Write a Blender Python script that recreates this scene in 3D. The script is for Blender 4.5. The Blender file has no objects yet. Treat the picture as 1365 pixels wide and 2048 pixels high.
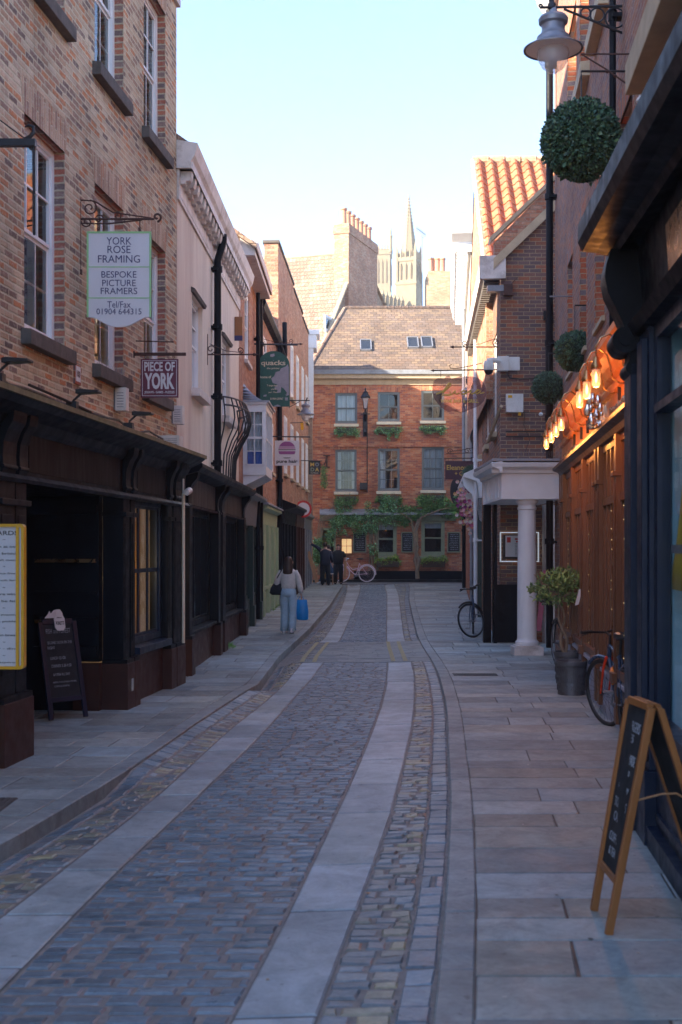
import bpy, bmesh, math, random
from mathutils import Vector, Matrix
R = math.radians
S = bpy.context.scene
C = S.collection
random.seed(7)
# ------------------------------------------------------------------ camera, sky, sun, exposure
HC = 1.8; FPX = 2500.0; CX = 682.5; HY = 1100.0
cam = bpy.data.cameras.new('camera'); co = bpy.data.objects.new('camera', cam); C.objects.link(co)
co.location = (0, 0, HC); co.rotation_euler = (R(90), 0, 0)
cam.sensor_fit = 'VERTICAL'; cam.sensor_height = 36; cam.lens = 36*FPX/2048
cam.shift_y = (HY-1024)/2048; cam.clip_end = 3000; cam.clip_start = 0.1
cam.dof.use_dof = True; cam.dof.focus_distance = 30; cam.dof.aperture_fstop = 4.0
S.camera = co
SUN_EL = 24.0; SUN_DIR = Vector((-math.cos(R(SUN_EL))*0.866, -0.5*math.cos(R(SUN_EL)), math.sin(R(SUN_EL)))).normalized()   # towards the sun
W = bpy.data.worlds.new('World'); S.world = W; W.use_nodes = True
wn = W.node_tree.nodes; wl = W.node_tree.links; bg = wn['Background']
sky = wn.new('ShaderNodeTexSky'); sky.sky_type = 'NISHITA'; sky.sun_disc = False
sky.sun_elevation = R(SUN_EL); sky.sun_rotation = math.atan2(SUN_DIR.x, SUN_DIR.y)
sky.air_density = 1.0; sky.dust_density = 0.6; sky.ozone_density = 1.6; sky.altitude = 20
tint = wn.new('ShaderNodeMix'); tint.data_type = 'RGBA'; tint.blend_type = 'MULTIPLY'; tint.inputs[0].default_value = 1; tint.inputs[7].default_value = (.86, .905, 1.06, 1)
wl.new(sky.outputs[0], tint.inputs[6]); wl.new(tint.outputs[2], bg.inputs[0]); bg.inputs[1].default_value = 0.093
sun = bpy.data.lights.new('sun', 'SUN'); so = bpy.data.objects.new('sun', sun); C.objects.link(so)
sun.energy = 4.2; sun.angle = R(0.6); sun.color = (1.0, 0.86, 0.66)
so.rotation_euler = SUN_DIR.to_track_quat('Z', 'Y').to_euler(); so.location = (-30, 0, 40)
S.view_settings.view_transform = 'Standard'; S.view_settings.look = 'None'
S.view_settings.exposure = 2.48; S.view_settings.gamma = 1.0

# ------------------------------------------------------------------ ground profile
def lerp_tab(t, x):
    if x <= t[0][0]: return t[0][1]
    for (a, va), (b, vb) in zip(t, t[1:]):
        if x <= b: return va+(vb-va)*(x-a)/(b-a)
    return t[-1][1]
GT = [(0, 0), (20, 0), (26, .05), (31, .12), (37, .19), (47, .33), (54, .46), (60, .5), (90, .5)]
def g(y): return lerp_tab(GT, y)
def P(px, py, Y): return Vector(((px-CX)*Y/FPX, Y, HC+(HY-py)*Y/FPX))
def G(px, py, off=0.0):                       # where the ray through a pixel meets the ground
    Y = 10.0
    for _ in range(40): Y = (HC-g(Y)-off)*FPX/(py-HY)
    return ((px-CX)*Y/FPX, Y)

# ------------------------------------------------------------------ mesh builder
class Frame:                                   # a wall line: u along it, d out of it, z up
    def __init__(s, A, B, flip=False):
        s.A = Vector((A[0], A[1], 0)); D = Vector((B[0], B[1], 0))-s.A
        s.L = D.length; s.u = D.normalized(); s.n = Vector((s.u.y, -s.u.x, 0))*(-1 if flip else 1)
    def pt(s, u, d, z): return s.A+s.u*u+s.n*d+Vector((0, 0, z))
    def uY(s, Y): return (Y-s.A.y)/s.u.y
    def uX(s, X): return (X-s.A.x)/s.u.x
WORLD = Frame((0, 0), (1, 0)); WORLD.n = Vector((0, 1, 0))     # u=x, d=y

class MB:
    def __init__(s): s.v = []; s.f = []; s.uv = []; s.mi = []; s.col = []
    def face(s, pts, uvs=None, m=0, col=None):
        i = len(s.v); s.v += [Vector(p) for p in pts]; s.f.append(tuple(range(i, i+len(pts))))
        s.uv.append(uvs or [(0, 0)]*len(pts)); s.mi.append(m); s.col.append(col if col is not None else (1, 1, 1)); return s
    def box(s, F, u0, u1, d0, d1, z0, z1, m=0, col=None):
        if u1 < u0: u0, u1 = u1, u0
        if d1 < d0: d0, d1 = d1, d0
        if z1 < z0: z0, z1 = z1, z0
        i = len(s.v)
        s.v += [F.pt(u, d, z) for z in (z0, z1) for d in (d0, d1) for u in (u0, u1)]
        for q, ax in (((0, 1, 5, 4), 0), ((2, 6, 7, 3), 0), ((0, 4, 6, 2), 1), ((1, 3, 7, 5), 1), ((0, 2, 3, 1), 2), ((4, 5, 7, 6), 2)):
            s.f.append(tuple(i+k for k in q)); s.mi.append(m); s.col.append(col or (1, 1, 1))
            uv = []
            for k in q:
                u = (u0, u1)[k & 1]; d = (d0, d1)[(k >> 1) & 1]; z = (z0, z1)[k >> 2]
                uv.append((u, z) if ax == 0 else ((d, z) if ax == 1 else (u, d)))
            s.uv.append(uv)
        return s
    def prism(s, F, poly, u0, u1, m=0):        # poly in (d,z), swept along u
        n = len(poly); i = len(s.v)
        s.v += [F.pt(u, d, z) for u in (u0, u1) for d, z in poly]
        s.f.append(tuple(range(i, i+n))); s.uv.append(list(poly)); s.mi.append(m); s.col.append((1, 1, 1))
        s.f.append(tuple(range(i+2*n-1, i+n-1, -1))); s.uv.append(list(poly)[::-1]); s.mi.append(m); s.col.append((1, 1, 1))
        acc = 0
        for k in range(n):
            k2 = (k+1) % n; L = math.hypot(poly[k2][0]-poly[k][0], poly[k2][1]-poly[k][1])
            s.f.append((i+k, i+n+k, i+n+k2, i+k2)); s.mi.append(m); s.col.append((1, 1, 1))
            s.uv.append([(u0, acc), (u1, acc), (u1, acc+L), (u0, acc+L)]); acc += L
        return s
    def plate(s, F, poly, d0, d1, m=0):        # poly in (u,z), thickness d0..d1
        n = len(poly); i = len(s.v)
        s.v += [F.pt(u, d, z) for d in (d0, d1) for u, z in poly]
        s.f.append(tuple(range(i, i+n))); s.uv.append(list(poly)); s.mi.append(m); s.col.append((1, 1, 1))
        s.f.append(tuple(range(i+2*n-1, i+n-1, -1))); s.uv.append(list(poly)[::-1]); s.mi.append(m); s.col.append((1, 1, 1))
        for k in range(n):
            k2 = (k+1) % n
            s.f.append((i+k, i+n+k, i+n+k2, i+k2)); s.mi.append(m); s.col.append((1, 1, 1))
            a, b = poly[k], poly[k2]
            s.uv.append([(d0, a[1]), (d1, a[1]), (d1, b[1]), (d0, b[1])] if abs(a[1]-b[1]) > abs(a[0]-b[0]) else [(a[0], d0), (a[0], d1), (b[0], d1), (b[0], d0)])
        return s
    def tube(s, pts, r, n=8, m=0, closed=False, cap=True):
        pts = [Vector(p) for p in pts]; N = len(pts); i = len(s.v)
        rr = r if isinstance(r, (list, tuple)) else [r]*N
        ref = None
        for k, p in enumerate(pts):
            a = pts[k-1] if (k > 0 or closed) else p; b = pts[(k+1) % N] if (k < N-1 or closed) else p
            t = (b-a)
            t = t.normalized() if t.length > 1e-9 else Vector((0, 0, 1))
            if ref is None: ref = Vector((0, 0, 1)) if abs(t.z) < .9 else Vector((1, 0, 0))
            e = (ref-t*ref.dot(t))
            e = e.normalized() if e.length > 1e-6 else t.orthogonal().normalized()
            ref = e; w = t.cross(e)
            for j in range(n):
                c = 2*math.pi*j/n; s.v.append(p+(e*math.cos(c)+w*math.sin(c))*rr[k])
        for k in range(N if closed else N-1):
            for j in range(n):
                j2 = (j+1) % n; k2 = (k+1) % N
                s.f.append((i+k*n+j, i+k*n+j2, i+k2*n+j2, i+k2*n+j)); s.mi.append(m); s.col.append((1, 1, 1))
                s.uv.append([(j/n, k), (j/n+1/n, k), (j/n+1/n, k+1), (j/n, k+1)])
        if cap and not closed:
            s.f.append(tuple(i+j for j in range(n))[::-1]); s.f.append(tuple(i+(N-1)*n+j for j in range(n)))
            for _ in (0, 1): s.mi.append(m); s.col.append((1, 1, 1)); s.uv.append([(0, 0)]*n)
        return s
    def lathe(s, c, prof, n=24, m=0, axis=None):   # prof [(r,h)] about an axis through c
        c = Vector(c); ax = Vector(axis or (0, 0, 1)).normalized(); e = ax.orthogonal().normalized(); w = ax.cross(e); i = len(s.v)
        for r, h in prof:
            for j in range(n):
                a = 2*math.pi*j/n; s.v.append(c+ax*h+(e*math.cos(a)+w*math.sin(a))*max(r, 1e-4))
        for k in range(len(prof)-1):
            for j in range(n):
                j2 = (j+1) % n
                s.f.append((i+k*n+j, i+k*n+j2, i+(k+1)*n+j2, i+(k+1)*n+j)); s.mi.append(m); s.col.append((1, 1, 1))
                s.uv.append([(j/n, prof[k][1]), (j/n+1/n, prof[k][1]), (j/n+1/n, prof[k+1][1]), (j/n, prof[k+1][1])])
        return s
    def loft(s, rings, n=16, m=0):             # rings: (x,y,z,rx,ry[,rot]) stacked ellipses, ends capped
        i = len(s.v)
        for q in rings:
            x, y, z, rx, ry = q[:5]; ro = q[5] if len(q) > 5 else 0
            for j in range(n):
                a = 2*math.pi*j/n; ex, ey = rx*math.cos(a), ry*math.sin(a)
                s.v.append(Vector((x+ex*math.cos(ro)-ey*math.sin(ro), y+ex*math.sin(ro)+ey*math.cos(ro), z)))
        K = len(rings)
        for k in range(K-1):
            for j in range(n):
                j2 = (j+1) % n
                s.f.append((i+k*n+j, i+k*n+j2, i+(k+1)*n+j2, i+(k+1)*n+j)); s.mi.append(m); s.col.append((1, 1, 1)); s.uv.append([(0, 0)]*4)
        s.f.append(tuple(i+j for j in range(n))[::-1]); s.f.append(tuple(i+(K-1)*n+j for j in range(n)))
        for _ in (0, 1): s.mi.append(m); s.col.append((1, 1, 1)); s.uv.append([(0, 0)]*n)
        return s
    def leaf(s, p, L, w=None, col=None, m=0, up=0.0):
        w = w or L*.5; d = Vector((random.gauss(0, 1), random.gauss(0, 1), random.gauss(0, 1)+up)).normalized()
        e = d.orthogonal().normalized(); e = (Matrix.Rotation(random.uniform(0, 6.28), 3, d) @ e)
        p = Vector(p); nn = d.cross(e)*L*.12
        s.face([p, p+d*L*.5+e*w*.5+nn, p+d*L, p+d*L*.5-e*w*.5+nn], None, m, col)
    def xf(s, M):
        s.v = [M @ v for v in s.v]; return s
    def build(s, name, mats, parent=None, smooth=False, bevel=0, kind=None, local=False, recalc=True, label=None):
        me = bpy.data.meshes.new(name)
        org = Vector((0, 0, 0))
        if parent is not None and not local: org = Vector(parent.get('_o', (0, 0, 0)))
        me.from_pydata([v-org for v in s.v], [], s.f)
        if not isinstance(mats, (list, tuple)): mats = [mats]
        for m in mats: me.materials.append(m)
        me.polygons.foreach_set('material_index', s.mi)
        uvl = me.uv_layers.new(name='UVMap'); flat = [c for f in s.uv for q in f for c in q]; uvl.data.foreach_set('uv', flat)
        if any(c != (1, 1, 1) for c in s.col):
            ca = me.color_attributes.new('Col', 'FLOAT_COLOR', 'CORNER'); fl = []
            for f, c in zip(s.f, s.col): fl += [c[0], c[1], c[2], 1.0]*len(f)
            ca.data.foreach_set('color', fl)
        if recalc and len(s.f) < 60000:
            bm = bmesh.new(); bm.from_mesh(me); bmesh.ops.remove_doubles(bm, verts=bm.verts, dist=1e-6) if smooth else None
            bmesh.ops.recalc_face_normals(bm, faces=bm.faces); bm.to_mesh(me); bm.free()
        if smooth:
            me.polygons.foreach_set('use_smooth', [True]*len(me.polygons))
            if smooth != 'all': me.set_sharp_from_angle(angle=R(40))
        me.update()
        o = bpy.data.objects.new(name, me); C.objects.link(o)
        if parent is not None: o.parent = parent; o['_o'] = tuple(org)
        if bevel:
            b = o.modifiers.new('bevel', 'BEVEL'); b.width = bevel; b.segments = 2; b.limit_method = 'ANGLE'; b.angle_limit = R(40)
        if kind: o['kind'] = kind
        if label: o['label'] = label
        return o

def thing(name, label, cat, loc=(0, 0, 0), rz=0, group=None):
    o = bpy.data.objects.new(name, None); C.objects.link(o); o.location = loc; o.rotation_euler = (0, 0, rz)
    o['label'] = label; o['category'] = cat; o['_o'] = tuple(loc); o.empty_display_size = .2
    if group: o['group'] = group
    return o
def tag(o, label, cat, group=None):
    o['label'] = label; o['category'] = cat
    if group: o['group'] = group
    return o
def dup(root, loc, rz=None, label=None):
    def rec(o, par):
        c = o.copy(); C.objects.link(c); c.parent = par
        for ch in list(o.children): rec(ch, c)
        return c
    r = root.copy(); C.objects.link(r)
    for ch in list(root.children): rec(ch, r)
    r.location = loc
    if rz is not None: r.rotation_euler = (0, 0, rz)
    if label: r['label'] = label
    return r
def text(parent, s, mat, M, w=None, h=None, size=1.0, name='lettering', bold=0.0, shear=0.0, thick=.002, local=False, align='CENTER', spacing=1.0):
    """flat raised lettering; M(a, b, t) maps right, up, out to the world; box centred on (0,0)."""
    cu = bpy.data.curves.new('letters', 'FONT'); cu.body = s; cu.size = 1; cu.align_x = align; cu.offset = bold; cu.shear = shear; cu.extrude = .5
    cu.space_character = spacing; cu.resolution_u = 3
    to = bpy.data.objects.new('letters', cu); C.objects.link(to)
    dg = bpy.context.evaluated_depsgraph_get(); dg.update()
    me = bpy.data.meshes.new_from_object(to.evaluated_get(dg)); bpy.data.objects.remove(to); bpy.data.curves.remove(cu)
    xs = [v.co.x for v in me.vertices]; ys = [v.co.y for v in me.vertices]
    if not xs: return None
    x0, x1, y0, y1 = min(xs), max(xs), min(ys), max(ys)
    sx = w/(x1-x0) if w else None; sy = h/(y1-y0) if h else None
    if sx is None and sy is None: sx = sy = size
    sx = sx or sy; sy = sy or sx
    org = Vector((0, 0, 0)) if local else Vector(parent.get('_o', (0, 0, 0)))
    for v in me.vertices:
        a = (v.co.x-(x0+x1)/2)*sx; b = (v.co.y-(y0+y1)/2)*sy; t = thick*(1 if v.co.z > 0 else .15)
        v.co = Vector(M(a, b, t))-org
    me.materials.clear(); me.materials.append(mat); me.name = name
    o = bpy.data.objects.new(name, me); C.objects.link(o); o.parent = parent; return o

# ------------------------------------------------------------------ materials
class NT:
    def __init__(s, name):
        s.m = bpy.data.materials.new(name); s.m.use_nodes = True; s.t = s.m.node_tree; s.n = s.t.nodes; s.l = s.t.links
        s.b = s.n['Principled BSDF']; s.out = s.n['Material Output']
    def link(s, a, b): s.l.new(a, b)
    def math(s, op, a, b=None, c=None):
        n = s.n.new('ShaderNodeMath'); n.operation = op
        for i, x in enumerate((a, b, c)):
            if x is None: continue
            if isinstance(x, (int, float)): n.inputs[i].default_value = x
            else: s.l.new(x, n.inputs[i])
        return n.outputs[0]
    def noise(s, vec, scale, detail=3, rough=.6, dist=0, out=0):
        n = s.n.new('ShaderNodeTexNoise'); n.inputs['Scale'].default_value = scale; n.inputs['Detail'].default_value = detail
        n.inputs['Roughness'].default_value = rough; n.inputs['Distortion'].default_value = dist
        if vec is not None: s.l.new(vec, n.inputs['Vector'])
        return n.outputs[out]
    def ramp(s, fac, stops, interp='LINEAR'):
        n = s.n.new('ShaderNodeValToRGB'); n.color_ramp.interpolation = interp; e = n.color_ramp.elements
        while len(e) > 1: e.remove(e[0])
        e[0].position = stops[0][0]; e[0].color = (*stops[0][1], 1)
        for p, c in stops[1:]:
            q = e.new(p); q.color = (*c, 1)
        s.l.new(fac, n.inputs[0]); return n.outputs[0]
    def rng(s, fac, a, b, c, d):
        n = s.n.new('ShaderNodeMapRange'); s.l.new(fac, n.inputs[0])
        for i, x in enumerate((a, b, c, d)): n.inputs[i+1].default_value = x
        return n.outputs[0]
    def mix(s, fac, a, b, mode='MIX'):
        n = s.n.new('ShaderNodeMix'); n.data_type = 'RGBA'; n.blend_type = mode
        for i, x in ((0, fac), (6, a), (7, b)):
            if isinstance(x, (int, float)): n.inputs[i].default_value = x
            elif isinstance(x, tuple): n.inputs[i].default_value = (*x, 1)
            else: s.l.new(x, n.inputs[i])
        return n.outputs[2]
    def bump(s, h, strength, dist=.01):
        n = s.n.new('ShaderNodeBump'); n.inputs['Strength'].default_value = strength; n.inputs['Distance'].default_value = dist
        s.l.new(h, n.inputs['Height']); s.l.new(n.outputs[0], s.b.inputs['Normal'])
    def obj(s): return s.n.new('ShaderNodeTexCoord').outputs['Object']
    def uvs(s): return s.n.new('ShaderNodeTexCoord').outputs['UV']
    def attr(s): n = s.n.new('ShaderNodeVertexColor'); n.layer_name = 'Col'; return n.outputs[0]

def M_(name, col, rough=.6, metal=0.0, var=.18, scale=6.0, bump=.0, attr=False, spec=None, streak=False, dirt=None, dscale=1.2):
    t = NT(name); v = t.obj()
    if streak:
        mp = t.n.new('ShaderNodeMapping'); mp.inputs['Scale'].default_value = (1, 1, .12); t.link(v, mp.inputs[0]); v = mp.outputs[0]
    nz = t.noise(v, scale, 5); k = t.rng(nz, .25, .75, 1-var, 1+var)
    c = t.mix(1.0, (*col,) if not attr else t.mix(1.0, (*col,), t.attr(), 'MULTIPLY'), k, 'MULTIPLY')
    if dirt:
        f = t.rng(t.noise(v, dscale, 6, .7), .5, .75, 0, 1); c = t.mix(f, c, dirt)
    t.link(c, t.b.inputs['Base Color']); t.b.inputs['Metallic'].default_value = metal
    t.link(t.rng(t.noise(v, scale*2.3, 3), .3, .7, max(.02, rough-.1), min(1, rough+.1)), t.b.inputs['Roughness'])
    if spec is not None: t.b.inputs['Specular IOR Level'].default_value = spec
    if bump: t.bump(t.noise(v, scale*5, 6), bump, .01)
    return t.m

def brick_mat(name, pal, mortar, bw=.225, bh=.075, mw=.009, off=.5, stain=None, rough=.85, bumpd=.012, slope=False, weather=.25, wcol=(.6, .55, .5), soft=.004):
    """pal: list of colours picked per brick by white noise; UVs are metres."""
    t = NT(name); uv = t.uvs(); ns = t.noise(uv, 9, 2, .5, 0, 1)
    sx = t.n.new('ShaderNodeSeparateXYZ'); t.link(uv, sx.inputs[0]); u, v = sx.outputs[0], sx.outputs[1]
    jit = t.math('MULTIPLY', t.math('SUBTRACT', t.noise(uv, 7, 2), .5), bh*.16)
    v = t.math('ADD', v, jit); u = t.math('ADD', u, t.math('MULTIPLY', t.math('SUBTRACT', t.noise(uv, 5, 2), .5), bw*.08))
    rv = t.math('DIVIDE', v, bh); row = t.math('FLOOR', rv); fv = t.math('FRACT', rv)
    uu = t.math('ADD', t.math('DIVIDE', u, bw), t.math('MULTIPLY', t.math('FLOORED_MODULO', row, 2.0), off))
    col = t.math('FLOOR', uu); fu = t.math('FRACT', uu)
    cb = t.n.new('ShaderNodeCombineXYZ'); t.link(col, cb.inputs[0]); t.link(row, cb.inputs[1])
    wn_ = t.n.new('ShaderNodeTexWhiteNoise'); wn_.noise_dimensions = '2D'; t.link(cb.outputs[0], wn_.inputs['Vector']); rnd = wn_.outputs['Value']
    a = t.math('MULTIPLY', t.math('MINIMUM', fu, t.math('SUBTRACT', 1.0, fu)), bw)
    b = t.math('MULTIPLY', t.math('MINIMUM', fv, t.math('SUBTRACT', 1.0, fv)), bh)
    e = t.math('MINIMUM', a, b); e = t.math('ADD', e, t.math('MULTIPLY', t.math('SUBTRACT', t.noise(uv, 40, 3), .5), mw*.9))
    mask = t.rng(e, mw*.5-soft*.5, mw*.5+soft*.5, 0, 1)
    k = len(pal); c = t.ramp(rnd, [(i/k, p) for i, p in enumerate(pal)], 'CONSTANT')
    c = t.mix(1.0, c, t.rng(t.noise(uv, 60, 4, .7), .25, .75, .72, 1.28), 'MULTIPLY')
    c = t.mix(t.rng(t.noise(uv, 22, 3), .52, .7, 0, weather*1.6), c, wcol)
    c = t.mix(mask, mortar, c)
    big = t.rng(t.noise(uv, .8, 5, .65), .3, .7, 1-weather*.8, 1+weather*.5); c = t.mix(1.0, c, big, 'MULTIPLY')
    mp = t.n.new('ShaderNodeMapping'); mp.inputs['Scale'].default_value = (3.5, .35, 1); t.link(uv, mp.inputs[0])
    c = t.mix(t.rng(t.noise(mp.outputs[0], 1.3, 5, .7), .55, .8, 0, .55), c, (.1, .08, .065))
    if stain: c = t.mix(t.rng(t.noise(uv, .5, 6, .7, .5), .52, .72, 0, .75), c, stain)
    t.link(c, t.b.inputs['Base Color']); t.b.inputs['Roughness'].default_value = rough; t.b.inputs['Specular IOR Level'].default_value = .25
    h = t.math('ADD', mask, t.math('MULTIPLY', t.noise(uv, 55, 4), .5))
    h = t.math('ADD', h, t.math('MULTIPLY', rnd, .35))
    if slope: h = t.math('ADD', t.math('MULTIPLY', t.math('SUBTRACT', 1.0, fv), 1.6), h)
    t.bump(h, .9, bumpd)
    return t.m

def emis(name, col, st):
    t = NT(name); t.b.inputs['Base Color'].default_value = (*col, 1); t.b.inputs['Emission Color'].default_value = (*col, 1); t.b.inputs['Emission Strength'].default_value = st; return t.m
def glass(name, tint=(.9, .95, 1), refl=.12, wav=.02, fk=1.0):   # window glass: see-through with a wavy reflection
    t = NT(name); t.n.remove(t.b)
    tr = t.n.new('ShaderNodeBsdfTransparent'); tr.inputs[0].default_value = (*tint, 1)
    gl = t.n.new('ShaderNodeBsdfGlossy'); gl.inputs['Roughness'].default_value = .02
    fr = t.n.new('ShaderNodeFresnel'); fr.inputs[0].default_value = 1.5
    bp = t.n.new('ShaderNodeBump'); bp.inputs['Strength'].default_value = .25; bp.inputs['Distance'].default_value = wav
    t.link(t.noise(t.obj(), 1.7, 2), bp.inputs['Height']); t.link(bp.outputs[0], gl.inputs['Normal'])
    mx = t.n.new('ShaderNodeMixShader'); f = t.math('ADD', t.math('MULTIPLY', fr.outputs[0], fk), refl); f = t.math('MINIMUM', f, 1.0)
    t.link(f, mx.inputs[0]); t.link(tr.outputs[0], mx.inputs[1]); t.link(gl.outputs[0], mx.inputs[2]); t.link(mx.outputs[0], t.out.inputs[0]); return t.m

A = {}
A['brick_old'] = brick_mat('brick_old', [(.54, .37, .24), (.44, .28, .18), (.62, .48, .33), (.36, .23, .17), (.66, .55, .4), (.58, .24, .11), (.52, .4, .29), (.2, .14, .12), (.6, .45, .31), (.6, .27, .13), (.6, .46, .32), (.42, .25, .17), (.28, .19, .15)], (.68, .6, .43), bw=.215, bh=.068, mw=.02, weather=.4, wcol=(.6, .52, .4), soft=.007)
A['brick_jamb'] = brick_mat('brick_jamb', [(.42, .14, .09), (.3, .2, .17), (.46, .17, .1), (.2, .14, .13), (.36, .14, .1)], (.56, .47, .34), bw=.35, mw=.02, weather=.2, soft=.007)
A['brick_arch'] = brick_mat('brick_arch', [(.54, .37, .25), (.44, .27, .18), (.6, .45, .32), (.5, .25, .14), (.56, .4, .28), (.36, .22, .16)], (.64, .56, .4), bw=.3, bh=.068, mw=.014, weather=.3, soft=.006)
A['brick_red'] = brick_mat('brick_red', [(.5, .16, .08), (.56, .2, .09), (.44, .14, .08), (.6, .25, .13), (.48, .18, .1), (.34, .12, .09), (.6, .3, .17)], (.46, .33, .25), mw=.009, weather=.3, wcol=(.45, .25, .16), stain=(.2, .12, .1))
A['brick_pink'] = brick_mat('brick_pink', [(.45, .2, .115), (.4, .165, .1), (.5, .25, .15), (.36, .155, .1), (.48, .28, .19)], (.42, .33, .25), mw=.01, weather=.3)
A['brick_purple'] = brick_mat('brick_purple', [(.2, .11, .095), (.17, .105, .1), (.24, .12, .09), (.145, .1, .1), (.3, .12, .07), (.19, .12, .11), (.36, .13, .07)], (.46, .34, .22), mw=.012, weather=.15, wcol=(.3, .2, .16))
A['brick_right'] = brick_mat('brick_right', [(.34, .15, .1), (.28, .13, .1), (.38, .16, .09), (.24, .13, .11), (.42, .17, .09), (.3, .17, .14)], (.4, .32, .26), mw=.01, weather=.25)
A['brick_quoin'] = brick_mat('brick_quoin', [(.48, .13, .06), (.5, .16, .07), (.23, .17, .17), (.44, .12, .06)], (.5, .38, .26), bw=.4, mw=.012, weather=.1)
A['brick_far'] = brick_mat('brick_far', [(.34, .21, .15), (.38, .25, .17), (.3, .18, .13), (.4, .29, .2)], (.38, .3, .24), mw=.01, weather=.3)
A['brick_buff'] = brick_mat('brick_buff', [(.42, .29, .18), (.39, .27, .17), (.44, .33, .22), (.34, .23, .14)], (.4, .32, .24), mw=.01)
A['slate'] = brick_mat('slate', [(.17, .115, .085), (.2, .14, .1), (.145, .105, .085), (.22, .155, .105), (.18, .13, .105)], (.06, .05, .045), bw=.28, bh=.24, mw=.014, slope=True, weather=.3, wcol=(.23, .19, .15), bumpd=.03)
A['tile_far'] = brick_mat('tile_far', [(.28, .17, .12), (.32, .2, .14), (.24, .15, .11), (.3, .21, .16)], (.14, .09, .065), bw=.2, bh=.2, mw=.014, slope=True, weather=.3, bumpd=.03)
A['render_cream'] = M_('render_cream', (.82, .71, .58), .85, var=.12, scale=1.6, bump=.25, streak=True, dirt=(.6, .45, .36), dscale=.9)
A['white'] = M_('white_paint', (.8, .81, .82), .45, var=.08, scale=3, bump=.05)
A['white_old'] = M_('weathered_white_paint', (.68, .63, .6), .6, var=.15, scale=3, bump=.2, dirt=(.3, .24, .2), dscale=2.5)
A['cream'] = M_('cream_paint', (.72, .66, .5), .55, var=.1)
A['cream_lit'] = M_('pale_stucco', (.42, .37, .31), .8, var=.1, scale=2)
A['sage'] = M_('sage_paint', (.24, .29, .19), .5, var=.1)
A['pistachio'] = M_('pistachio_paint', (.36, .47, .3), .5, var=.1, bump=.05)
A['grey_blue'] = M_('grey_window_paint', (.16, .19, .2), .5, var=.1)
A['black'] = M_('black_gloss_paint', (.006, .006, .009), .5, var=.3, scale=4, bump=.04, spec=.15)
A['black_old'] = M_('weathered_black_paint', (.008, .0085, .012), .45, var=.35, scale=3, bump=.15, dirt=(.012, .011, .012), spec=.12)
A['panel_dark'] = M_('dark_brown_panel', (.011, .0085, .009), .6, var=.2, streak=True, spec=.12)
A['brown'] = M_('brown_plinth_paint', (.06, .024, .018), .5, var=.25, scale=3, bump=.1, spec=.2)
A['greenblack'] = M_('bottle_green_paint', (.012, .035, .03), .4, var=.2)
A['navy'] = M_('navy_paint', (.008, .016, .04), .4, var=.15, scale=4, bump=.05, spec=.3)
A['lead'] = M_('lead_sheet', (.3, .33, .38), .5, .2, var=.2, scale=4, bump=.2, dirt=(.2, .2, .2))
A['moss'] = M_('mossy_board', (.2, .17, .09), .9, var=.3, scale=7, bump=.4, dirt=(.1, .12, .03), dscale=3)
A['stone_dark'] = M_('sooty_stone', (.11, .095, .085), .85, var=.3, scale=7, bump=.4, dirt=(.06, .055, .05), dscale=4)
A['stone_tan'] = M_('tan_stone', (.5, .4, .27), .85, var=.2, scale=5, bump=.3)
A['minster'] = M_('pale_limestone', (.2, .165, .11), .85, var=.12, scale=1.5, bump=.2)
A['minster_shade'] = M_('limestone_shade', (.11, .085, .06), .9, var=.15, scale=2)  # darker copy of the limestone; shade of the openings put into colour
A['iron'] = M_('black_iron', (.022, .022, .026), .45, .3, var=.25, scale=12, bump=.15)
A['rust_iron'] = M_('rusty_iron', (.09, .045, .035), .7, .3, var=.35, scale=14, bump=.3)
A['grey_metal'] = M_('grey_painted_metal', (.22, .23, .26), .4, .3, var=.2, scale=9, bump=.05)
A['zinc'] = M_('embossed_zinc', (.12, .125, .14), .45, .5, var=.25, scale=14, bump=.3)
A['chrome'] = M_('polished_metal', (.75, .7, .65), .15, 1, var=.05)
A['brass'] = M_('aged_brass', (.45, .27, .12), .3, .9, var=.2)
A['wood'] = M_('oiled_timber', (.15, .055, .018), .45, var=.3, scale=5, bump=.15, streak=True)
A['wood_dark'] = M_('dark_timber', (.045, .02, .01), .5, var=.3, scale=5, bump=.1, streak=True)  # plain dark brown timber
A['wood_pine'] = M_('varnished_pine', (.3, .115, .03), .45, var=.25, scale=6, bump=.1, streak=True)
A['wood_raw'] = M_('rough_sawn_wood', (.36, .19, .09), .7, var=.3, scale=8, bump=.2, streak=True)
A['copper'] = M_('copper_orange_fascia', (.6, .2, .05), .4, .1, var=.2, scale=3, bump=.0)
A['pantile'] = M_('orange_clay', (.36, .115, .055), .8, attr=True, var=.2, scale=5, bump=.3, dirt=(.34, .2, .1), dscale=2)
A['terracotta'] = M_('terracotta', (.52, .24, .15), .8, var=.15)
A['glass_dark'] = None
t = NT('old_window_glass'); t.b.inputs['Base Color'].default_value = (.018, .022, .028, 1); t.b.inputs['Roughness'].default_value = .06; t.b.inputs['Specular IOR Level'].default_value = .9
t.bump(t.noise(t.obj(), 1.4, 2), .3, .03); A['glass_dark'] = t.m
A['glass'] = glass('shop_window_glass', (.8, .88, .92), .03)
A['display_glass'] = glass('display_glass', (.85, .92, .95), .0, .005, .25)
A['acrylic'] = glass('clear_acrylic', (.74, .66, .7), .14)
t = NT('frosted_lamp_glass'); t.b.inputs['Base Color'].default_value = (.7, .7, .74, 1); t.b.inputs['Roughness'].default_value = .15; t.b.inputs['Alpha'].default_value = .38; A['lampglass'] = t.m
A['curtain'] = M_('white_net_curtain', (.62, .64, .66), .9, var=.2, scale=8, streak=True)
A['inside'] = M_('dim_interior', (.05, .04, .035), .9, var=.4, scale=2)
A['inside_blue'] = M_('teal_shop_interior', (.2, .36, .42), .8, var=.2, scale=1)
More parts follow.
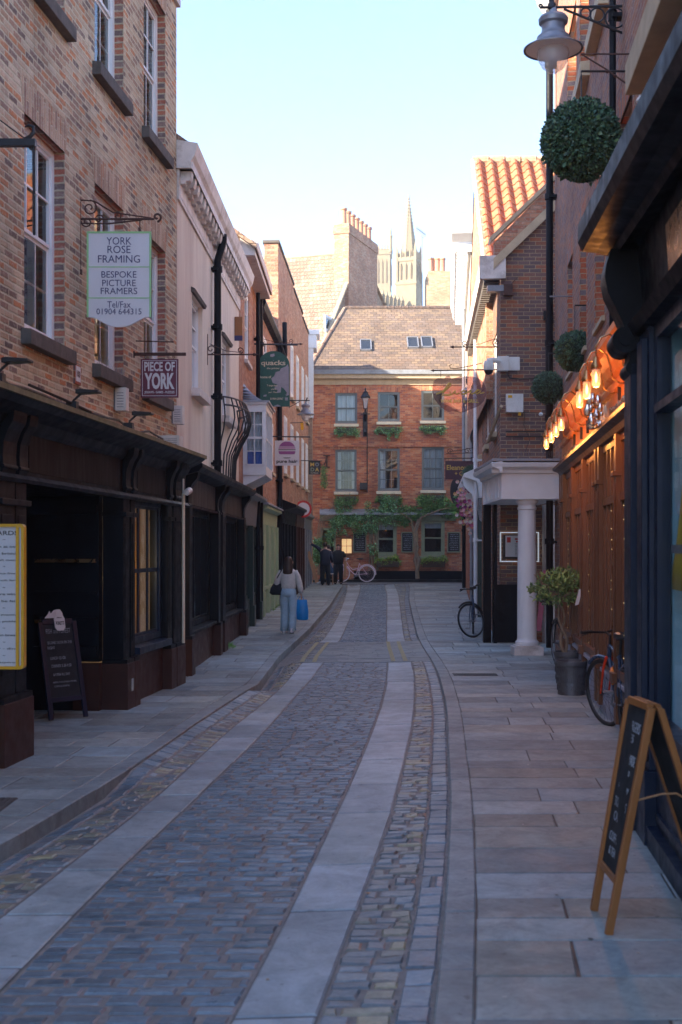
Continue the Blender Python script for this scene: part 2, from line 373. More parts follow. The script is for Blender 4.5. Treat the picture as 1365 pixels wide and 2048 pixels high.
A['ochre'] = M_('warm_ochre', (.6, .36, .12), .7, var=.25, scale=5, streak=True)
A['plastic_white'] = M_('white_plastic', (.72, .71, .68), .4, var=.08, dirt=(.5, .46, .4), dscale=4)
A['plastic_black'] = M_('black_plastic', (.015, .015, .018), .4, var=.2)
A['rubber'] = M_('tyre_rubber', (.02, .02, .022), .7, var=.2)
A['leaf'] = M_('leaf_green', (.13, .24, .09), .5, attr=True, var=.3, scale=9)
A['topiary'] = M_('box_leaf_green', (.055, .11, .065), .5, attr=True, var=.3, scale=9)
A['bark'] = M_('pale_bark', (.26, .2, .14), .85, var=.3, scale=9, bump=.5)
A['flower'] = M_('petals', (1, 1, 1), .6, attr=True, var=.1)
A['concrete'] = M_('rough_soil_gravel', (.4, .38, .37), .95, var=.3, scale=20, bump=.5)
A['ink_navy'] = M_('navy_ink', (.03, .025, .12), .5, var=.05)
A['ink_black'] = M_('black_ink', (.02, .02, .02), .5, var=.05)
A['sign_white'] = M_('sign_white', (.66, .66, .69), .4, var=.05, scale=3)
A['sign_lime'] = M_('lime_border', (.3, .58, .25), .4, var=.08)
A['maroon'] = M_('maroon_sign', (.13, .012, .045), .45, var=.12)
A['plum'] = M_('plum_sign', (.065, .02, .032), .5, var=.12)
A['sign_green'] = M_('peeling_green_paint', (.02, .1, .075), .55, var=.2, scale=12, bump=.2)
A['peel'] = M_('bare_grey_board', (.33, .33, .37), .8, var=.15, scale=9, bump=.3)
A['cream_ink'] = M_('cream_lettering', (.62, .56, .4), .6, var=.15, scale=20)
A['gold'] = M_('gold_lettering', (.6, .4, .08), .4, .3, var=.1)
A['chalk'] = M_('chalk', (.34, .37, .42), .9, var=.3, scale=30)
A['board'] = M_('chalkboard_slate', (.011, .013, .018), .8, var=.4, scale=5)
A['yellow'] = M_('yellow_frame_paint', (.75, .4, .01), .4, var=.1)
A['yellow_cloth'] = M_('yellow_waterproof_cloth', (.55, .4, .0), .5, var=.15, scale=4, bump=.2)
A['red'] = M_('red_paint', (.5, .02, .025), .4, var=.1)
A['purple'] = M_('magenta_stripe', (.3, .08, .27), .5, var=.05)
A['pink'] = M_('pale_pink_stripe', (.5, .32, .45), .5, var=.05)
A['pink_bike'] = M_('lilac_pink_enamel', (.75, .55, .68), .35, var=.05)
A['blue'] = M_('bright_blue', (.01, .1, .5), .5, var=.12, scale=7)
A['bluebag'] = M_('blue_carrier_bag', (.005, .24, .62), .4, var=.15, scale=6, bump=.3)
A['bike_blue'] = M_('slate_blue_enamel', (.03, .06, .12), .3, var=.05)
A['bike_orange'] = M_('orange_fork_enamel', (.75, .05, .01), .3, var=.05)
A['bottle'] = M_('orange_bottle', (.8, .25, .02), .3, var=.05)
A['skin'] = M_('skin', (.5, .3, .23), .6, var=.06)
A['hair'] = M_('brown_hair', (.05, .025, .016), .5, var=.3, scale=30, streak=True)
A['sweater'] = M_('cream_knit', (.66, .62, .58), .9, var=.12, scale=14, bump=.5)
A['jeans'] = M_('faded_denim', (.4, .54, .64), .85, var=.15, scale=9, bump=.3)
A['cloth_black'] = M_('black_cloth', (.012, .013, .018), .85, var=.2, scale=8)
A['cloth_navy'] = M_('navy_cloth', (.016, .02, .042), .85, var=.2, scale=8)
A['denim_blue'] = M_('blue_denim', (.03, .09, .22), .85, var=.2)
A['yellowline'] = M_('worn_yellow_line', (.45, .38, .2), .8, var=.2, scale=20, dirt=(.25, .23, .22), dscale=9)
A['bulb'] = emis('glowing_filament', (1, .4, .1), 3)
A['warmlit'] = emis('warm_lit_paper', (1, .66, .3), .12)
A['led'] = emis('white_led', (.85, .93, 1), .06)
A['fairy'] = emis('fairy_light', (1, .72, .35), .22)
# ------------------------------------------------------------------ ground, road, pavements
def stone_mat(name, rough=.55, bumpd=.006, scale=30, var=.25, wet=.12, dirt=(.2, .17, .14), damt=.5):
    t = NT(name); v = t.obj(); c = t.mix(1.0, t.attr(), t.rng(t.noise(v, scale, 6, .7), .25, .75, 1-var, 1+var), 'MULTIPLY')
    c = t.mix(1.0, c, t.rng(t.noise(v, 3.3, 6, .75, .6), .35, .7, 1.15, .62), 'MULTIPLY')
    c = t.mix(t.rng(t.noise(v, 17, 2, .5), .68, .74, 0, .5), c, (.07, .065, .06))
    c = t.mix(t.rng(t.noise(v, 1.1, 6, .65), .5, .8, 0, damt), c, dirt)
    c = t.mix(1.0, c, t.rng(t.noise(v, .35, 3), .3, .7, .85, 1.15), 'MULTIPLY')
    t.link(c, t.b.inputs['Base Color'])
    t.link(t.rng(t.noise(v, 3.5, 5, .7), .3, .7, rough-wet, rough+wet), t.b.inputs['Roughness'])
    h = t.math('ADD', t.noise(v, scale*.5, 5, .7), t.math('MULTIPLY', t.noise(v, 5, 4), 1.2)); t.bump(h, .6, bumpd)
    return t.m
A['sett'] = stone_mat('worn_sett_stone', .36, .012, 26)
A['slab'] = stone_mat('granite_slab', .5, .004, 60, .14, dirt=(.24, .215, .2), damt=.45)
A['flag'] = stone_mat('york_flagstone', .6, .006, 22, .16, dirt=(.17, .145, .12), damt=.6)
A['asphalt'] = M_('grey_asphalt', (.15, .145, .15), .8, var=.2, scale=25, bump=.5, dirt=(.2, .18, .17))
A['mortar'] = M_('sandy_joint', (.27, .245, .225), .95, var=.3, scale=14, bump=.5)
A['earth'] = M_('ground', (.12, .11, .1), .9, var=.2, scale=2)

def hl(y): return lerp_tab([(0, .11), (9.6, .11), (10.4, .015), (16.2, .015), (16.9, .13), (50, .13), (52, .0)], y)
def hr(y): return lerp_tab([(0, .03), (18, .04), (19.8, .01), (24.5, .01), (25.5, .05), (50, .05), (51, 0)], y)
def tabpx(pts, off):
    return sorted([(G(x, y, off)[1], G(x, y, off)[0]) for x, y in pts])
def smooth(T, k=.16):           # evens out a line so that long stones lie straight
    out = []; y = 2.0
    while y < 56:
        s_ = sum(lerp_tab(T, y*(1+k*j/6)+(0 if y > 4 else 0)) for j in range(-6, 7))/13; out.append((y, s_)); y += .25+y*.02
    return out
KL = [(2, -2.95), (5, -2.55)]+tabpx([(0, 1690), (125, 1618), (240, 1550), (400, 1440), (500, 1375), (515, 1370), (560, 1310), (620, 1256), (660, 1210), (685, 1170)], 0)
KR = tabpx([(864, 2048), (885, 1869), (895, 1751), (902, 1592), (897, 1500), (895, 1420), (880, 1350), (870, 1330), (838, 1280), (825, 1230), (818, 1195), (822, 1170)], 0)
KR = [(2, .05)]+KR
T1 = tabpx([(0, 1836), (123, 1743), (287, 1615), (354, 1564), (410, 1500), (480, 1441), (564, 1380), (602, 1328), (642, 1287), (678, 1231), (697, 1174)], -.07)
T2 = tabpx([(0, 1992), (236, 1743), (379, 1615), (492, 1500), (537, 1460), (598, 1384), (651, 1328), (678, 1287), (709, 1216), (724, 1170)], -.07)
T3 = tabpx([(456, 2048), (518, 1936), (577, 1828), (661, 1649), (700, 1567), (731, 1498), (773, 1384), (777, 1328), (773, 1287), (775, 1174)], -.05)
T4 = tabpx([(633, 2048), (674, 1936), (715, 1823), (744, 1741), (779, 1654), (797, 1587), (810, 1500), (823, 1483), (832, 1407), (829, 1328), (809, 1287), (804, 1235), (796, 1174)], -.05)
def ext(T):
    (a, va), (b, vb) = T[0], T[2]; k = (vb-va)/(b-a); return [(2, va+(2-a)*k)]+T
T1, T2, T3, T4 = [smooth(ext(T_)) for T_ in (T1, T2, T3, T4)]; KR = smooth(KR, .08)
kl = lambda y: lerp_tab(KL, y); kr = lambda y: lerp_tab(KR, y)
t1 = lambda y: max(lerp_tab(T1, y), kl(y)+.12); t2 = lambda y: lerp_tab(T2, y); t3 = lambda y: lerp_tab(T3, y); t4 = lambda y: lerp_tab(T4, y)
def zr(x, y):
    a, b = kl(y), kr(y); k = min(1, max(0, (x-a)/.3)); k = k*k*(3-2*k)
    zl, zz = g(y)-hl(y), g(y)-hr(y)
    return zl+(zz-.035-zl)*k+.035*min(1, max(0, (x-b+.9)/.9))+.012*math.sin(math.pi*min(1, max(0, (x-a)/max(.1, b-a))))
zp = lambda x, y: g(y)
YA, YB = G(700, 1328, -.06)[1], G(700, 1287, -.06)[1]        # the plain band across the road
YE = 51.3

def lay(mb, XL, XR, Y0, Y1, rh, wd, zf, gap=.012, inset=.012, dz=.006, drop=.03, colf=None, jit=.15, tilt=0.0, wob=0.0):
    y = Y0; r = 0
    while y < Y1-.02:
        h = rh[0]+random.random()*(rh[1]-rh[0]) if isinstance(rh, tuple) else rh*(1+random.uniform(-jit, jit))
        ya, yb = y, min(Y1, y+h); y += h; r += 1
        ym = (ya+yb)/2; xl, xr = XL(ym), XR(ym)
        if xr-xl < .05: continue
        x = xl; w0 = wd*random.uniform(.4, 1) if r % 2 else wd*random.uniform(.8, 1.2)
        while x < xr-.01:
            w = w0 if x == xl else wd*random.uniform(1-jit*2, 1+jit*2.2)
            xb = min(xr, x+w)
            if xr-xb < wd*.3: xb = xr
            ga, gb = gap*random.uniform(.6, 1.5)/2, gap*random.uniform(.6, 1.5)/2
            xa_, xb_ = x+ga, xb-ga; y1_, y2_ = ya+gb, yb-gb
            dd = random.uniform(-dz, dz); tx = random.uniform(-tilt, tilt)
            def sk(a, b):
                l_, r_ = XL(b), XR(b); return (l_+(r_-l_)*(a-xl)/(xr-xl), b)
            q = [sk(xa_, y1_), sk(xb_, y1_), sk(xb_, y2_), sk(xa_, y2_)]
            q = [(a+random.uniform(-wob, wob), b+random.uniform(-wob, wob)) for a, b in q]
            cxm, cym = sum(p_[0] for p_ in q)/4, (y1_+y2_)/2
            ins = min(inset, (xb_-xa_)*.25, (y2_-y1_)*.25)
            i = len(mb.v)
            for k, (a, b) in enumerate(q):
                mb.v.append(Vector((a, b, zf(a, b)+dd-drop)))
            for a, b in q: mb.v.append(Vector((a, b, zf(a, b)+dd-ins*.8)))
            for a, b in q:
                a2 = a+ins*(1 if a < cxm else -1); b2 = b+ins*(1 if b < cym else -1)
                mb.v.append(Vector((a2, b2, zf(a, b)+dd+tx*(1 if a < cxm else -1))))
            col = colf(cxm, cym)
            fs = [(i+8, i+9, i+10, i+11)]
            for k in range(4):
                k2 = (k+1) % 4; fs += [(i+k, i+k2, i+4+k2, i+4+k), (i+4+k, i+4+k2, i+8+k2, i+8+k)]
            for f in fs: mb.f.append(f); mb.uv.append([(0, 0)]*4); mb.mi.append(0); mb.col.append(col)
            x = xb
def strip(mb, XL, XR, Y0, Y1, zf, step=.4, dz=0.0, n=1, col=(.05, .045, .04)):
    k = max(1, int((Y1-Y0)/step))
    for j in range(k):
        a, b = Y0+(Y1-Y0)*j/k, Y0+(Y1-Y0)*(j+1)/k
        for i in range(n):
            p = lambda y, s: (XL(y)+(XR(y)-XL(y))*s, y, zf(XL(y)+(XR(y)-XL(y))*s, y)+dz)
            mb.face([p(a, i/n), p(a, (i+1)/n), p(b, (i+1)/n), p(b, i/n)], None, 0, col)

m = MB(); m.face([(-1500, -300, -.45), (1500, -300, -.45), (1500, 2600, -.45), (-1500, 2600, -.45)])
m.build('ground', A['earth'], kind='structure')
m = MB()      # bed of the road and the street that crosses at its end
strip(m, lambda y: kl(y)-.02, lambda y: kr(y)+.02, 2, YE, lambda x, y: zr(x, y)-.0075, .2, 0, 14, (1, 1, 1))
m.build('road', A['mortar'], kind='structure')
m = MB(); m.box(WORLD, -40, 40, YE-.1, 53.9, -.3, g(52)-.02); m.build('cross_street', A['asphalt'], kind='structure')
m = MB(); m.box(WORLD, -40, 40, 53.9, 56, -.3, g(54)+.06); m.build('far_pavement', A['flag'], kind='structure')

def grey(b, s=.02, warm=0.0):
    k = b*random.uniform(1-s*8, 1+s*8); w = random.uniform(-warm, warm); return (k*(.91+w), k*1.03, k*(1.04-w))
def sett_col(x, y):
    d1, d2 = x-kl(y), kr(y)-x
    if random.random() < .5 and (abs(d1-.30) < .075 or abs(d1-.52) < .075 or abs(d2-.46) < .07 or abs(d2-.26) < .07): return random.choice([(.36, .32, .2), (.3, .28, .2), (.26, .25, .21)])
    b = random.choice([.16, .2, .23, .27, .18])
    k = b*random.uniform(.85, 1.2); w = random.uniform(-.04, .08)
    return (k*(1+w-.12), k*1.04, k*(1-w+.14))
def mid_col(x, y):
    b = random.choice([.17, .2, .23, .26, .19]); k = b*random.uniform(.88, 1.12); w = random.uniform(-.05, .05); return (k*(1+w-.2), k*1.04, k*(1-w+.24))
m = MB()
for a, b in ((2.5, YA), (YB, YE)):
    lay(m, lambda y: t2(y)+.0, lambda y: t3(y)-.0, a, b, .108, .178, zr, .026, .009, .004, .03, mid_col, .09, .003, .003)
    lay(m, lambda y: kl(y)+.16, lambda y: t1(y)-.0, a, b, .11, .17, zr, .016, .011, .005, .03, sett_col, .25, .004, .008)
    lay(m, lambda y: t4(y)+.0, lambda y: kr(y)-.155, a, b, .11, .17, zr, .016, .011, .005, .03, sett_col, .25, .004, .008)
    lay(m, lambda y: kr(y)-.155, lambda y: kr(y)-.01, a, b, .2, .2, zr, .014, .01, .004, .03, mid_col, .25, .003, .004)
    lay(m, lambda y: kl(y)+.01, lambda y: kl(y)+.15, a, b, .2, .2, zr, .014, .01, .004, .03, mid_col, .25, .003, .004)
m.build('setts', A['sett'], kind='structure', recalc=False)
def slab_col(x, y):
    b = random.choice([.33, .38, .44, .36, .47]); return (b*.9, b*1.03, b*random.uniform(1.06, 1.12))
m = MB()
for a, b in ((2.5, YA), (YB, YE)):
    strip(m, t1, t2, a, b, zr, .2, -.0068, 3, (.12, .11, .1)); strip(m, t3, t4, a, b, zr, .2, -.0068, 3, (.12, .11, .1))
    lay(m, t1, t2, a, b, (.6, 1.1), 3, zr, .022, .008, .003, .03, slab_col, .1, .001)
    lay(m, t3, t4, a, b, (.75, 1.5), 3, zr, .022, .008, .003, .03, slab_col, .1, .001)
m.build('wheel_track', A['slab'], kind='structure', recalc=False)
m = MB(); lay(m, lambda y: kl(y)+.01, lambda y: kr(y)-.01, YA, YB, .2, .6, zr, .006, .005, .002, .03, lambda x, y: grey(.2, .012, .03), .12)
m.build('paved_band', A['slab'], kind='structure', recalc=False)
m = MB()
for XF in (lambda y: kl(y)+.42, lambda y: kl(y)+.62, lambda y: kr(y)-.62, lambda y: kr(y)-.42):
    strip(m, lambda y: XF(y)-.035, lambda y: XF(y)+.035, YA+.05, YB-.05, zr, .2, .008)
m.build('road_marking', A['yellowline'], kind='structure', recalc=False)

def flag_col(x, y):
    b = random.choice([.24, .29, .34, .4, .3, .36]); w = random.choice([-.07, -.04, .0, .05, .1, .02]); return (b*(1+w)*.91, b*1.04, b*(1-w*.9+.03))
wl_ = lambda y: -4.6 if y < 17 else -2.7
wr_ = lambda y: 1.6+.1*y+.7 if y < 24 else 3.1+.067*(y-24)+.9
m = MB()
lay(m, wl_, lambda y: kl(y)-.157, 2.5, YE+.4, (.38, .62), .85, zp, .01, .006, .0015, .03, flag_col, .3, .001, .004)
strip(m, wl_, lambda y: kl(y)-.14, 2.5, YE+.4, zp, .5, -.006, 4)
m.build('pavement_left', A['flag'], kind='structure', recalc=False)
m = MB()
lay(m, lambda y: kr(y)+.157, wr_, 2.5, YE+.4, (.34, .6), .9, zp, .01, .006, .0015, .03, flag_col, .3, .001, .004)
strip(m, lambda y: kr(y)+.14, wr_, 2.5, YE+.4, zp, .5, -.006, 4)
m.build('pavement_right', A['flag'], kind='structure', recalc=False)
kerb_col = lambda x, y: grey(random.choice([.29, .33, .31]), .01, .03)
m = MB(); lay(m, lambda y: kl(y)-.16, kl, 2.5, YE, (.6, 1.1), 3, zp, .005, .008, .002, .16, kerb_col, .1)
m.build('kerb_left', A['flag'], kind='structure', recalc=False)
m = MB(); lay(m, kr, lambda y: kr(y)+.16, 2.5, YE, (.6, 1.1), 3, zp, .005, .008, .002, .16, kerb_col, .1)
m.build('kerb_right', A['flag'], kind='structure', recalc=False)
m = MB(); random.seed(77)         # specks of litter and chewing gum
for _ in range(110):
    y = random.uniform(4.6, 24)**1.0; x = random.choice([random.uniform(kr(y)+.25, kr(y)+1.1), random.uniform(kl(y)-.7, kl(y)-.2), random.uniform(kl(y)+.1, kr(y)-.1)]); r_ = random.uniform(.005, .014)
    z = (g(y) if (x > kr(y) or x < kl(y)) else zr(x, y))+.004; m.face([(x+r_*random.uniform(.6, 1.4)*math.cos(a), y+r_*random.uniform(.6, 1.4)*math.sin(a), z+random.uniform(0, .004)) for a in (0, 1.1, 2.2, 3.3, 4.4, 5.4)], None, 0, random.choice([(.6, .58, .52), (.45, .4, .33), (.1, .09, .08), (.5, .3, .15)]))
m.build('litter', M_('litter', (1, 1, 1), .9, attr=True), kind='stuff', recalc=False)
# drain covers
def grate(name, label, x0, x1, y0, y1, nx, ny, mat):
    m = MB(); z = g((y0+y1)/2)+.006; m.box(WORLD, x0, x1, y0, y1, z-.02, z)
    for i in range(nx):
        for j in range(ny):
            a, b = x0+(x1-x0)*(i+.15)/nx, x0+(x1-x0)*(i+.85)/nx; c, d = y0+(y1-y0)*(j+.15)/ny, y0+(y1-y0)*(j+.85)/ny
            m.box(WORLD, a, b, c, d, z, z+.006)
    tag(m.build(name, mat), label, 'drain cover')
grate('drain_cover', 'worn cast drain cover in the flagstones at the left edge', -2.72, -2.34, 8.55, 9.05, 9, 7, A['stone_dark'])
grate('drain_cover', 'long pale grating in the right pavement before the white column', 1.62, 2.25, 17.9, 18.2, 14, 1, A['slab'])
# ------------------------------------------------------------------ building kit
def wall(mb, F, u0, u1, z0, z1, holes=(), depth=.14, m=0, d=0.0, mr=None):
    """brick face with real openings and reveals; holes = (u0,u1,z0,z1)"""
    mr = m if mr is None else mr
    us = sorted({u0, u1, *[h[0] for h in holes], *[h[1] for h in holes]}); zs = sorted({z0, z1, *[h[2] for h in holes], *[h[3] for h in holes]})
    us = [u for u in us if u0 <= u <= u1]; zs = [z for z in zs if z0 <= z <= z1]
    for a, b in zip(us, us[1:]):
        for c, e in zip(zs, zs[1:]):
            um, zm = (a+b)/2, (c+e)/2
            if any(h[0] < um < h[1] and h[2] < zm < h[3] for h in holes): continue
            mb.face([F.pt(a, d, c), F.pt(b, d, c), F.pt(b, d, e), F.pt(a, d, e)], [(a, c), (b, c), (b, e), (a, e)], m)
    for a, b, c, e in holes:
        D = d-depth
        mb.face([F.pt(a, d, c), F.pt(a, D, c), F.pt(a, D, e), F.pt(a, d, e)], [(0, c), (depth, c), (depth, e), (0, e)], mr)
        mb.face([F.pt(b, d, c), F.pt(b, D, c), F.pt(b, D, e), F.pt(b, d, e)], [(0, c), (depth, c), (depth, e), (0, e)], mr)
        mb.face([F.pt(a, d, e), F.pt(b, d, e), F.pt(b, D, e), F.pt(a, D, e)], [(a, 0), (b, 0), (b, depth), (a, depth)], mr)
        mb.face([F.pt(a, d, c), F.pt(b, d, c), F.pt(b, D, c), F.pt(a, D, c)], [(a, 0), (b, 0), (b, depth), (a, depth)], mr)
def shell(mb, F, u0, u1, z0, z1, depth, m=0):   # ends and back of a building
    for u in (u0, u1):
        mb.face([F.pt(u, 0, z0), F.pt(u, -depth, z0), F.pt(u, -depth, z1), F.pt(u, 0, z1)], [(0, z0), (depth, z0), (depth, z1), (0, z1)], m)
    mb.face([F.pt(u0, -depth, z0), F.pt(u1, -depth, z0), F.pt(u1, -depth, z1), F.pt(u0, -depth, z1)], [(u0, z0), (u1, z0), (u1, z1), (u0, z1)], m)
    mb.face([F.pt(u0, 0, z1), F.pt(u1, 0, z1), F.pt(u1, -depth, z1), F.pt(u0, -depth, z1)], None, m)
def window(root, F, u0, u1, z0, z1, frame, glassm, d=-.1, nx=3, ny=2, fw=.05, bar=.022, sash=True, curtain=None, back=True, blind=0, fd=.06, name='window', open_=0):
    m = MB(); zm = (z0+z1)/2
    m.box(F, u0, u0+fw, d-fd, d, z0, z1); m.box(F, u1-fw, u1, d-fd, d, z0, z1)
    m.box(F, u0+fw, u1-fw, d-fd, d, z1-fw, z1); m.box(F, u0+fw, u1-fw, d-fd, d, z0, z0+fw*1.3)
    for k, (a, b, dd) in enumerate(((z0+fw*1.3, zm, d-.045), (zm, z1-fw, d-.02)) if sash else ((z0+fw*1.3, z1-fw, d-.03),)):
        w = .035
        m.box(F, u0+fw, u0+fw+w, dd-.03, dd, a, b); m.box(F, u1-fw-w, u1-fw, dd-.03, dd, a, b)
        m.box(F, u0+fw+w, u1-fw-w, dd-.03, dd, a, a+w); m.box(F, u0+fw+w, u1-fw-w, dd-.03, dd, b-w, b)
        for i in range(1, nx):
            u = u0+fw+w+(u1-u0-2*fw-2*w)*i/nx; m.box(F, u-bar/2, u+bar/2, dd-.025, dd-.004, a+w, b-w)
        for j in range(1, ny):
            z = a+w+(b-a-2*w)*j/ny; m.box(F, u0+fw+w, u1-fw-w, dd-.024, dd-.006, z-bar/2, z+bar/2)
    fo = m.build(name, frame, root)
    p = MB(); p.face([F.pt(u0+fw, d-.05, z0+fw), F.pt(u1-fw, d-.05, z0+fw), F.pt(u1-fw, d-.05, z1-fw), F.pt(u0+fw, d-.05, z1-fw)])
    fo['_o'] = root.get('_o', (0, 0, 0)); p.build('pane', glassm, fo)
    if curtain:
        q = MB()
        for a, b in curtain:
            n = 14
            for i in range(n):
                x0, x1 = a+(b-a)*i/n, a+(b-a)*(i+1)/n; s0, s1 = .025*math.sin(i*1.9), .025*math.sin((i+1)*1.9)
                q.face([F.pt(x0, d-.14+s0, z0+fw), F.pt(x1, d-.14+s1, z0+fw), F.pt(x1, d-.14+s1, z1-fw), F.pt(x0, d-.14+s0, z1-fw)])
        q.build('curtain', A['curtain'], fo)
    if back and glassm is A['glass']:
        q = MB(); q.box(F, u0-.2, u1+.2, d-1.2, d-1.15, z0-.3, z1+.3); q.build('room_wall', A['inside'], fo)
    return fo
def sill(parent, F, u0, u1, z, mat, h=.1, proj=.08, over=.06, name='sill', slope=0):
    m = MB(); m.prism(F, [(-.08, z-h), (proj, z-h), (proj, z-.02), (-.08, z)], u0-over, u1+over); return m.build(name, mat, parent, bevel=.006)
def lintel(root, F, u0, u1, z, h=.3, mat=None, splay=.12, keep=.003):
    m = MB(); poly = [(u0-.02, z), (u1+.02, z), (u1+splay, z+h), (u0-splay, z+h)]
    m.plate(F, poly, -.02, keep)
    m.uv = [[(q[1], q[0]) for q in f] for f in m.uv]
    return m.build('lintel', mat or A['brick_arch'], root)
def gable_roof(mb, F, u0, u1, z, run, rise, over=.3, th=.12, m=0, back=None):
    back = back or run
    for s, r in ((0, run), (1, back)):
        a = over if s == 0 else -run-back-.2; k = rise/run if s == 0 else rise/back
        if s == 0: pts = [(over, z-over*k), (-run, z+rise), (-run, z+rise+th), (over, z-over*k+th)]
        else: pts = [(-run, z+rise), (-run-back, z), (-run-back, z+th), (-run, z+rise+th)]
        i = len(mb.f); mb.prism(F, pts, u0, u1, m)
def ridge(root, F, u0, u1, d, z, mat):
    m = MB(); n = max(2, int((u1-u0)/.4))
    for i in range(n):
        a, b = u0+(u1-u0)*i/n, u0+(u1-u0)*(i+.96)/n
        m.tube([F.pt(a, d, z), F.pt(b, d, z)], [.11, .12], 10)
    return m.build('ridge_tiles', mat, root)
def downpipe(parent, F, u, d, z0, z1, r=.05, mat=None, name='downpipe', joints=(), hopper=False, bend=0):
    m = MB(); pts = [F.pt(u, d, z0), F.pt(u, d, z1)]
    if bend: pts = [F.pt(u, d, z0), F.pt(u, d, z1-.45), F.pt(u, d+.02, z1-.38), F.pt(u, d+bend, z1-.12), F.pt(u, d+bend, z1)]
    m.tube(pts, r, 12)
    for z in joints:
        m.tube([F.pt(u, d, z), F.pt(u, d, z+.1)], r*1.35, 12); m.box(F, u-r*2, u+r*2, 0, d+r*.3, z+.02, z+.06)
    if hopper: m.prism(F, [(d-.1, z1), (d-.14, z1+.22), (d+.14, z1+.22), (d+.1, z1)], u-.14, u+.14)
    return m.build(name, mat or A['black'], parent, smooth=True)
def console(m, F, u0, u1, z0, z1, d0, d1):      # scrolled bracket
    d1 = d0+(d1-d0)*.7; z0 = z0+(z1-z0)*.12
    h = z1-z0; w = d1-d0
    poly = [(d0, z0), (d0+w*.22, z0+h*.0), (d0+w*.34, z0+h*.12), (d0+w*.3, z0+h*.3), (d0+w*.36, z0+h*.5), (d0+w*.62, z0+h*.68), (d0+w*.92, z0+h*.8), (d1, z0+h*.9), (d1, z1), (d0, z1)]
    m.prism(F, poly, u0, u1); m.tube([F.pt(u0-.01, d0+w*.26, z0+h*.12), F.pt(u1+.01, d0+w*.26, z0+h*.12)], w*.16, 12)
def scroll(c, F, r, turns=1.4, n=22, a0=0, sgn=1):   # spiral in the plane (d,z) at u
    u, d, z = c; out = []
    for i in range(n+1):
        t = i/n; a = a0+sgn*turns*2*math.pi*t; rr = r*(1-.82*t); out.append(F.pt(u, d+rr*math.cos(a), z+rr*math.sin(a)))
    return out

# ================================================================= LEFT SIDE
# ---- first brick building with black shopfront
F1 = Frame((-3.3, 8.0), (-2.33, 17.7)); U = F1.uY
b1 = thing('brick_building', 'tall mottled brick building with white sash windows above a black shopfront, at the left', 'building', (-3.6, 12, 0))
cols = [(9.35, 10.5), (11.6, 12.77), (13.8, 14.96), (15.9, 17.05)]
ins = MB(); wm = MB(); holes = []
for a, b in cols:
    for c, e in ((3.86, 5.86), (7.18, 9.1)): holes.append((U(a), U(b), c, e))
wall(wm, F1, U(7), F1.L, 2.9, 9.5, holes, .15, mr=1); shell(wm, F1, U(7), F1.L, -.2, 9.5, 8); wm.box(F1, U(-4), U(6.99), -8, 0, 2.9, 8.6)  # last box: near wing out of view, added and sized to shade the foreground
wm.box(F1, U(-4), U(10.45), -.5, 0, -.2, 2.9)
wm.build('wall', [A['brick_old'], A['brick_jamb']], b1)
for i, (a, b, c, e) in enumerate(holes):
    w = window(b1, F1, a, b, c, e, A['white'], A['glass'], -.11, 3, 2, .07, curtain=None)
    sill(w, F1, a, b, c, A['stone_dark'], .16, .1, .09); lintel(b1, F1, a, b, e, .33)
m = MB(); m.box(F1, U(7), F1.L+.05, -.05, .05, 9.5, 10.05); m.prism(F1, [(0, 10.05), (.1, 10.05), (.12, 10.15), (.42, 10.5), (.5, 10.62), (0, 10.62)], U(7), F1.L+.25)
for i in range(34):
    u = F1.L-.1-i*.34; m.box(F1, u-.09, u+.09, .05, .36, 10.22, 10.38)
m.build('cornice', A['white_old'], b1)
m = MB(); gable_roof(m, F1, U(7), F1.L+.1, 10.62, 4, 3.9, .5, .15); m.build('roof', A['slate'], b1)  # out of view; ridge height shaped for the shadow it throws
# shopfront 1
m = MB(); e = MB(); pl = MB(); ld = MB()
u0, u1 = U(8), U(17.3)
m.prism(F1, [(.0, 2.4), (.22, 2.4), (.22, 2.82), (.26, 2.86), (.3, 2.93), (.44, 3.0), (.5, 3.05), (0, 3.05)], u0, u1)
m.prism(F1, [(.22, 2.38), (.28, 2.38), (.29, 2.41), (.25, 2.45), (.22, 2.45)], u0, u1)
fas = m.build('fascia', A['black_old'], b1)
ld.prism(F1, [(0, 3.17), (0, 3.054), (.52, 3.054), (.52, 3.1)], u0, u1+.02); ld.build('mossy_capping', A['moss'], b1)
pan = MB(); pan.box(F1, U(11.1), U(13.95), .22, .228, 2.49, 2.82); pan.box(F1, U(14.75), U(16.1), .22, .228, 2.49, 2.82); pan.build('fascia_panel', A['panel_dark'], b1)
for (a, b, zz) in ((10.35, 10.72, 0), (10.74, 11.0, 0), (14.1, 14.36, 0), (14.42, 14.6, 0), (16.2, 16.42, 0), (16.52, 16.95, 0)):
    q = MB(); q.box(F1, U(a), U(b), -.0, .24, .55, 2.4); q.box(F1, U(a)-.02, U(b)+.02, 0, .28, 2.18, 2.23); q.box(F1, U(a)-.02, U(b)+.02, 0, .29, .52, .57)
    q.box(F1, U(a)+.05, U(b)-.05, .24, .248, .75, 2.1)
    console(q, F1, U(a)+.03, U(b)-.03, 2.36, 2.98, .22, .42)
    po = q.build('pilaster', A['black_old'], b1, bevel=.006); po['_o'] = b1['_o']
    q = MB(); q.box(F1, U(a)-.03, U(b)+.03, -.05, .3, -.05, .52); q.build('plinth_block', A['brown'], po, bevel=.008)
m = MB(); m.box(F1, U(11.0), U(14.1), -1.3, -1.2, 0, 2.42); m.box(F1, U(13.96), U(14.1), -1.2, 0, .55, 2.42); m.box(F1, U(13.98), U(14.1), -1.25, -.302, 0, .548)
m.box(F1, U(11.0), U(14.1), -1.2, .2, 2.4, 2.44); m.box(F1, U(10.98), U(11.05), -1.2, 0, 0, 2.4)
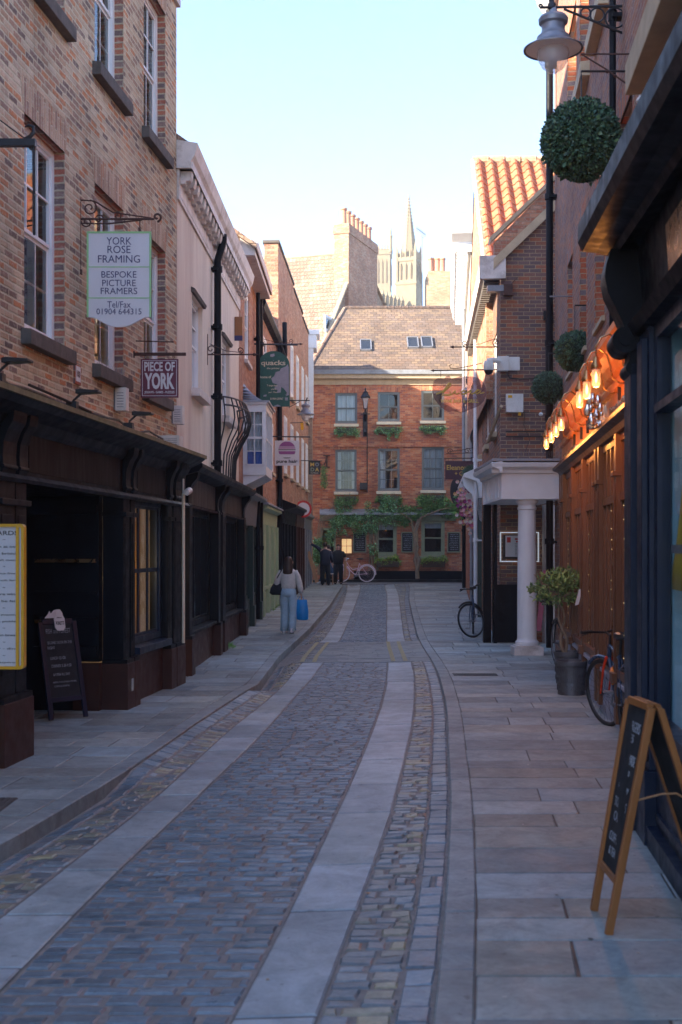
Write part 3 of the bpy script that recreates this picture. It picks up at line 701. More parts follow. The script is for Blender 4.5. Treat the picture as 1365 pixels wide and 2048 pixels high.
for z0, z1 in ((.62, .72), (1.02, 1.05), (1.3, 1.34), (2.2, 2.3)): m.box(F1, U(13.93), U(13.97), -.75, -.02, z0, z1)
m.build('lobby', A['black_old'], b1)
m = MB(); m.box(F1, U(13.9), U(13.955), -.72, -.03, 1.66, 1.7); m.box(F1, U(13.9), U(13.955), -.72, -.45, .98, 1.02); m.build('copper_rail', A['brass'], b1)
m = MB(); m.box(F1, U(13.96), U(14.1), -.3, 0, 0, .53); m.build('riser', A['brown'], b1)
m = MB()
for k in range(2):
    a = U(11.25)+k*1.25; m.box(F1, a, a+1.2, -1.2, -1.14, .02, 2.2)
    m.box(F1, a+.15, a+1.05, -1.14, -1.125, .2, .95); m.box(F1, a+.15, a+1.05, -1.14, -1.125, 1.1, 2.05)
dr = m.build('door', A['black'], b1); dr['_o'] = b1['_o']
m = MB(); m.tube([F1.pt(U(12.5), -1.08, 1.0), F1.pt(U(12.5), -1.08, 1.3)], .02); m.build('handle', A['brass'], dr)
m = MB(); m.plate(F1, [(U(14.19), .2), (U(14.28), .2), (U(14.28), .34), (U(14.19), .34)], .3, .31)
m.build('door_plate', A['chrome'], b1)
w = window(b1, F1, U(14.66), U(16.16), .68, 2.4, A['navy'], A['glass'], .16, 3, 2, .06, .05, sash=False)
sill(w, F1, U(14.6), U(16.2), .68, A['navy'], .1, .3, .0)
m = MB()
for a, b in ((14.78, 14.98), (15.35, 15.62)):
    for i in range(8):
        x0, x1 = U(a)+(U(b)-U(a))*i/8, U(a)+(U(b)-U(a))*(i+1)/8
        m.face([F1.pt(x0, .02+.02*math.sin(i*2), .7), F1.pt(x1, .02+.02*math.sin(i*2+2), .7), F1.pt(x1, .02+.02*math.sin(i*2+2), 2.36), F1.pt(x0, .02+.02*math.sin(i*2), 2.36)])
m.build('reflection_strip', A['ochre'], w)  # ochre strips stand in for yellowish reflections of a lit curtain
m = MB(); m.box(F1, U(14.6), U(16.2), 0, .18, -.05, .6); m.build('stall_riser', A['brown'], b1)
lp = bpy.data.lights.new('strip_fill', 'POINT'); lp.energy = 7; lp.color = (1, .66, .32); lp.shadow_soft_size = .25  # unseen warm light added behind the glass to light the ochre strips
lo = bpy.data.objects.new('strip_fill', lp); C.objects.link(lo); lo.location = F1.pt(U(15.2), -.45, 1.6)

# ---- rendered cream building
F2 = Frame((-2.325, 17.72), (-2.126, 26.0)); U = F2.uY
b2 = thing('rendered_building', 'pale pinkish rendered building with a bracketed cornice and black shopfront', 'building', (-2.9, 22, 0))
holes = [(U(19.2), U(20.4), 4.3, 5.75), (U(23.1), U(24.3), 4.3, 5.75)]
m = MB(); wall(m, F2, 0, F2.L, 2.9, 7.2, holes, .14); shell(m, F2, 0, F2.L, -.2, 7.2, 7); m.build('wall', A['render_cream'], b2)
for i, (a, b, c, e) in enumerate(holes):
    w = window(b2, F2, a, b, c, e, A['white'], A['glass'], -.07, 2, 2, .06)
    sill(w, F2, a, b, c, A['white_old'], .14, .14, .07)
    q = MB(); q.prism(F2, [(0, e), (.04, e), (.06, e+.05), (0, e+.08)], a-.1, b+.1); q.build('hood_mould', A['stone_dark'], w)
m = MB(); m.box(F2, 0, F2.L, 0, .03, 6.78, 6.84); m.prism(F2, [(0, 7.2), (.21, 7.2), (.21, 7.3), (.26, 7.38), (.3, 7.55), (0, 7.6)], -.06, F2.L+.3)
m.box(F2, 0, F2.L, 0, .035, 6.84, 7.2)
m.prism(F2, [(.0, 7.36), (.22, 7.36), (.22, 7.2), (0, 7.2)], 0, F2.L); cn = m.build('cornice', A['white_old'], b2)
n = 24; cn['_o'] = b2['_o']
for i in range(n):
    m = MB(); u = .18+i*(F2.L-.2)/(n-1); m.prism(F2, [(.035, 7.02), (.1, 7.02), (.11, 7.06), (.17, 7.07), (.19, 7.12), (.2, 7.2), (.035, 7.2)], u-.085, u+.085)
    m.build('carved_bracket', A['white_old'], cn)
m = MB(); gable_roof(m, F2, -.02, F2.L+.1, 7.6, 3.4, 2.4, .25, .1); m.build('roof', A['tile_far'], b2)
downpipe(b2, F2, U(21.6), .1, .1, 7.25, .062, A['black'], joints=(1.4, 3.25, 4.4, 5.6, 6.6), bend=.1)
# bow-fronted iron guard
m = MB(); prof = [(3.02, .2), (3.2, .2), (3.5, .22), (3.75, .33), (3.95, .46), (4.15, .52), (4.3, .5), (4.5, .42)]
ua, ub = U(22.0), U(24.3)
def bow(t, d): return d*(.35+.65*math.sin(math.pi*min(1, max(0, t)))**.6)
for i in range(13):
    t = i/12; m.tube([F2.pt(ua+(ub-ua)*t, bow(t, d), z) for z, d in prof], .013, 6)
for z, d in ((4.5, .42), (4.36, .48), (3.03, .2)):
    m.tube([F2.pt(ua+(ub-ua)*t/24, bow(t/24, d), z) for t in range(25)], .016, 6)
m.build('window_guard', A['iron'], b2)
# shopfront 2
m = MB(); m.prism(F2, [(0, 2.42), (.06, 2.42), (.08, 2.86), (.3, 2.92), (.36, 2.98), (.36, 3.03), (0, 3.2)], .02, F2.L-.02); m.build('shop_canopy', A['black_old'], b2)
m = MB(); n = 46
for i in range(n):
    a = .05+(F2.L-.1)*i/n; b = .05+(F2.L-.1)*(i+.93)/n; m.box(F2, a, b, .07, .1, 2.47, 2.88)
m.build('fascia_boards', A['wood_dark'], b2)
m = MB(); m.prism(F2, [(.07, 2.42), (.14, 2.42), (.15, 2.45), (.07, 2.47)], .02, F2.L); m.build('fascia_moulding', A['brown'], b2)
for (a, b) in ((17.85, 18.15), (21.25, 21.5), (21.85, 22.3), (25.6, 25.95)):
    q = MB(); q.box(F2, U(a), U(b), 0, .16, .5, 2.42); q.box(F2, U(a)-.02, U(b)+.02, 0, .2, .52, .57); console(q, F2, U(a)+.03, U(b)-.03, 2.3, 2.94, .08, .36)
    po = q.build('pilaster', A['black_old'], b2, bevel=.006); po['_o'] = b2['_o']
    q = MB(); q.box(F2, U(a)-.02, U(b)+.02, -.05, .2, -.05, .52); q.build('plinth_block', A['brown'], po)
for a, b in ((18.18, 21.22), (22.33, 25.57)):
    w = window(b2, F2, U(a), U(b), .62, 2.42, A['black'], A['glass_dark'], -.0, 4, 1, .06, .03, sash=False); sill(w, F2, U(a), U(b), .62, A['black'], .07, .14, 0)
    q = MB(); q.box(F2, U(a), U(b), -.1, .06, -.05, .55); q.build('stall_riser', A['brown'], b2)

# ---- pink brick building with the white oriel
F3 = Frame((-2.13, 26.02), (-2.07, 31.0)); U = F3.uY
b3 = thing('brick_house', 'narrow pink brick house with a white oriel window and wide moulded eaves', 'house', (-2.9, 28.5, 0))
h3 = [(U(27.4), U(28.5), 6.0, 7.55)]
m = MB(); wall(m, F3, 0, F3.L, 2.8, 8.0, h3, .1); shell(m, F3, 0, F3.L, -.2, 8.0, 7); m.build('wall', A['brick_pink'], b3)
w = window(b3, F3, *h3[0], A['white'], A['glass'], -.02, 2, 2, .1, fd=.08); sill(w, F3, *h3[0][:2], 6.0, A['white_old'], .1, .08)
m = MB(); m.prism(F3, [(0, 8.0), (.32, 8.0), (.32, 8.12), (.36, 8.16), (.38, 8.3), (0, 8.36)], .25, F3.L-.1); m.build('eaves', A['white_old'], b3)
m = MB(); gable_roof(m, F3, .1, F3.L, 8.36, 3.2, 2.3, .36, .1); m.build('roof', A['tile_far'], b3)
m = MB(); ou0, ou1 = U(27.0), U(29.0)     # oriel
m.box(F3, ou0, ou1, 0, .5, 3.42, 3.62); m.box(F3, ou0, ou1, 0, .5, 4.82, 4.95)
for a, b, c, d in ((ou0, ou0+.06, .43, .5), (ou1-.06, ou1, .43, .5), (ou0, ou0+.06, 0, .07), (ou1-.06, ou1, 0, .07)): m.box(F3, a, b, c, d, 3.62, 4.82)
m.box(F3, ou0-.03, ou1+.03, 0, .53, 4.95, 5.0)
m.prism(F3, [(0, 3.42), (.5, 3.42), (.05, 3.2), (0, 3.2)], ou0+.03, ou1-.03)
ori = m.build('oriel_window', A['white'], b3); ori['_o'] = b3['_o']
FS = Frame((F3.pt(ou0, 0, 0).x, F3.pt(ou0, 0, 0).y), (F3.pt(ou0, .5, 0).x, F3.pt(ou0, .5, 0).y))    # near side face, looks at the viewer
a, b = .05, .45
for z0, z1, dd in ((3.62, 4.25, 0), (4.2, 4.82, .015)):
    m = MB()
    m.box(FS, a, a+.035, -.02+dd, .012+dd, z0, z1); m.box(FS, b-.035, b, -.02+dd, .012+dd, z0, z1); m.box(FS, a, b, -.02+dd, .012+dd, z0, z0+.04); m.box(FS, a, b, -.02+dd, .012+dd, z1-.04, z1)
    m.box(FS, (a+b)/2-.01, (a+b)/2+.01, -.015+dd, .008+dd, z0, z1);  m.box(FS, a, b, -.014+dd, .007+dd, (z0+z1)/2-.01, (z0+z1)/2+.01); m.build('sash', A['white'], ori)

m = MB(); m.face([FS.pt(.05, -.01, 3.62), FS.pt(.45, -.01, 3.62), FS.pt(.45, -.01, 4.82), FS.pt(.05, -.01, 4.82)]); m.build('pane', A['glass'], ori)
m = MB(); m.face([F3.pt(ou0+.06, .46, 3.62), F3.pt(ou1-.06, .46, 3.62), F3.pt(ou1-.06, .46, 4.82), F3.pt(ou0+.06, .46, 4.82)])
m.build('pane', A['glass_dark'], ori)
m = MB()
for i in range(4): m.box(F3, ou0+.06+i*.62, ou0+.1+i*.62, .44, .5, 3.62, 4.82)
m.box(F3, ou0+.06, ou1-.06, .44, .49, 4.2, 4.24); m.build('glazing_bars', A['white'], ori)
m = MB()
for i in range(10):
    x0 = .06+i*.038; m.face([FS.pt(x0, -.16-.02*(i % 2), 3.64), FS.pt(x0+.038, -.16-.02*((i+1) % 2), 3.64), FS.pt(x0+.038, -.16-.02*((i+1) % 2), 4.8), FS.pt(x0, -.16-.02*(i % 2), 4.8)])
m.build('curtain', A['curtain'], ori)
m = MB(); m.box(FS, .1, .23, -.1, -.06, 3.64, 3.95); m.box(FS, .27, .4, -.12, -.08, 3.64, 3.93); m.build('blue_box', A['blue'], ori, label='bright blue folders on the sill inside the oriel')
m = MB(); pr = [(0, 5.42), (.12, 5.3), (.3, 5.1), (.58, 4.98), (.58, 5.0)]   # lead roof, swept
N = 8; rows = []
for i in range(N+1):
    t = i/N; d = .56*t; z = 5.0+.42*(1-t)**1.8; pad = .05*t
    rows.append([F3.pt(ou0+.25*(1-t)-.05, d, z) if True else None, F3.pt(ou1-.25*(1-t)+.05, d, z), F3.pt(ou0-.05, 0, 0)])
for i in range(N):
    p, q = rows[i], rows[i+1]; m.face([p[0], p[1], q[1], q[0]])
    m.face([F3.pt(ou0+.25-.05-.25*i/N*1.0, 0, 5.0+.42*(1-i/N)**1.8) if False else p[0], q[0], F3.pt(ou0-.05+.0, 0, q[0].z), F3.pt(ou0+.25*(1-i/N)-.05, 0, p[0].z)])
m.box(F3, ou0-.05, ou1+.05, 0, .57, 4.99, 5.03); m.build('lead_roof', A['lead'], ori, smooth=True)
for k, (y, z1, r_) in enumerate(((29.9, 7.95, .05), (30.7, 7.95, .06))):
    downpipe(b3, F3, U(y), .1, .15, z1, r_, A['black'], joints=(1.8, 3.4, 5.2, 6.8))
m = MB(); m.prism(F3, [(0, 2.35), (.06, 2.35), (.1, 2.95), (.25, 3.0), (.25, 3.06), (0, 3.15)], .1, F3.L-.1); m.build('fascia', A['grey_metal'], b3)
for a, b in ((26.2, 26.5), (28.2, 28.5), (30.4, 30.75)):
    q = MB(); q.box(F3, U(a), U(b), 0, .12, 0, 2.35); q.box(F3, U(a)-.02, U(b)+.02, 0, .16, 0, .55); q.build('pilaster', A['greenblack'], b3)
for a, b in ((26.5, 28.2), (28.5, 30.4)):
    w = window(b3, F3, U(a), U(b), .7, 2.35, A['greenblack'], A['glass_dark'], 0, 3, 1, .06, .03, sash=False)
    q = MB(); q.box(F3, U(a), U(b), -.08, .05, 0, .7); q.build('stall_riser', A['greenblack'], b3)

# ---- low brick building with pistachio shopfront
F4 = Frame((-2.06, 31.02), (-1.92, 37.0)); U = F4.uY
b4 = thing('brick_house', 'low brick house with a pistachio green shopfront and mossy black gutter', 'house', (-2.8, 34, 0))
h4 = [(U(32.6), U(33.6), 4.0, 5.4), (U(34.9), U(35.9), 4.0, 5.4), (U(32.6), U(33.6), 6.2, 7.4)]
m = MB(); wall(m, F4, 0, F4.L, 2.9, 7.9, h4, .08); shell(m, F4, 0, F4.L, -.2, 7.9, 7); m.build('wall', A['brick_pink'], b4)
for q in h4:
    w = window(b4, F4, *q, A['white'], A['glass_dark'], 0, 2, 2, .09); sill(w, F4, q[0], q[1], q[2], A['stone_tan'], .1, .08)
m = MB(); m.prism(F4, [(0, 7.8), (.14, 7.82), (.2, 7.95), (.18, 8.05), (0, 8.05)], 0, F4.L); m.build('gutter', A['black_old'], b4)
m = MB(); gable_roof(m, F4, 0, F4.L, 8.05, 3.2, 2.2, .1, .1); m.build('roof', A['tile_far'], b4)
m = MB(); m.prism(F4, [(0, 2.45), (.05, 2.45), (.07, 2.8), (.2, 2.86), (.2, 2.93), (0, 3.0)], U(31.4), U(36.6)); m.build('fascia', A['pistachio'], b4)
m = MB(); m.prism(F4, [(0, 2.94), (.24, 2.94), (.24, 2.98), (0, 3.1)], U(31.3), U(36.7)); m.build('lead_capping', A['lead'], b4)
for a, b in ((31.4, 31.75), (33.0, 33.3), (34.7, 35.0), (36.25, 36.6)):
    q = MB(); q.box(F4, U(a), U(b), 0, .1, .1, 2.45); q.box(F4, U(a)-.02, U(b)+.02, 0, .13, .1, .75); q.box(F4, U(a)+.07, U(b)-.07, .1, .108, .95, 2.3); q.build('pilaster', A['pistachio'], b4)
for a, b in ((31.75, 33.0), (33.3, 34.7), (35.0, 36.25)):
    q = MB(); q.box(F4, U(a), U(b), -.06, .03, .1, 2.45); q.box(F4, U(a)+.1, U(b)-.1, .03, .045, .95, 2.3); q.box(F4, U(a)+.1, U(b)-.1, .03, .045, .3, .8); q.box(F4, U(a), U(b), .0, .1, .78, .86); q.build('panelled_shutter', A['pistachio'], b4)
downpipe(b4, F4, U(36.85), .12, .2, 7.8, .075, A['black_old'], joints=(1.8, 3.8, 4.8, 6.4))
m = MB(); m.tube([F4.pt(U(36.3), .3, 8.4), F4.pt(U(36.2), .32, 7.45), F4.pt(U(36.4), .25, 7.2), F4.pt(U(36.85), .12, 6.9)], .07, 10); m.tube([F4.pt(U(35.8), .2, 7.7), F4.pt(U(36.2), .34, 7.3), F4.pt(U(36.8), .15, 6.95)], .055, 8)
m.build('soil_pipe', A['black_old'], b4, smooth=True)

# ---- long brick building
F5 = Frame((-1.86, 37.05), (-1.33, 51.0)); U = F5.uY
b5 = thing('brick_building', 'long brown brick building with a stepped parapet in front of the red inn', 'building', (-2.5, 44, 0))
h5 = []
for y in (39.0, 41.6, 44.2, 46.9, 49.2):
    for c, e in ((4.2, 6.0), (6.9, 8.7)): h5.append((U(y), U(y+1.0), c, e))
m = MB(); wall(m, F5, 0, F5.L, 3.0, 9.6, h5, .08); shell(m, F5, 0, F5.L, -.2, 9.6, 7)
for a, b, z in ((37.05, 43, 10.9), (43, 47.5, 10.75), (47.5, 51.0, 10.6)): m.box(F5, U(a), U(b), -.42, -.001, 9.6, z)
m.box(F5, 0, .5, -3.5, -.42, 9.6, 10.2); m.prism(F5, [(-.45, 9.6), (-3.6, 13.1), (-7, 9.6)], .5, F5.L)  # hidden roof mass added behind the parapet to shade the inn front
m.build('wall', A['brick_pink'], b5)
m = MB()
for a, b, z in ((37.0, 43.02, 10.9), (43.02, 47.5, 10.75), (47.5, 51.0, 10.6)): m.box(F5, U(a), U(b), -.46, .04, z, z+.08)
m.build('coping', A['stone_dark'], b5)
for q in h5:
    w = window(b5, F5, *q, A['white'], A['glass_dark'], .03, 2, 2, .12, fd=.1); sill(w, F5, q[0], q[1], q[2], A['stone_tan'], .1, .1)
for a, b, mt in ((37.5, 42.4, 'black_old'), (42.9, 46.6, 'brown'), (46.9, 50.9, 'grey_metal')):
    q = MB(); q.box(F5, U(a), U(b), -.05, .05, .1, 2.6); q.prism(F5, [(0, 2.6), (.1, 2.6), (.14, 3.0), (.5 if mt == 'black_old' else .25, 3.08), (.5 if mt == 'black_old' else .25, 3.16), (0, 3.35)], U(a), U(b))
    n = int((b-a)/1.1)
    for i in range(n+1):
        x = a+(b-a-.2)*i/n; q.box(F5, U(x), U(x+.2), .05, .15, .1, 2.6)
    sf = q.build('shopfront', A[mt], b5); sf['_o'] = b5['_o']
    q = MB()
    for i in range(n):
        x = a+(b-a-.2)*i/n; q.box(F5, U(x+.25), U(x+(b-a)/n-.07), .05, .056, .8, 2.4)
    q.build('pane', A['glass_dark'], sf)
m = MB(); wall(m, F5, U(37.05), U(37.45), .0, 3.0); wall(m, F5, U(42.4), U(42.9), 0, 3.0); wall(m, F5, U(46.6), U(46.9), 0, 3); m.build('pier', A['brick_pink'], b5)
# white corner cornice piece beyond it
b5b = thing('corner_house', 'sliver of a sunlit white corner house beyond the long brick building', 'house', (-2.2, 52.5, 0))
m = MB(); m.box(WORLD, -4.6, -1.2, 52.0, 53.2, .3, 10.2); m.build('wall', A['brick_far'], b5b)
m = MB(); m.box(WORLD, -4.7, -1.02, 51.9, 53.3, 10.2, 10.75); m.box(WORLD, -4.7, -.9, 51.85, 53.35, 10.75, 10.95); m.box(WORLD, -1.4, -1.15, 51.95, 52.4, 7.3, 10.2); m.build('cornice', A['white'], b5b)
# ================================================================= THE END OF THE STREET
YI = 54.5; FE = Frame((-1.25, YI), (5.6, YI))
def ux(px, Y=YI): return (px-CX)*Y/FPX+1.25
def zy(py, Y=YI): return HC+(HY-py)*Y/FPX
inn = thing('red_brick_inn', 'three storey red brick inn closing the end of the street, with rooflights', 'inn', (2.2, 56, .5))
tops = [(671, 715, 786, 847), (756, 800, 784, 843), (843, 889, 781, 841)]; mids = [(671, 714, 899, 983), (756, 800, 897, 982), (844, 889, 894, 980)]
gnd = [(751, 794, 1043, 1113), (843, 890, 1040, 1112)]; doo = (641, 672, 1056, 1155)
conv = lambda q: (ux(q[0]), ux(q[1]), zy(q[3]), zy(q[2]))
hs = [conv(q) for q in tops+mids+gnd+[doo]]; hs[-1] = (hs[-1][0], hs[-1][1], .5, hs[-1][3])
m = MB(); wall(m, FE, 0, FE.L, .4, 9.35, hs, .12); shell(m, FE, 0, FE.L, -.3, 9.35, 8); m.build('wall', A['brick_red'], inn)
for i, h in enumerate(hs[:6]):
    a, b, c, e = h
    cu = [[(a+.06, b-.06)], None, None, [(a+.07, a+.25), (b-.22, b-.07)], [(a+.07, a+.33)], [(a+.06, b-.06)]][i]
    w = window(inn, FE, a, b, c, e, A['grey_blue'], A['glass'], -.04, (2, 2, 2, 3, 3, 3)[i], (1, 1, 1, 2, 2, 2)[i], .07, .025, curtain=cu)
    sill(w, FE, a, b, c, A['cream'], .14, .1, .06)
    lintel(inn, FE, a, b, e, .24, A['brick_red'])
for i, h in enumerate(hs[6:8]):
    a, b, c, e = h
    w = window(inn, FE, a, b, c, e, A['sage'], A['glass'], -.02, 1, 1, .12, .02); sill(w, FE, a, b, c, A['sage'], .12, .12, .08)
    q = MB(); q.box(FE, a+.12, b-.12, -.25, -.24, e-.36, e-.1); q.build('blind', A['curtain'], w)
m = MB(); m.box(FE, 0, FE.L, 0, .045, zy(894), zy(889)); m.box(FE, 0, FE.L, 0, .03, zy(889), zy(881)); m.build('string_course', A['brick_red'], inn)
m = MB(); m.prism(FE, [(0, 9.0), (.05, 9.0), (.07, 9.2), (.3, 9.25), (.32, 9.42), (0, 9.42)], -.15, FE.L); m.build('eaves_board', A['stone_tan'], inn)
m = MB(); m.prism(FE, [(.1, 9.42), (.42, 9.42), (.46, 9.6), (.1, 9.64)], -.2, FE.L); m.build('gutter', A['lead'], inn)
# roof, hipped at the left
m = MB(); e0, e1, r0 = -.2, FE.L, ux(690, 60); ez, rz_ = 9.55, 13.35
A0, A1, B0, B1 = FE.pt(e0, .35, ez), FE.pt(e1, .35, ez), FE.pt(r0, -5.2, rz_), FE.pt(e1, -5.2, rz_); K0 = FE.pt(e0, -9, ez)
m.face([A0, A1, B1, B0], [(e0, 0), (e1, 0), (e1, 6.7), (r0, 6.7)]); m.face([A0, B0, K0], [(0, 0), (3, 6.7), (8, 0)])
m.face([K0, FE.pt(e1, -9, ez), B1, B0], [(0, 0), (7, 0), (7, 5), (1, 5)]); m.build('roof', A['slate'], inn)
def on_roof(px, py):        # a point on the front slope seen at this pixel
    for i in range(400):
        Y = YI-.35+i*.0145; z = ez+(rz_-ez)*(Y-(YI-.35))/5.55
        if zy(py, Y) <= z: return (px-CX)*Y/FPX, Y, z
    return 0, YI, ez
sl = Vector((0, 5.55, rz_-ez)).normalized(); nn = Vector((0, -sl.z, sl.y))
for q in ((732, 682, 703), (826, 677, 698), (854, 676, 697)):
    x, y, z = on_roof(q[0]+3, q[1]); x2, y2, z2 = on_roof(q[0]-3, q[2]); c = (Vector((x, y, z))+Vector((x2, y2, z2)))/2; L = (Vector((0, y, z))-Vector((0, y2, z2))).length/2
    m = MB(); X = Vector((1, 0, 0)); hw = .26
    def bx(a0, a1, b0, b1, h0, h1, mb=None):
        P8 = [c+X*a+sl*b+nn*h for h in (h0, h1) for b in (b0, b1) for a in (a0, a1)]
        for k in ((0, 1, 3, 2), (4, 5, 7, 6), (0, 1, 5, 4), (2, 3, 7, 6), (0, 2, 6, 4), (1, 3, 7, 5)): mb.face([P8[j] for j in k])
    bx(-hw, -hw+.05, -L, L, 0, .1, m); bx(hw-.05, hw, -L, L, 0, .1, m); bx(-hw, hw, -L, -L+.05, 0, .1, m); bx(-hw, hw, L-.05, L, 0, .1, m)
    r_ = m.build('rooflight', A['grey_metal'], inn); r_['_o'] = inn['_o']
    m = MB(); bx(-hw+.05, hw-.05, -L+.05, L-.05, .05, .07, m); m.build('pane', A['glass_dark'], r_)
m = MB(); n = 16
for i in range(n):
    a, b = r0+(e1-r0)*i/n, r0+(e1-r0)*(i+.97)/n; m.tube([FE.pt(a, -5.2, rz_), FE.pt(b, -5.2, rz_+.01)], [.1, .12], 8)
m.tube([A0, B0], .09, 8); m.build('ridge_tiles', A['tile_far'], inn)
m = MB(); m.prism(FE, [(0, zy(1030)), (.32, zy(1030)), (.32, zy(1027)), (0, zy(1018))], ux(640), FE.L-.6); m.build('lead_canopy', A['lead'], inn)
m = MB(); m.prism(FE, [(0, zy(1042)), (.06, zy(1042)), (.1, zy(1030)), (0, zy(1030))], ux(640), FE.L-.6); m.build('fascia', A['sage'], inn)
m = MB(); m.box(FE, ux(708), FE.L, 0, .05, .3, zy(1142)); m.build('base_course', A['black'], inn)
a, b, c, e = hs[8]
m = MB(); m.box(FE, a, a+.09, -.1, .04, c, e); m.box(FE, b-.09, b, -.1, .04, c, e); m.box(FE, a, b, -.1, .04, e-.1, e); m.box(FE, a, b, -.1, .02, e-.38, e-.34); m.build('door_frame', A['sage'], inn)
m = MB(); m.box(FE, a-.3, b+.3, -1.6, -1.55, c, e); m.build('hall_wall', A['ochre'], inn)
m = MB(); m.box(FE, a+.42, b-.1, -.9, -.85, c, e-.38); m.build('door', A['wood_dark'], inn)
downpipe(inn, FE, ux(735), .04, zy(985), zy(800), .018, A['plastic_black'], name='cable')
downpipe(inn, FE, ux(743), .06, .5, zy(1030), .035, A['black'])

# wall lantern on the inn
def lantern(name, label, base, s, F, u, z):
    t = thing(name, label, 'street lamp', base)
    m = MB(); m.prism(F, [(0, z-1.0), (.08, z-1.0), (.14, z-.85), (.08, z-.7), (.1, z-.4), (.3, z-.12), (.45, z-.08), (.45, z-.02), (0, z-.02)], u-.05, u+.05)
    m.box(F, u-.1, u+.1, 0, .04, z-1.05, z); m.tube([F.pt(u, .42, z-.05), F.pt(u, .42, z+.12)], .04); m.box(F, u-.2, u+.2, .38, .46, z-.13, z-.09); m.build('bracket', A['iron'], t)
    c = F.pt(u, .42, z+.1)
    m = MB()
    for i in range(4):
        a = math.pi/4+i*math.pi/2; m.tube([c+Vector((.09*math.cos(a), .09*math.sin(a), 0)), c+Vector((.18*math.cos(a), .18*math.sin(a), .5))], .014, 6)
    m.lathe(c, [(.0, 0), (.13, 0), (.13, .03), (0, .03)], 4)
    m.lathe(c, [(.22, .49), (.22, .51), (.12, .68), (.13, .71), (.05, .78), (.02, .81), (.04, .85), (0, .95)], 12); m.build('lantern_cage', A['iron'], t)
    m = MB(); m.lathe(c, [(.1, .03), (.2, .5)], 4); m.build('glazing', A['lampglass'], t)
    return t
lantern('wall_lantern', 'old square glass lantern on an iron bracket between upper windows of the red inn', FE.pt(ux(730), .4, zy(850)), 1, FE, ux(731), zy(825))
m = MB(); m.box(FE, 0, .42, 0, .28, 0, .3); 
t = thing('floodlight', 'black box floodlight on the red brick between first floor windows of the inn', 'floodlight', FE.pt(ux(727), .1, zy(975)))
m = MB(); m.box(FE, ux(720), ux(735), .05, .25, zy(980), zy(966)); m.box(FE, ux(722), ux(733), .25, .27, zy(978), zy(968)); m.build('housing', A['plastic_black'], t)
m = MB(); m.box(FE, ux(726), ux(729), 0, .06, zy(975), zy(971)); m.build('arm', A['iron'], t)

# boards on the inn
def chalkboard(x0, x1, y0, y1, label, lines=9, grp=None):
    t = thing('chalkboard', label, 'chalkboard', FE.pt((ux(x0)+ux(x1))/2, .06, zy(y1)))
    a, b, c, e = ux(x0), ux(x1), zy(y1), zy(y0)
    m = MB(); m.box(FE, a, b, 0, .06, c, c+.05); m.box(FE, a, b, 0, .06, e-.05, e); m.box(FE, a, a+.04, 0, .06, c+.05, e-.05); m.box(FE, b-.04, b, 0, .06, c+.05, e-.05); m.build('frame', A['sage'], t)
    m = MB(); m.box(FE, a+.04, b-.04, 0, .03, c+.05, e-.05); m.build('board', A['board'], t)
    m = MB(); random.seed(int(x0))
    for i in range(lines):      # rows of chalk strokes, too small to read in the photograph
        z = e-.12-(e-c-.2)*i/(lines-.3); x = a+.09+random.random()*.05
        while x < b-.1:
            w = random.uniform(.012, .05); m.box(FE, x, x+w, .03, .033, z-random.uniform(.006, .02), z+random.uniform(.004, .02)); x += w+random.uniform(.008, .03)
    m.build('chalk_writing', A['chalk'], t)
chalkboard(707, 733, 1064, 1105, 'chalkboard menu on the inn, left of its two ground floor windows')
chalkboard(803, 827, 1064, 1105, 'chalkboard menu hanging between the two ground floor windows of the inn')
chalkboard(895, 921, 1064, 1105, 'chalkboard menu on the inn, right of its right ground floor window')
t = thing('menu_case', 'warmly lit menu case on the inn wall behind the man in the black t-shirt', 'menu case', FE.pt(ux(693), .08, zy(1109)))
m = MB(); a, b, c, e = ux(682), ux(705), zy(1109), zy(1076); m.box(FE, a, b, 0, .1, c, c+.04); m.box(FE, a, b, 0, .1, e-.04, e); m.box(FE, a, a+.03, 0, .1, c+.04, e-.04); m.box(FE, b-.03, b, 0, .1, c+.04, e-.04); m.build('case', A['wood_pine'], t)
m = MB()
for i in range(2):
    for j in range(2): m.box(FE, a+.05+i*.22, a+.25+i*.22, .03, .04, c+.06+j*.32, c+.36+j*.32)
m.build('page', A['warmlit'], t)

# greenery
def leafmass(root, blobs, n, L, cols, name='foliage', mat='leaf', up=.2, L2=None):
    m = MB(); tot = sum(b[3]*b[4]*b[5] for b in blobs)
    for bx_, by_, bz_, rx, ry, rz in blobs:
        k = max(6, int(n*rx*ry*rz/tot))
        for _ in range(k):
            v = Vector((random.gauss(0, 1), random.gauss(0, 1), random.gauss(0, 1))).normalized()*random.random()**.4
            p = (bx_+v.x*rx, by_+v.y*ry, bz_+v.z*rz); c = random.choice(cols); f = random.uniform(.7, 1.3); m.leaf(p, L*random.uniform(.6, 1.3), L2, (c[0]*f, c[1]*f, c[2]*f), 0, up)
    return m.build(name, A[mat], root, recalc=False)
GC = [(1, 1, 1), (.8, 1.05, .8), (1.5, 1.5, 1.1), (.55, .7, .6), (1.4, 1.3, .8)]
GB = GC+[(1.6, 2.0, 3.0), (2.0, 2.2, 3.2), (2.2, 2.0, 2.6)]
gr = 'trailing window boxes on the inn'
spots = [(671, 718, 858, 'first'), (753, 803, 856, 'second'), (838, 890, 853, 'third')]
lab = {('t', 0): 'trailing green window box under the top left window of the inn', ('t', 1): 'trailing green window box under the top middle window of the inn', ('t', 2): 'trailing green window box under the top right window of the inn',
       ('m', 0): 'ivy window box under the first floor left window of the inn', ('m', 1): 'ivy window box under the first floor middle window of the inn', ('m', 2): 'ivy window box under the first floor right window of the inn'}
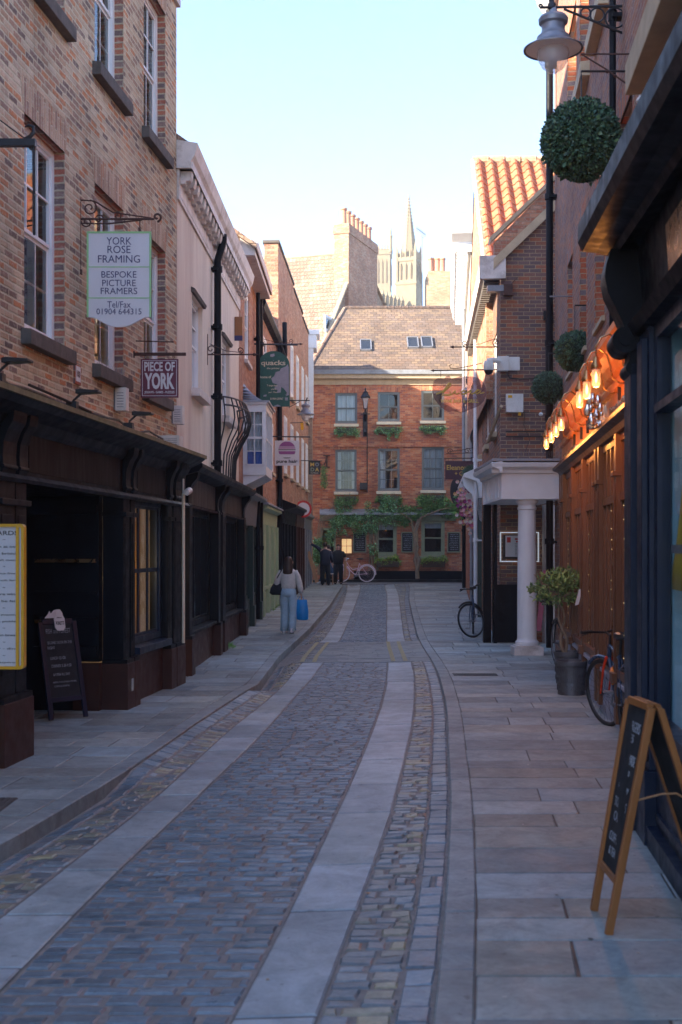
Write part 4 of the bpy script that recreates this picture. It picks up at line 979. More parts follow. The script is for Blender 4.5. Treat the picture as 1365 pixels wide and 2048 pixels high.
for row, ys in (('t', (857, 856, 853)), ('m', (994, 994, 992))):
    for i, (x0, x1) in enumerate(((671, 717), (752, 803), (840, 891))):
        a, b, z = ux(x0), ux(x1), zy(ys[i])
        t = thing('window_box', lab[(row, i)], 'window box', FE.pt((a+b)/2, .1, z-.1), group=gr)
        m = MB(); m.box(FE, a+.1, b-.1, .03, .22, z-.2, z+.02); m.build('trough', A['stone_dark'], t)
        bl = []
        for k in range(9):
            u = a+(b-a)*(k+.5)/9; dz = random.uniform(0, .3)*(1.6 if k == (3, 4, 7)[i] else 1); c = FE.pt(u, .18, z-.08-dz*.5); bl.append((c.x, c.y, c.z, .11, .13, .1+dz*.6))
        leafmass(t, bl, 900, .085, GB if row == 't' else GC)
# wisteria / vines over the ground floor
t = thing('climbing_vine', 'vine with a gnarled pale trunk between the two ground floor windows of the inn', 'vine', FE.pt(ux(833), .2, .5))
m = MB()
def gpt(px, py, d): return FE.pt(ux(px), d, zy(py))
m.tube([gpt(835, 1157, .2), gpt(834, 1140, .18), gpt(838, 1120, .2), gpt(829, 1100, .16), gpt(833, 1075, .2), gpt(831, 1055, .16), gpt(838, 1040, .2), gpt(850, 1028, .3)], [.1, .09, .1, .085, .09, .085, .08, .05], 9)
m.tube([gpt(834, 1140, .24), gpt(829, 1118, .22), gpt(836, 1095, .25), gpt(828, 1070, .22), gpt(822, 1040, .3), gpt(800, 1026, .38)], [.04, .06, .05, .055, .04, .02], 7)
m.tube([gpt(833, 1060, .2), gpt(842, 1035, .35), gpt(880, 1020, .4), gpt(905, 1015, .4)], [.05, .04, .03, .01], 6); m.build('trunk', A['bark'], t, smooth=True)
random.seed(11)
bl = []
for k in range(46):
    px = random.uniform(800, 915); py = 1028+random.gauss(0, 9)-(8 if px > 850 else 0)
    c = gpt(px, py, random.uniform(.1, .3)); bl.append((c.x, c.y, c.z, random.uniform(.14, .34), .13, random.uniform(.1, .22)))
for k in range(14): c = gpt(random.uniform(838, 862), 995+random.random()*40, .25); bl.append((c.x, c.y, c.z, .16, .12, .16))
leafmass(t, bl, 4600, .1, GC)
t = thing('climbing_vine', 'tangled leafy creeper with bare stems over the left ground floor window of the inn', 'vine', FE.pt(ux(742), .2, .5))
m = MB()
for k in range(7):
    x = 738+k*3; pts = [gpt(x, 1140, .1+.02*k)]; px = x
    for j in range(7): px += random.uniform(-4, 4); pts.append(gpt(px, 1140-(j+1)*16, .12+.03*(j % 3)))
    m.tube(pts, [.03, .028, .026, .024, .022, .02, .016, .012], 6)
for k in range(16):     # bare arching stems
    x = random.uniform(645, 800); y = random.uniform(1000, 1060); dx = random.uniform(-45, 45); pts = [gpt(x+dx*s, y-30*math.sin(s*2.4)*random.uniform(.6, 1.2), .12+.4*s*(1-s)) for s in (0, .2, .4, .6, .8, 1)]
    m.tube(pts, .012, 5)
m.build('stems', A['bark'], t, smooth=True)
bl = []
for k in range(60):
    px = random.uniform(672, 812); py = 1032+random.gauss(0, 15)+(10 if px < 760 else 0); c = gpt(px, py, random.uniform(.1, .3)); bl.append((c.x, c.y, c.z, random.uniform(.12, .3), .13, random.uniform(.1, .26)))
for k in range(10): c = gpt(random.uniform(764, 790), 995+random.random()*35, .25); bl.append((c.x, c.y, c.z, .2, .12, .14))
for k in range(9): c = gpt(random.uniform(676, 686), 1000+random.random()*60, .25); bl.append((c.x, c.y, c.z, .13, .12, .18))
for k in range(5): c = gpt(744+random.uniform(-5, 8), 1090+random.random()*55, .3); bl.append((c.x, c.y, c.z, .12, .12, .15))
leafmass(t, bl, 5400, .1, GB)
t = thing('climbing_vine', 'green creeper hanging round the open doorway of the inn', 'vine', FE.pt(ux(638), .2, .5))
m = MB()
for k in range(4): m.tube([gpt(636+k*2, 1150, .15), gpt(639-k, 1110, .2), gpt(635+k*3, 1070, .2), gpt(640+k*4, 1040, .3), gpt(655+k*6, 1030, .35)], .02, 6)
m.build('stems', A['bark'], t)
bl = []
for k in range(36):
    s = random.random(); px = 634+random.gauss(0, 4)+(s*45 if s > .5 else 0); py = 1125-s*90+random.gauss(0, 6); c = gpt(px, py, random.uniform(.15, .45)); bl.append((c.x, c.y, c.z, .14, .14, .2))
leafmass(t, bl, 2600, .1, GB)
for i, (x0, x1) in enumerate(((751, 800), (843, 892))):
    a, b = ux(x0), ux(x1); t = thing('flower_trough', ('window trough of straw coloured trailing plants under the left ground floor window of the inn', 'window trough of yellow green plants under the right ground floor window of the inn')[i], 'window box', FE.pt((a+b)/2, .1, zy(1132)))
    m = MB(); m.box(FE, a+.05, b-.05, .05, .3, zy(1134), zy(1122)); m.build('trough', A['wood_dark'], t)
    bl = [(*FE.pt(a+(b-a)*(k+.5)/10, .22, zy(1121)+random.uniform(-.1, .1)), .12, .15, .16) for k in range(10)]
    leafmass(t, bl, 700, .09, [(2.6, 2.0, .9), (1.6, 1.6, .7), (1, 1, .8), (2.2, 1.3, .7)])
# hanging ivy sign at the left of the facade
t = thing('hanging_plant', 'narrow ivy covered panel hanging from an ornate bracket at the left end of the inn', 'hanging plant', gpt(649, 975, .7))
m = MB(); m.tube([gpt(642, 931, .0), gpt(642, 931, .9)], .02); m.tube([gpt(654, 912, 0), gpt(654, 936, 0)], .04); m.tube([gpt(654, 912, .02), gpt(652, 925, .45), gpt(649, 932, .8)], .025)
m.box(FE, ux(641), ux(660), .0, .05, zy(936), zy(933)); m.box(FE, ux(647), ux(661), 0, .06, zy(912), zy(910)); m.build('bracket', A['rust_iron'], t)
c = gpt(649, 957, .6); leafmass(t, [(c.x, c.y, c.z+dz, .15, .12, .2) for dz in (-.3, 0, .3)], 500, .08, GC)

# ---- gabled house with the big chimney, behind
hb = thing('gabled_house', 'tall gabled brick house with a big chimney stack and tiled roof, behind the inn', 'house', (-1, 62, .5))
p0 = Vector(((636-CX)*60/FPX, 60, 0)); p1 = Vector(((775-CX)*70.5/FPX, 70.5, 0)); FG = Frame((p0.x, p0.y), (p1.x, p1.y)); L = FG.L
za, zc, zb = zy(712, 60), 17.35, 15.1; ua_ = (65.6-60)/FG.u.y
m = MB(); hw_ = (ux(648, 61)-ux(648, 61), 0)
poly = [(0, 4), (L, 4), (L, zb), (ua_+.6, zc-.1), (ua_, zc), (0, za)]
m.face([FG.pt(u, 0, z) for u, z in poly], poly); m.face([FG.pt(0, 0, 4), FG.pt(0, -9, 4), FG.pt(0, -9, za), FG.pt(0, 0, za)], [(0, 4), (9, 4), (9, za), (0, za)])
m.face([FG.pt(L, 0, 4), FG.pt(L, -9, 4), FG.pt(L, -9, zb), FG.pt(L, 0, zb)], [(0, 4), (9, 4), (9, zb), (0, zb)])
m.build('wall', A['brick_far'], hb)
m = MB(); r = .15
m.face([FG.pt(-.15, r, za-.1), FG.pt(ua_, r, zc+.12), FG.pt(ua_, -9.5, zc+.12), FG.pt(-.15, -9.5, za-.1)], [(0, 0), (0, 5.3), (9.6, 5.3), (9.6, 0)])
m.face([FG.pt(L+.1, r, zb), FG.pt(ua_+.6, r, zc+.0), FG.pt(ua_, r, zc+.12), FG.pt(ua_, -9.5, zc+.12), FG.pt(L+.1, -9.5, zb)], [(0, 0), (0, 4), (0, 5), (9, 5), (9, 0)])
m.build('roof', A['tile_far'], hb)
m = MB(); m.tube([FG.pt(ua_, .1, zc+.15), FG.pt(ua_, -9.5, zc+.15)], .12, 8); m.tube([FG.pt(-.15, .08, za-.08), FG.pt(ua_, .08, zc+.1)], .1, 6); m.build('ridge_tiles', A['stone_tan'], hb)
cy0, cy1 = 63.7, 68.2; cu0, cu1 = (cy0-60)/FG.u.y, (cy1-60)/FG.u.y
zt = zy(447, 63.7)
ch = MB(); ch.box(FG, cu0, cu1, -.6, .2, 9, zt-.5); ch.box(FG, cu0-.05, cu1+.05, -.65, .25, zt-.5, zt-.12); ch.box(FG, cu0-.02, cu1+.02, -.62, .22, zt-.12, zt); cho = ch.build('chimney_stack', A['brick_pink'], hb); cho['_o'] = hb['_o']
for i in range(7):
    q = MB(); c = FG.pt(cu0+.35+i*(cu1-cu0-.7)/6, -.2, zt); q.lathe(c, [(.2, 0), (.17, .1), (.155, .75), (.2, .78), (.2, .88), (.13, .88), (.12, .4)], 14); q.build('chimney_pot', A['terracotta'], cho, smooth=True)
w = window(hb, Frame((p0.x+FG.n.x*.02, p0.y), (p1.x, p1.y)), (60.8-60)/FG.u.y, (62.2-60)/FG.u.y, zy(668, 61.5), zy(634, 61.5), A['white'], A['glass_dark'], .06, 2, 1, .12, .05, sash=False)

# ---- buff chimney and aerial
hc = thing('chimney_stack', 'sunlit buff brick chimney stack with orange pots behind the roof ridge', 'chimney', (4.4, 66, 10))
m = MB(); Y = 66; x0, x1 = (853-CX)*Y/FPX, (921-CX)*Y/FPX; FB = Frame((x0, Y), (x1+1.5, Y))
m.box(FB, 0, FB.L, -1.2, 0, 6, zy(552, Y)); m.box(FB, .1, FB.L, -1.1, -.1, zy(552, Y), zy(541, Y)); m.build('stack', A['brick_buff'], hc)
for px in (864, 876, 886):
    q = MB(); q.lathe(FB.pt((px-853)*Y/FPX, -.5, zy(543, Y)), [(.2, 0), (.17, .1), (.17, .7), (.2, .72), (.19, .82), (.13, .82), (.12, .3)], 14); q.build('chimney_pot', A['terracotta'], hc, smooth=True)
t = thing('tv_aerial', 'thin television aerial on a tall mast left of the buff chimney stack', 'aerial', P(845, 600, 66))
m = MB(); m.tube([P(845, 612, 66), P(844, 470, 66)], .03, 6); m.build('mast', A['grey_metal'], t)
m = MB(); m.tube([P(833, 456, 66), P(852, 470, 66)], .025, 6)
for i in range(7): c = P(834+i*2.8, 457+i*2.1, 66); m.tube([c+Vector((0, -.3, .05)), c+Vector((0, .3, -.05))], .012, 4)
m.tube([P(841, 472, 66), P(848, 476, 66)], .02, 6); m.build('antenna', A['grey_metal'], t)

# ---- minster
mn = thing('cathedral', 'pale sunlit limestone cathedral turret with a crocketed spire above the roofs', 'cathedral', (5, 132, 0))
def PZ(py, Y): return zy(py, Y)
Yc = 132; c0 = P(818, 600, Yc); cxx = c0.x; s = Yc/FPX
m = MB()
def oct_(mb, x, y, prof, n=8, rot=math.pi/8):
    i = len(mb.v)
    for r, z in prof:
        for j in range(n):
            a = 2*math.pi*j/n+rot; mb.v.append(Vector((x+r*math.cos(a), y+r*math.sin(a), z)))
    for k in range(len(prof)-1):
        for j in range(n):
            j2 = (j+1) % n; mb.f.append((i+k*n+j, i+k*n+j2, i+(k+1)*n+j2, i+(k+1)*n+j)); mb.mi.append(0); mb.col.append((1, 1, 1)); mb.uv.append([(0, 0)]*4)
rt = R(25)
oct_(m, cxx, Yc, [(30*s, 5), (30*s, PZ(575, Yc)), (32*s, PZ(572, Yc)), (32*s, PZ(568, Yc)), (27*s, PZ(566, Yc)), (26*s, PZ(528, Yc)), (29*s, PZ(525, Yc)), (29*s, PZ(518, Yc)), (1, PZ(517, Yc))], 4, rt)
for j in range(4):
    a = rt+j*math.pi/2; x, y = cxx+27*s*math.cos(a), Yc+27*s*math.sin(a)
    oct_(m, x, y, [(3.6*s, PZ(575, Yc)), (3.6*s, PZ(512, Yc)), (4.4*s, PZ(511, Yc)), (.3*s, PZ(488, Yc))], 4, rt)
    for k in range(1, 4):   # battlements
        b2_ = rt+(j+1)*math.pi/2; xx = cxx+27*s*(math.cos(a)*(1-k/4)+math.cos(b2_)*k/4); yy = Yc+27*s*(math.sin(a)*(1-k/4)+math.sin(b2_)*k/4); oct_(m, xx, yy, [(2.6*s, PZ(520, Yc)), (2.6*s, PZ(509, Yc)), (.2*s, PZ(503, Yc))], 4, rt+math.pi/4)
m.build('tower', A['minster'], mn)
m = MB(); oct_(m, cxx, Yc, [(17*s, PZ(520, Yc)), (16.5*s, PZ(505, Yc)), (1.2*s, PZ(400, Yc)), (3*s, PZ(398, Yc)), (2.2*s, PZ(396, Yc)), (.3*s, PZ(388, Yc))], 8)
for j in range(8):
    for k in range(15):
        f = (k+.5)/15; r = (16.5*(1-f)+1.2*f)*s+.6*s; a = 2*math.pi*j/8+math.pi/8; z = PZ(505-105*f, Yc); oct_(m, cxx+r*math.cos(a), Yc+r*math.sin(a), [(.1*s, z-1.5*s), (1.3*s, z), (.1*s, z+1.8*s)], 4)
m.build('spire', A['minster'], mn)
m = MB()
for j in (2, 3):
    a0, a1 = rt+j*math.pi/2, rt+(j+1)*math.pi/2
    for k in (0, 1, 2):
        f = .22+.28*k; x = cxx+26.6*s*(math.cos(a0)*(1-f)+math.cos(a1)*f); y = Yc+26.6*s*(math.sin(a0)*(1-f)+math.sin(a1)*f)-.05
        oct_(m, x, y, [(1.8*s, PZ(562, Yc)), (1.8*s, PZ(536, Yc)), (.2*s, PZ(529, Yc))], 4, rt)
m.build('lancet', A['minster_shade'], mn)
m = MB(); Y2 = 150; s2 = Y2/FPX; x2 = (763-CX)*s2
oct_(m, x2, Y2, [(27*s2, 8), (27*s2, PZ(515, Y2)), (29*s2, PZ(513, Y2)), (29*s2, PZ(503, Y2)), (1, PZ(502, Y2))], 4, R(38))
for j in range(4):
    for k in range(7):
        a0, a1 = R(38)+j*math.pi/2, R(38)+(j+1)*math.pi/2; f = k/7; x, y = x2+28*s2*(math.cos(a0)*(1-f)+math.cos(a1)*f), Y2+28*s2*(math.sin(a0)*(1-f)+math.sin(a1)*f)
        oct_(m, x, y, [(1.8*s2, PZ(504, Y2)), (1.8*s2, PZ(496, Y2)), (.2*s2, PZ(491, Y2))], 4)
xx = (779-CX)*s2; oct_(m, xx, Y2-4, [(3.4*s2, PZ(520, Y2)), (3.4*s2, PZ(492, Y2)), (4.2*s2, PZ(490, Y2)), (2.2*s2, PZ(486, Y2)), (2.4*s2, PZ(480, Y2)), (.2*s2, PZ(470, Y2))], 8)
m.build('rear_tower', A['minster'], mn)
m = MB()
for k in range(4):
    for j in (2, 3):
        a0, a1 = R(38)+j*math.pi/2, R(38)+(j+1)*math.pi/2; f = .18+.21*k; x, y = x2+27.2*s2*(math.cos(a0)*(1-f)+math.cos(a1)*f), Y2+27.2*s2*(math.sin(a0)*(1-f)+math.sin(a1)*f)
        oct_(m, x, y, [(1.5*s2, PZ(570, Y2)), (1.5*s2, PZ(530, Y2)), (.2*s2, PZ(522, Y2))], 4)
m.build('lancet', A['minster_shade'], mn)
m = MB(); Y3 = 125; s3 = Y3/FPX; FN = Frame(((735-CX)*s3, Y3), ((812-CX)*s3, Y3+6))
m.box(FN, 0, FN.L, -10, 0, 5, PZ(590, Y3)); m.prism(FN, [(0, PZ(590, Y3)), (-5, PZ(545, Y3)), (-10, PZ(590, Y3))], 0, FN.L*.75)
for k in range(9): m.box(FN, k*FN.L/9, k*FN.L/9+.28, 0, .5, 5, PZ(582, Y3)); oct_(m, FN.pt(k*FN.L/9+.14, .25, 0).x, FN.pt(k*FN.L/9+.14, .25, 0).y, [(.3, PZ(582, Y3)), (.05, PZ(570, Y3))], 4)
m.build('nave', A['minster'], mn)
m = MB()
for k in range(9): m.box(FN, k*FN.L/9+.45, (k+.82)*FN.L/9, 0, .02, 5, PZ(600, Y3))
m.build('nave_window', A['minster_shade'], mn)
# ================================================================= RIGHT SIDE
# ---- classical cream house near the end
F9 = Frame((4.1, 39.5), (5.35, 53.9), flip=True); U = F9.uY
r4 = thing('stucco_house', 'tall pale cream house with a heavy white cornice, right of the inn', 'house', (5, 46, 0))
h9 = [(U(y), U(y+1.1), c, e) for y in (41.5, 44.5, 47.5, 50.5) for c, e in ((4.4, 6.2), (7.6, 9.4))]
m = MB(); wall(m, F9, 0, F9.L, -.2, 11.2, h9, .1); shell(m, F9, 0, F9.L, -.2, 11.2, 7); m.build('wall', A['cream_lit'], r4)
for q in h9: w = window(r4, F9, *q, A['white'], A['glass_dark'], -.02, 2, 2, .08); sill(w, F9, q[0], q[1], q[2], A['white'], .12, .12)
m = MB(); m.prism(F9, [(0, 11.2), (.1, 11.2), (.14, 11.5), (.5, 11.7), (.55, 12.0), (.62, 12.25), (0, 12.35)], -.05, F9.L)
m.prism(Frame(F9.pt(0, 0, 0).xy, F9.pt(0, -3, 0).xy), [(0, 11.2), (.1, 11.2), (.14, 11.5), (.5, 11.7), (.55, 12.0), (.62, 12.25), (0, 12.35)], -.6, 3)
for i in range(26): u = .2+i*.55; m.box(F9, u, u+.2, .14, .42, 11.45, 11.62)
m.build('cornice', A['white'], r4)
downpipe(r4, F9, U(48.8), .12, .3, 11.2, .06, A['lead'], joints=(2.5, 5, 8)); downpipe(r4, F9, U(47.9), .12, .3, 5.2, .07, A['black'], joints=(2.5,))
m = MB(); m.box(F9, 0, F9.L, 0, .05, .2, 3.3); m.build('lower_brick', A['brick_red'], r4)

# ---- brown brick house with portico (its gable wall faces the viewer)
F8 = Frame((3.06, 24.02), (4.02, 38.8), flip=True); U = F8.uY
r3 = thing('brick_house', 'dark brown brick house whose end wall faces the viewer above the white portico', 'house', (3.6, 26, 0))
FW = Frame((3.06, 24.0), (4.6, 24.0))     # end wall
m = MB(); zl, zh = 7.4, 8.95
poly = [(0, -.1), (FW.L, -.1), (FW.L, zh), (0, zl)]
m.face([FW.pt(u, 0, z) for u, z in poly], poly)
h8 = [(U(y), U(y+1), c, e) for y in (25.2, 28.2, 31.2) for c, e in ((4.2, 6.2),)]
wall(m, F8, 0, U(34), -.1, 7.2, h8, .1)
m.build('wall', A['brick_purple'], r3)
for q in h8: w = window(r3, F8, *q, A['white_old'], A['glass_dark'], -.02, 2, 2, .07); sill(w, F8, q[0], q[1], q[2], A['stone_tan'], .12, .1)
m = MB(); m.plate(FW, [(-.14, zl-.22), (FW.L, zh-.16), (FW.L, zh+.04), (-.14, zl-.02)], -.14, .1); m.build('verge_board', A['stone_tan'], r3)
m = MB(); m.plate(FW, [(-.12, zl), (FW.L, zh+.06), (FW.L, zh+.42), (-.12, zl+.3)], -.14, .05); m.build('verge_brick', A['brick_pink'], r3)
m = MB(); m.plate(FW, [(-.2, zl+.3), (FW.L, zh+.42), (FW.L, zh+.52), (-.2, zl+.4)], -.3, .09); m.build('verge_coping', A['stone_tan'], r3)
m = MB(); m.prism(F8, [(0, 7.15), (.1, 7.15), (.34, 7.22), (.38, 7.4), (0, 7.45)], -.05, U(34)); m.box(F8, -.1, .02, -.1, .4, 7.0, 7.44); m.build('eaves', A['white_old'], r3)
m = MB()
for i in range(44): u = .1+i*.22; m.box(F8, u, u+.1, .0, .28, 7.02, 7.17)
m.build('eaves_brackets', A['stone_dark'], r3)
# orange pantiled house just behind it
r3b = thing('pantiled_house', 'house with a bright orange pantiled roof slope catching the sun', 'house', (4, 30, 0))
ye, yr = 26.5, 31.6; xe, xr = (973-CX)*ye/FPX, (950-CX)*yr/FPX; ze, zr_ = zy(528, ye), zy(322, yr)
E0, R0 = Vector((xe, ye, ze)), Vector((xr, yr, zr_)); du = Vector((1, 0, 0))
vs = (R0-E0); vs.x = 0; Ls = vs.length; vs = vs.normalized(); vn = Vector((0, -vs.z, vs.y))
m = MB(); nc = 15; cw = .3; nr = 15; ch_ = Ls/nr
for c in range(nc):
    for r in range(nr):
        k = 7; base = E0.lerp(R0, r/nr)
        for i in range(k):
            t0, t1 = i/k, (i+1)/k
            hgt = lambda t: .085*max(0, math.sin(math.pi*t/.62)) if t < .62 else -.03*math.sin(math.pi*(t-.62)/.38)
            lo = .035; q = []
            for (t, rr, up) in ((t0, 0, lo), (t1, 0, lo), (t1, 1, 0), (t0, 1, 0)):
                q.append(E0+(R0-E0)*((r+rr*1.08)/nr)+du*(c+t)*cw+vn*(hgt(t)+up))
            cf = .9+.25*random.Random(c*31+r).random(); m.face(q, None, 0, (cf, cf*random.Random(c*7+r).uniform(.85, 1.1), cf*.95))
            if i: pass
        t0 = 0
        # tile butt edge
        for i in range(k):
            t0, t1 = i/k, (i+1)/k; a = E0+(R0-E0)*(r/nr)+du*(c+t0)*cw; b = E0+(R0-E0)*(r/nr)+du*(c+t1)*cw
            h0, h1 = hgt(t0), hgt(t1); m.face([a+vn*(h0-.02), b+vn*(h1-.02), b+vn*(h1+.035), a+vn*(h0+.035)])
m.build('pantiled_roof', A['pantile'], r3b, recalc=False)
m = MB(); m.face([E0-vn*.06, E0+du*nc*cw-vn*.06, R0+du*nc*cw-vn*.06, R0-vn*.06]); m.face([R0-vn*.06, R0+du*nc*cw-vn*.06, R0+du*nc*cw+Vector((0, 5, -5)), R0+Vector((.3, 5, -5))]); m.build('roof_underlay', A['tile_far'], r3b)
m = MB()
for i in range(12): a = R0+du*(i*.4-.05); m.tube([a, a+du*.385], [.12, .14], 10)
m.build('ridge_tiles', A['brick_buff'], r3b)
m = MB(); FV = Frame((xe, ye), (xr, yr), flip=True)
poly = [(0, 5), (FV.L, 5), (FV.L+5, 5), (FV.L+5, zr_-5), (FV.L, zr_-.1), (0, ze-.1)]
m.face([FV.pt(u, -.02, z) for u, z in poly], poly); m.box(WORLD, xe, xe+4.5, ye, ye+.2, 5, ze-.1)
m.build('wall', A['brick_pink'], r3b)
m = MB(); m.tube([E0+Vector((-.03, 0, 0)), R0+Vector((-.03, 0, 0))], .07, 6)
for i in range(14): c = E0.lerp(R0, (i+.5)/14); m.box(WORLD, c.x-.1, c.x+.08, c.y-.05, c.y+.05, c.z-.02, c.z+.06)
m.build('verge', A['stone_tan'], r3b)
# the side wall treatments further along on the right
F8b = Frame((3.5, 31.0), (4.1, 39.4), flip=True); U2 = F8b.uY
sh = thing('shop_building', 'white shopfront with curved canopy brackets beyond the black posts', 'shop', (3.8, 35, 0))
m = MB(); wall(m, F8b, 0, F8b.L, -.1, 8.2); shell(m, F8b, 0, F8b.L, -.1, 8.2, 5); m.build('wall', A['brick_pink'], sh)
m = MB(); m.prism(F8b, [(0, 3.1), (.06, 3.1), (.12, 3.5), (.45, 3.62), (.45, 3.7), (0, 3.9)], 0, U2(38)); 
for y in (31.2, 34.0): m.prism(F8b, [(0, 2.5), (.06, 2.55), (.12, 2.9), (.26, 3.2), (.46, 3.4), (.48, 3.62), (0, 3.62)], U2(y), U2(y)+.16)
m.build('canopy', A['white'], sh)
m = MB()
for y in (31.2, 34, 37): m.box(F8b, U2(y), U2(y)+.3, 0, .1, 0, 3.1)
m.build('pilaster', A['greenblack'], sh)
m = MB(); m.box(F8b, U2(31.6), U2(33.9), 0, .03, .1, 2.9); m.build('door', A['plum'], sh)
downpipe(sh, F8b, U2(36), .1, .1, 8, .05, A['lead'], joints=(2, 4, 6)); downpipe(sh, F8b, .15, .16, .1, 8, .05, A['white'], joints=(2, 4, 6))

# ---- portico
pt = thing('portico', 'white classical portico with one round column projecting over the pavement', 'portico', (3.2, 22.5, 0))
FP = Frame((2.72, 21.2), (3.86, 21.2))
m = MB(); m.box(WORLD, 2.72, 3.78, 21.2, 24.0, 2.66, 3.1)
pr = [(0, 3.1), (.05, 3.1), (.06, 3.16), (.17, 3.2), (.19, 3.27), (0, 3.3)]
m.prism(FP, pr, -.17, FP.L-.08); m.prism(Frame((2.72, 21.2), (2.72, 24.0), flip=True), pr, -.17, 2.8); m.box(WORLD, 2.72, 3.78, 21.2, 24, 3.1, 3.28)
for i in range(5): m.box(WORLD, 2.705, 2.72, 21.5+i*.5, 21.6+i*.5, 2.7, 3.06)
m.build('entablature', A['white'], pt, bevel=.008)
m = MB(); m.box(WORLD, 2.55, 3.9, 21.02, 24.0, 3.3, 3.34); m.build('lead_roof', A['lead'], pt)
m = MB(); cc = (3.19, 21.45, 0)
m.lathe(cc, [(.19, .16), (.2, .2), (.2, .23), (.17, .26), (.165, .3), (.165, .9), (.158, 1.8), (.148, 2.48), (.165, 2.5), (.165, 2.53), (.15, 2.54), (.15, 2.57), (.19, 2.61), (.2, 2.64), (.2, 2.66)], 40); m.build('column', A['white'], pt, smooth=True)
m = MB(); m.box(WORLD, 2.94, 3.44, 21.2, 21.7, -.02, .15); m.box(WORLD, 2.98, 3.4, 21.24, 21.66, .15, .17); m.build('column_base', A['white_old'], pt, bevel=.006)
m = MB(); m.box(WORLD, 2.72, 2.86, 23.8, 24.0, 0, 2.66); m.box(WORLD, 2.9, 2.96, 23.7, 23.98, 0, 2.66); m.build('post', A['black'], pt)
m = MB(); m.box(WORLD, 2.98, 3.55, 23.9, 23.985, .02, 1.14); m.build('panel', A['black_old'], pt)
m = MB(); m.box(WORLD, 3.86, 3.98, 23.6, 23.98, 0, 2.66); m.box(WORLD, 3.98, 4.3, 23.95, 23.985, 0, 2.66); m.build('door_surround', A['white_old'], pt)
t = thing('menu_case', 'glowing white framed menu case on brown brick behind the white column', 'menu case', (3.42, 23.9, 1.5))
mc = Frame((0, 23.97), (1, 23.97))
x0, x1 = [(q-CX)*23.9/FPX for q in (1001, 1079)]; z0, z1 = zy(1124, 23.9), zy(1064, 23.9)
m = MB()
for a, b, c, e in ((x0, x1, z0, z0+.02), (x0, x1, z1-.02, z1), (x0, x0+.02, z0+.02, z1-.02), (x1-.02, x1, z0+.02, z1-.02)): m.box(mc, a, b, 0, .05, c, e)
m.build('light_strip', A['led'], t)
m = MB(); m.box(mc, x0+.06, x1-.06, 0, .06, z0+.06, z1-.06); m.build('case', A['plastic_black'], t)
m = MB(); m.box(mc, x0+.1, x1-.1, .06, .064, z0+.1, z1-.07); m.build('page', A['sign_white'], t)
m = MB(); m.box(mc, x0+.13, x0+.2, .064, .068, z1-.2, z1-.1); m.box(mc, x0+.28, x0+.48, .064, .068, z1-.15, z1-.12); m.box(mc, x0+.3, x0+.44, .064, .068, z1-.2, z1-.17)
m.build('heading', A['red'], t)
m = MB()
for i in range(9): m.box(mc, x0+.28, x0+.28+random.uniform(.12, .2), .064, .067, z0+.13+i*.027, z0+.137+i*.027)
m.build('printed_lines', A['ink_black'], t)

# ---- right brick building with timber bar front
F7 = Frame((2.66, 10.7), (3.79, 22.15), flip=True); U = F7.uY
r1 = thing('brick_building', 'tall red brown brick building above the orange timber bar front', 'building', (3.5, 16, 0))
cl = [(11.9, 12.9), (14.3, 15.3), (16.4, 17.3), (18.5, 19.4)]
h7 = [(U(a), U(b), c, e) for a, b in cl for c, e in ((4.5, 6.2),)]+[(U(a-.3 if i < 3 else a-.6), U(b), 8.08, 9.7) for i, (a, b) in enumerate(cl)]
m = MB(); wall(m, F7, U(13.2), F7.L, 3.3, 11.2, [q for q in h7 if q[0] > U(13.2)], .2, mr=1); shell(m, F7, U(13.2), F7.L, -.1, 11.2, 7); wall(m, F7, U(8.36), U(13.2), 3.3, 7.7, h7[:1], .2, mr=1); shell(m, F7, U(8.36), U(13.19), -.1, 7.7, 7); wall(m, F7, U(19.35), F7.L, -.1, 3.3)
m.build('wall', [A['brick_right'], A['brick_quoin']], r1)
for q in h7[:4]+h7[5:]:
    w = window(r1, F7, *q, A['white_old'], A['glass'], -.16, 2, 2, .06); sill(w, F7, q[0], q[1], q[2], A['stone_tan'], *((.2, .12, .1) if q[2] > 6 else (.08, .04, .03)))
    lintel(r1, F7, q[0], q[1], q[3], .28, A['brick_quoin'])
    for s_ in (q[0]-.11, q[1]): qn = MB(); qn.plate(F7, [(s_, q[2]), (s_+.11, q[2]), (s_+.11, q[3]), (s_, q[3])], -.01, .004); qn.build('quoin', A['brick_quoin'], r1)
m = MB(); m.prism(F7, [(0, 11.2), (.1, 11.2), (.3, 11.5), (.35, 11.7), (0, 11.75)], U(13.2), F7.L+.1); m.build('cornice', A['white_old'], r1)
downpipe(r1, F7, U(21.75), .12, .1, 11.2, .062, A['black'], joints=(1.9, 4.05, 5.35, 7.9, 10.2)); downpipe(r1, F7, U(12.75), .09, 3.75, 7.7, .035, A['black'], joints=(5, 7.2))
tf = thing('bar_front', 'orange stained timber bar front with lit fascia under the right brick building', 'bar front', (3, 15, 0))
ua, ub = U(9.6), U(19.3)
m = MB(); m.prism(F7, [(.1, 3.5), (.16, 3.52), (.2, 3.58), (.3, 3.62), (.34, 3.68), (.34, 3.74), (0, 3.82), (0, 3.5)], ua, ub); m.prism(F7, [(.1, 3.36), (.14, 3.37), (.15, 3.42), (.1, 3.44)], ua, ub)
m.build('cornice', A['copper'], tf)
m = MB(); m.box(F7, ua, ub, 0, .1, 3.06, 3.52); fb = m.build('fascia', A['copper'], tf); fb['_o'] = tf['_o']
m = MB(); m.prism(F7, [(0, 2.94), (.13, 2.94), (.16, 2.99), (.24, 3.02), (.24, 3.06), (0, 3.08)], ua, ub); m.build('ledge', A['wood_dark'], tf)
m = MB()
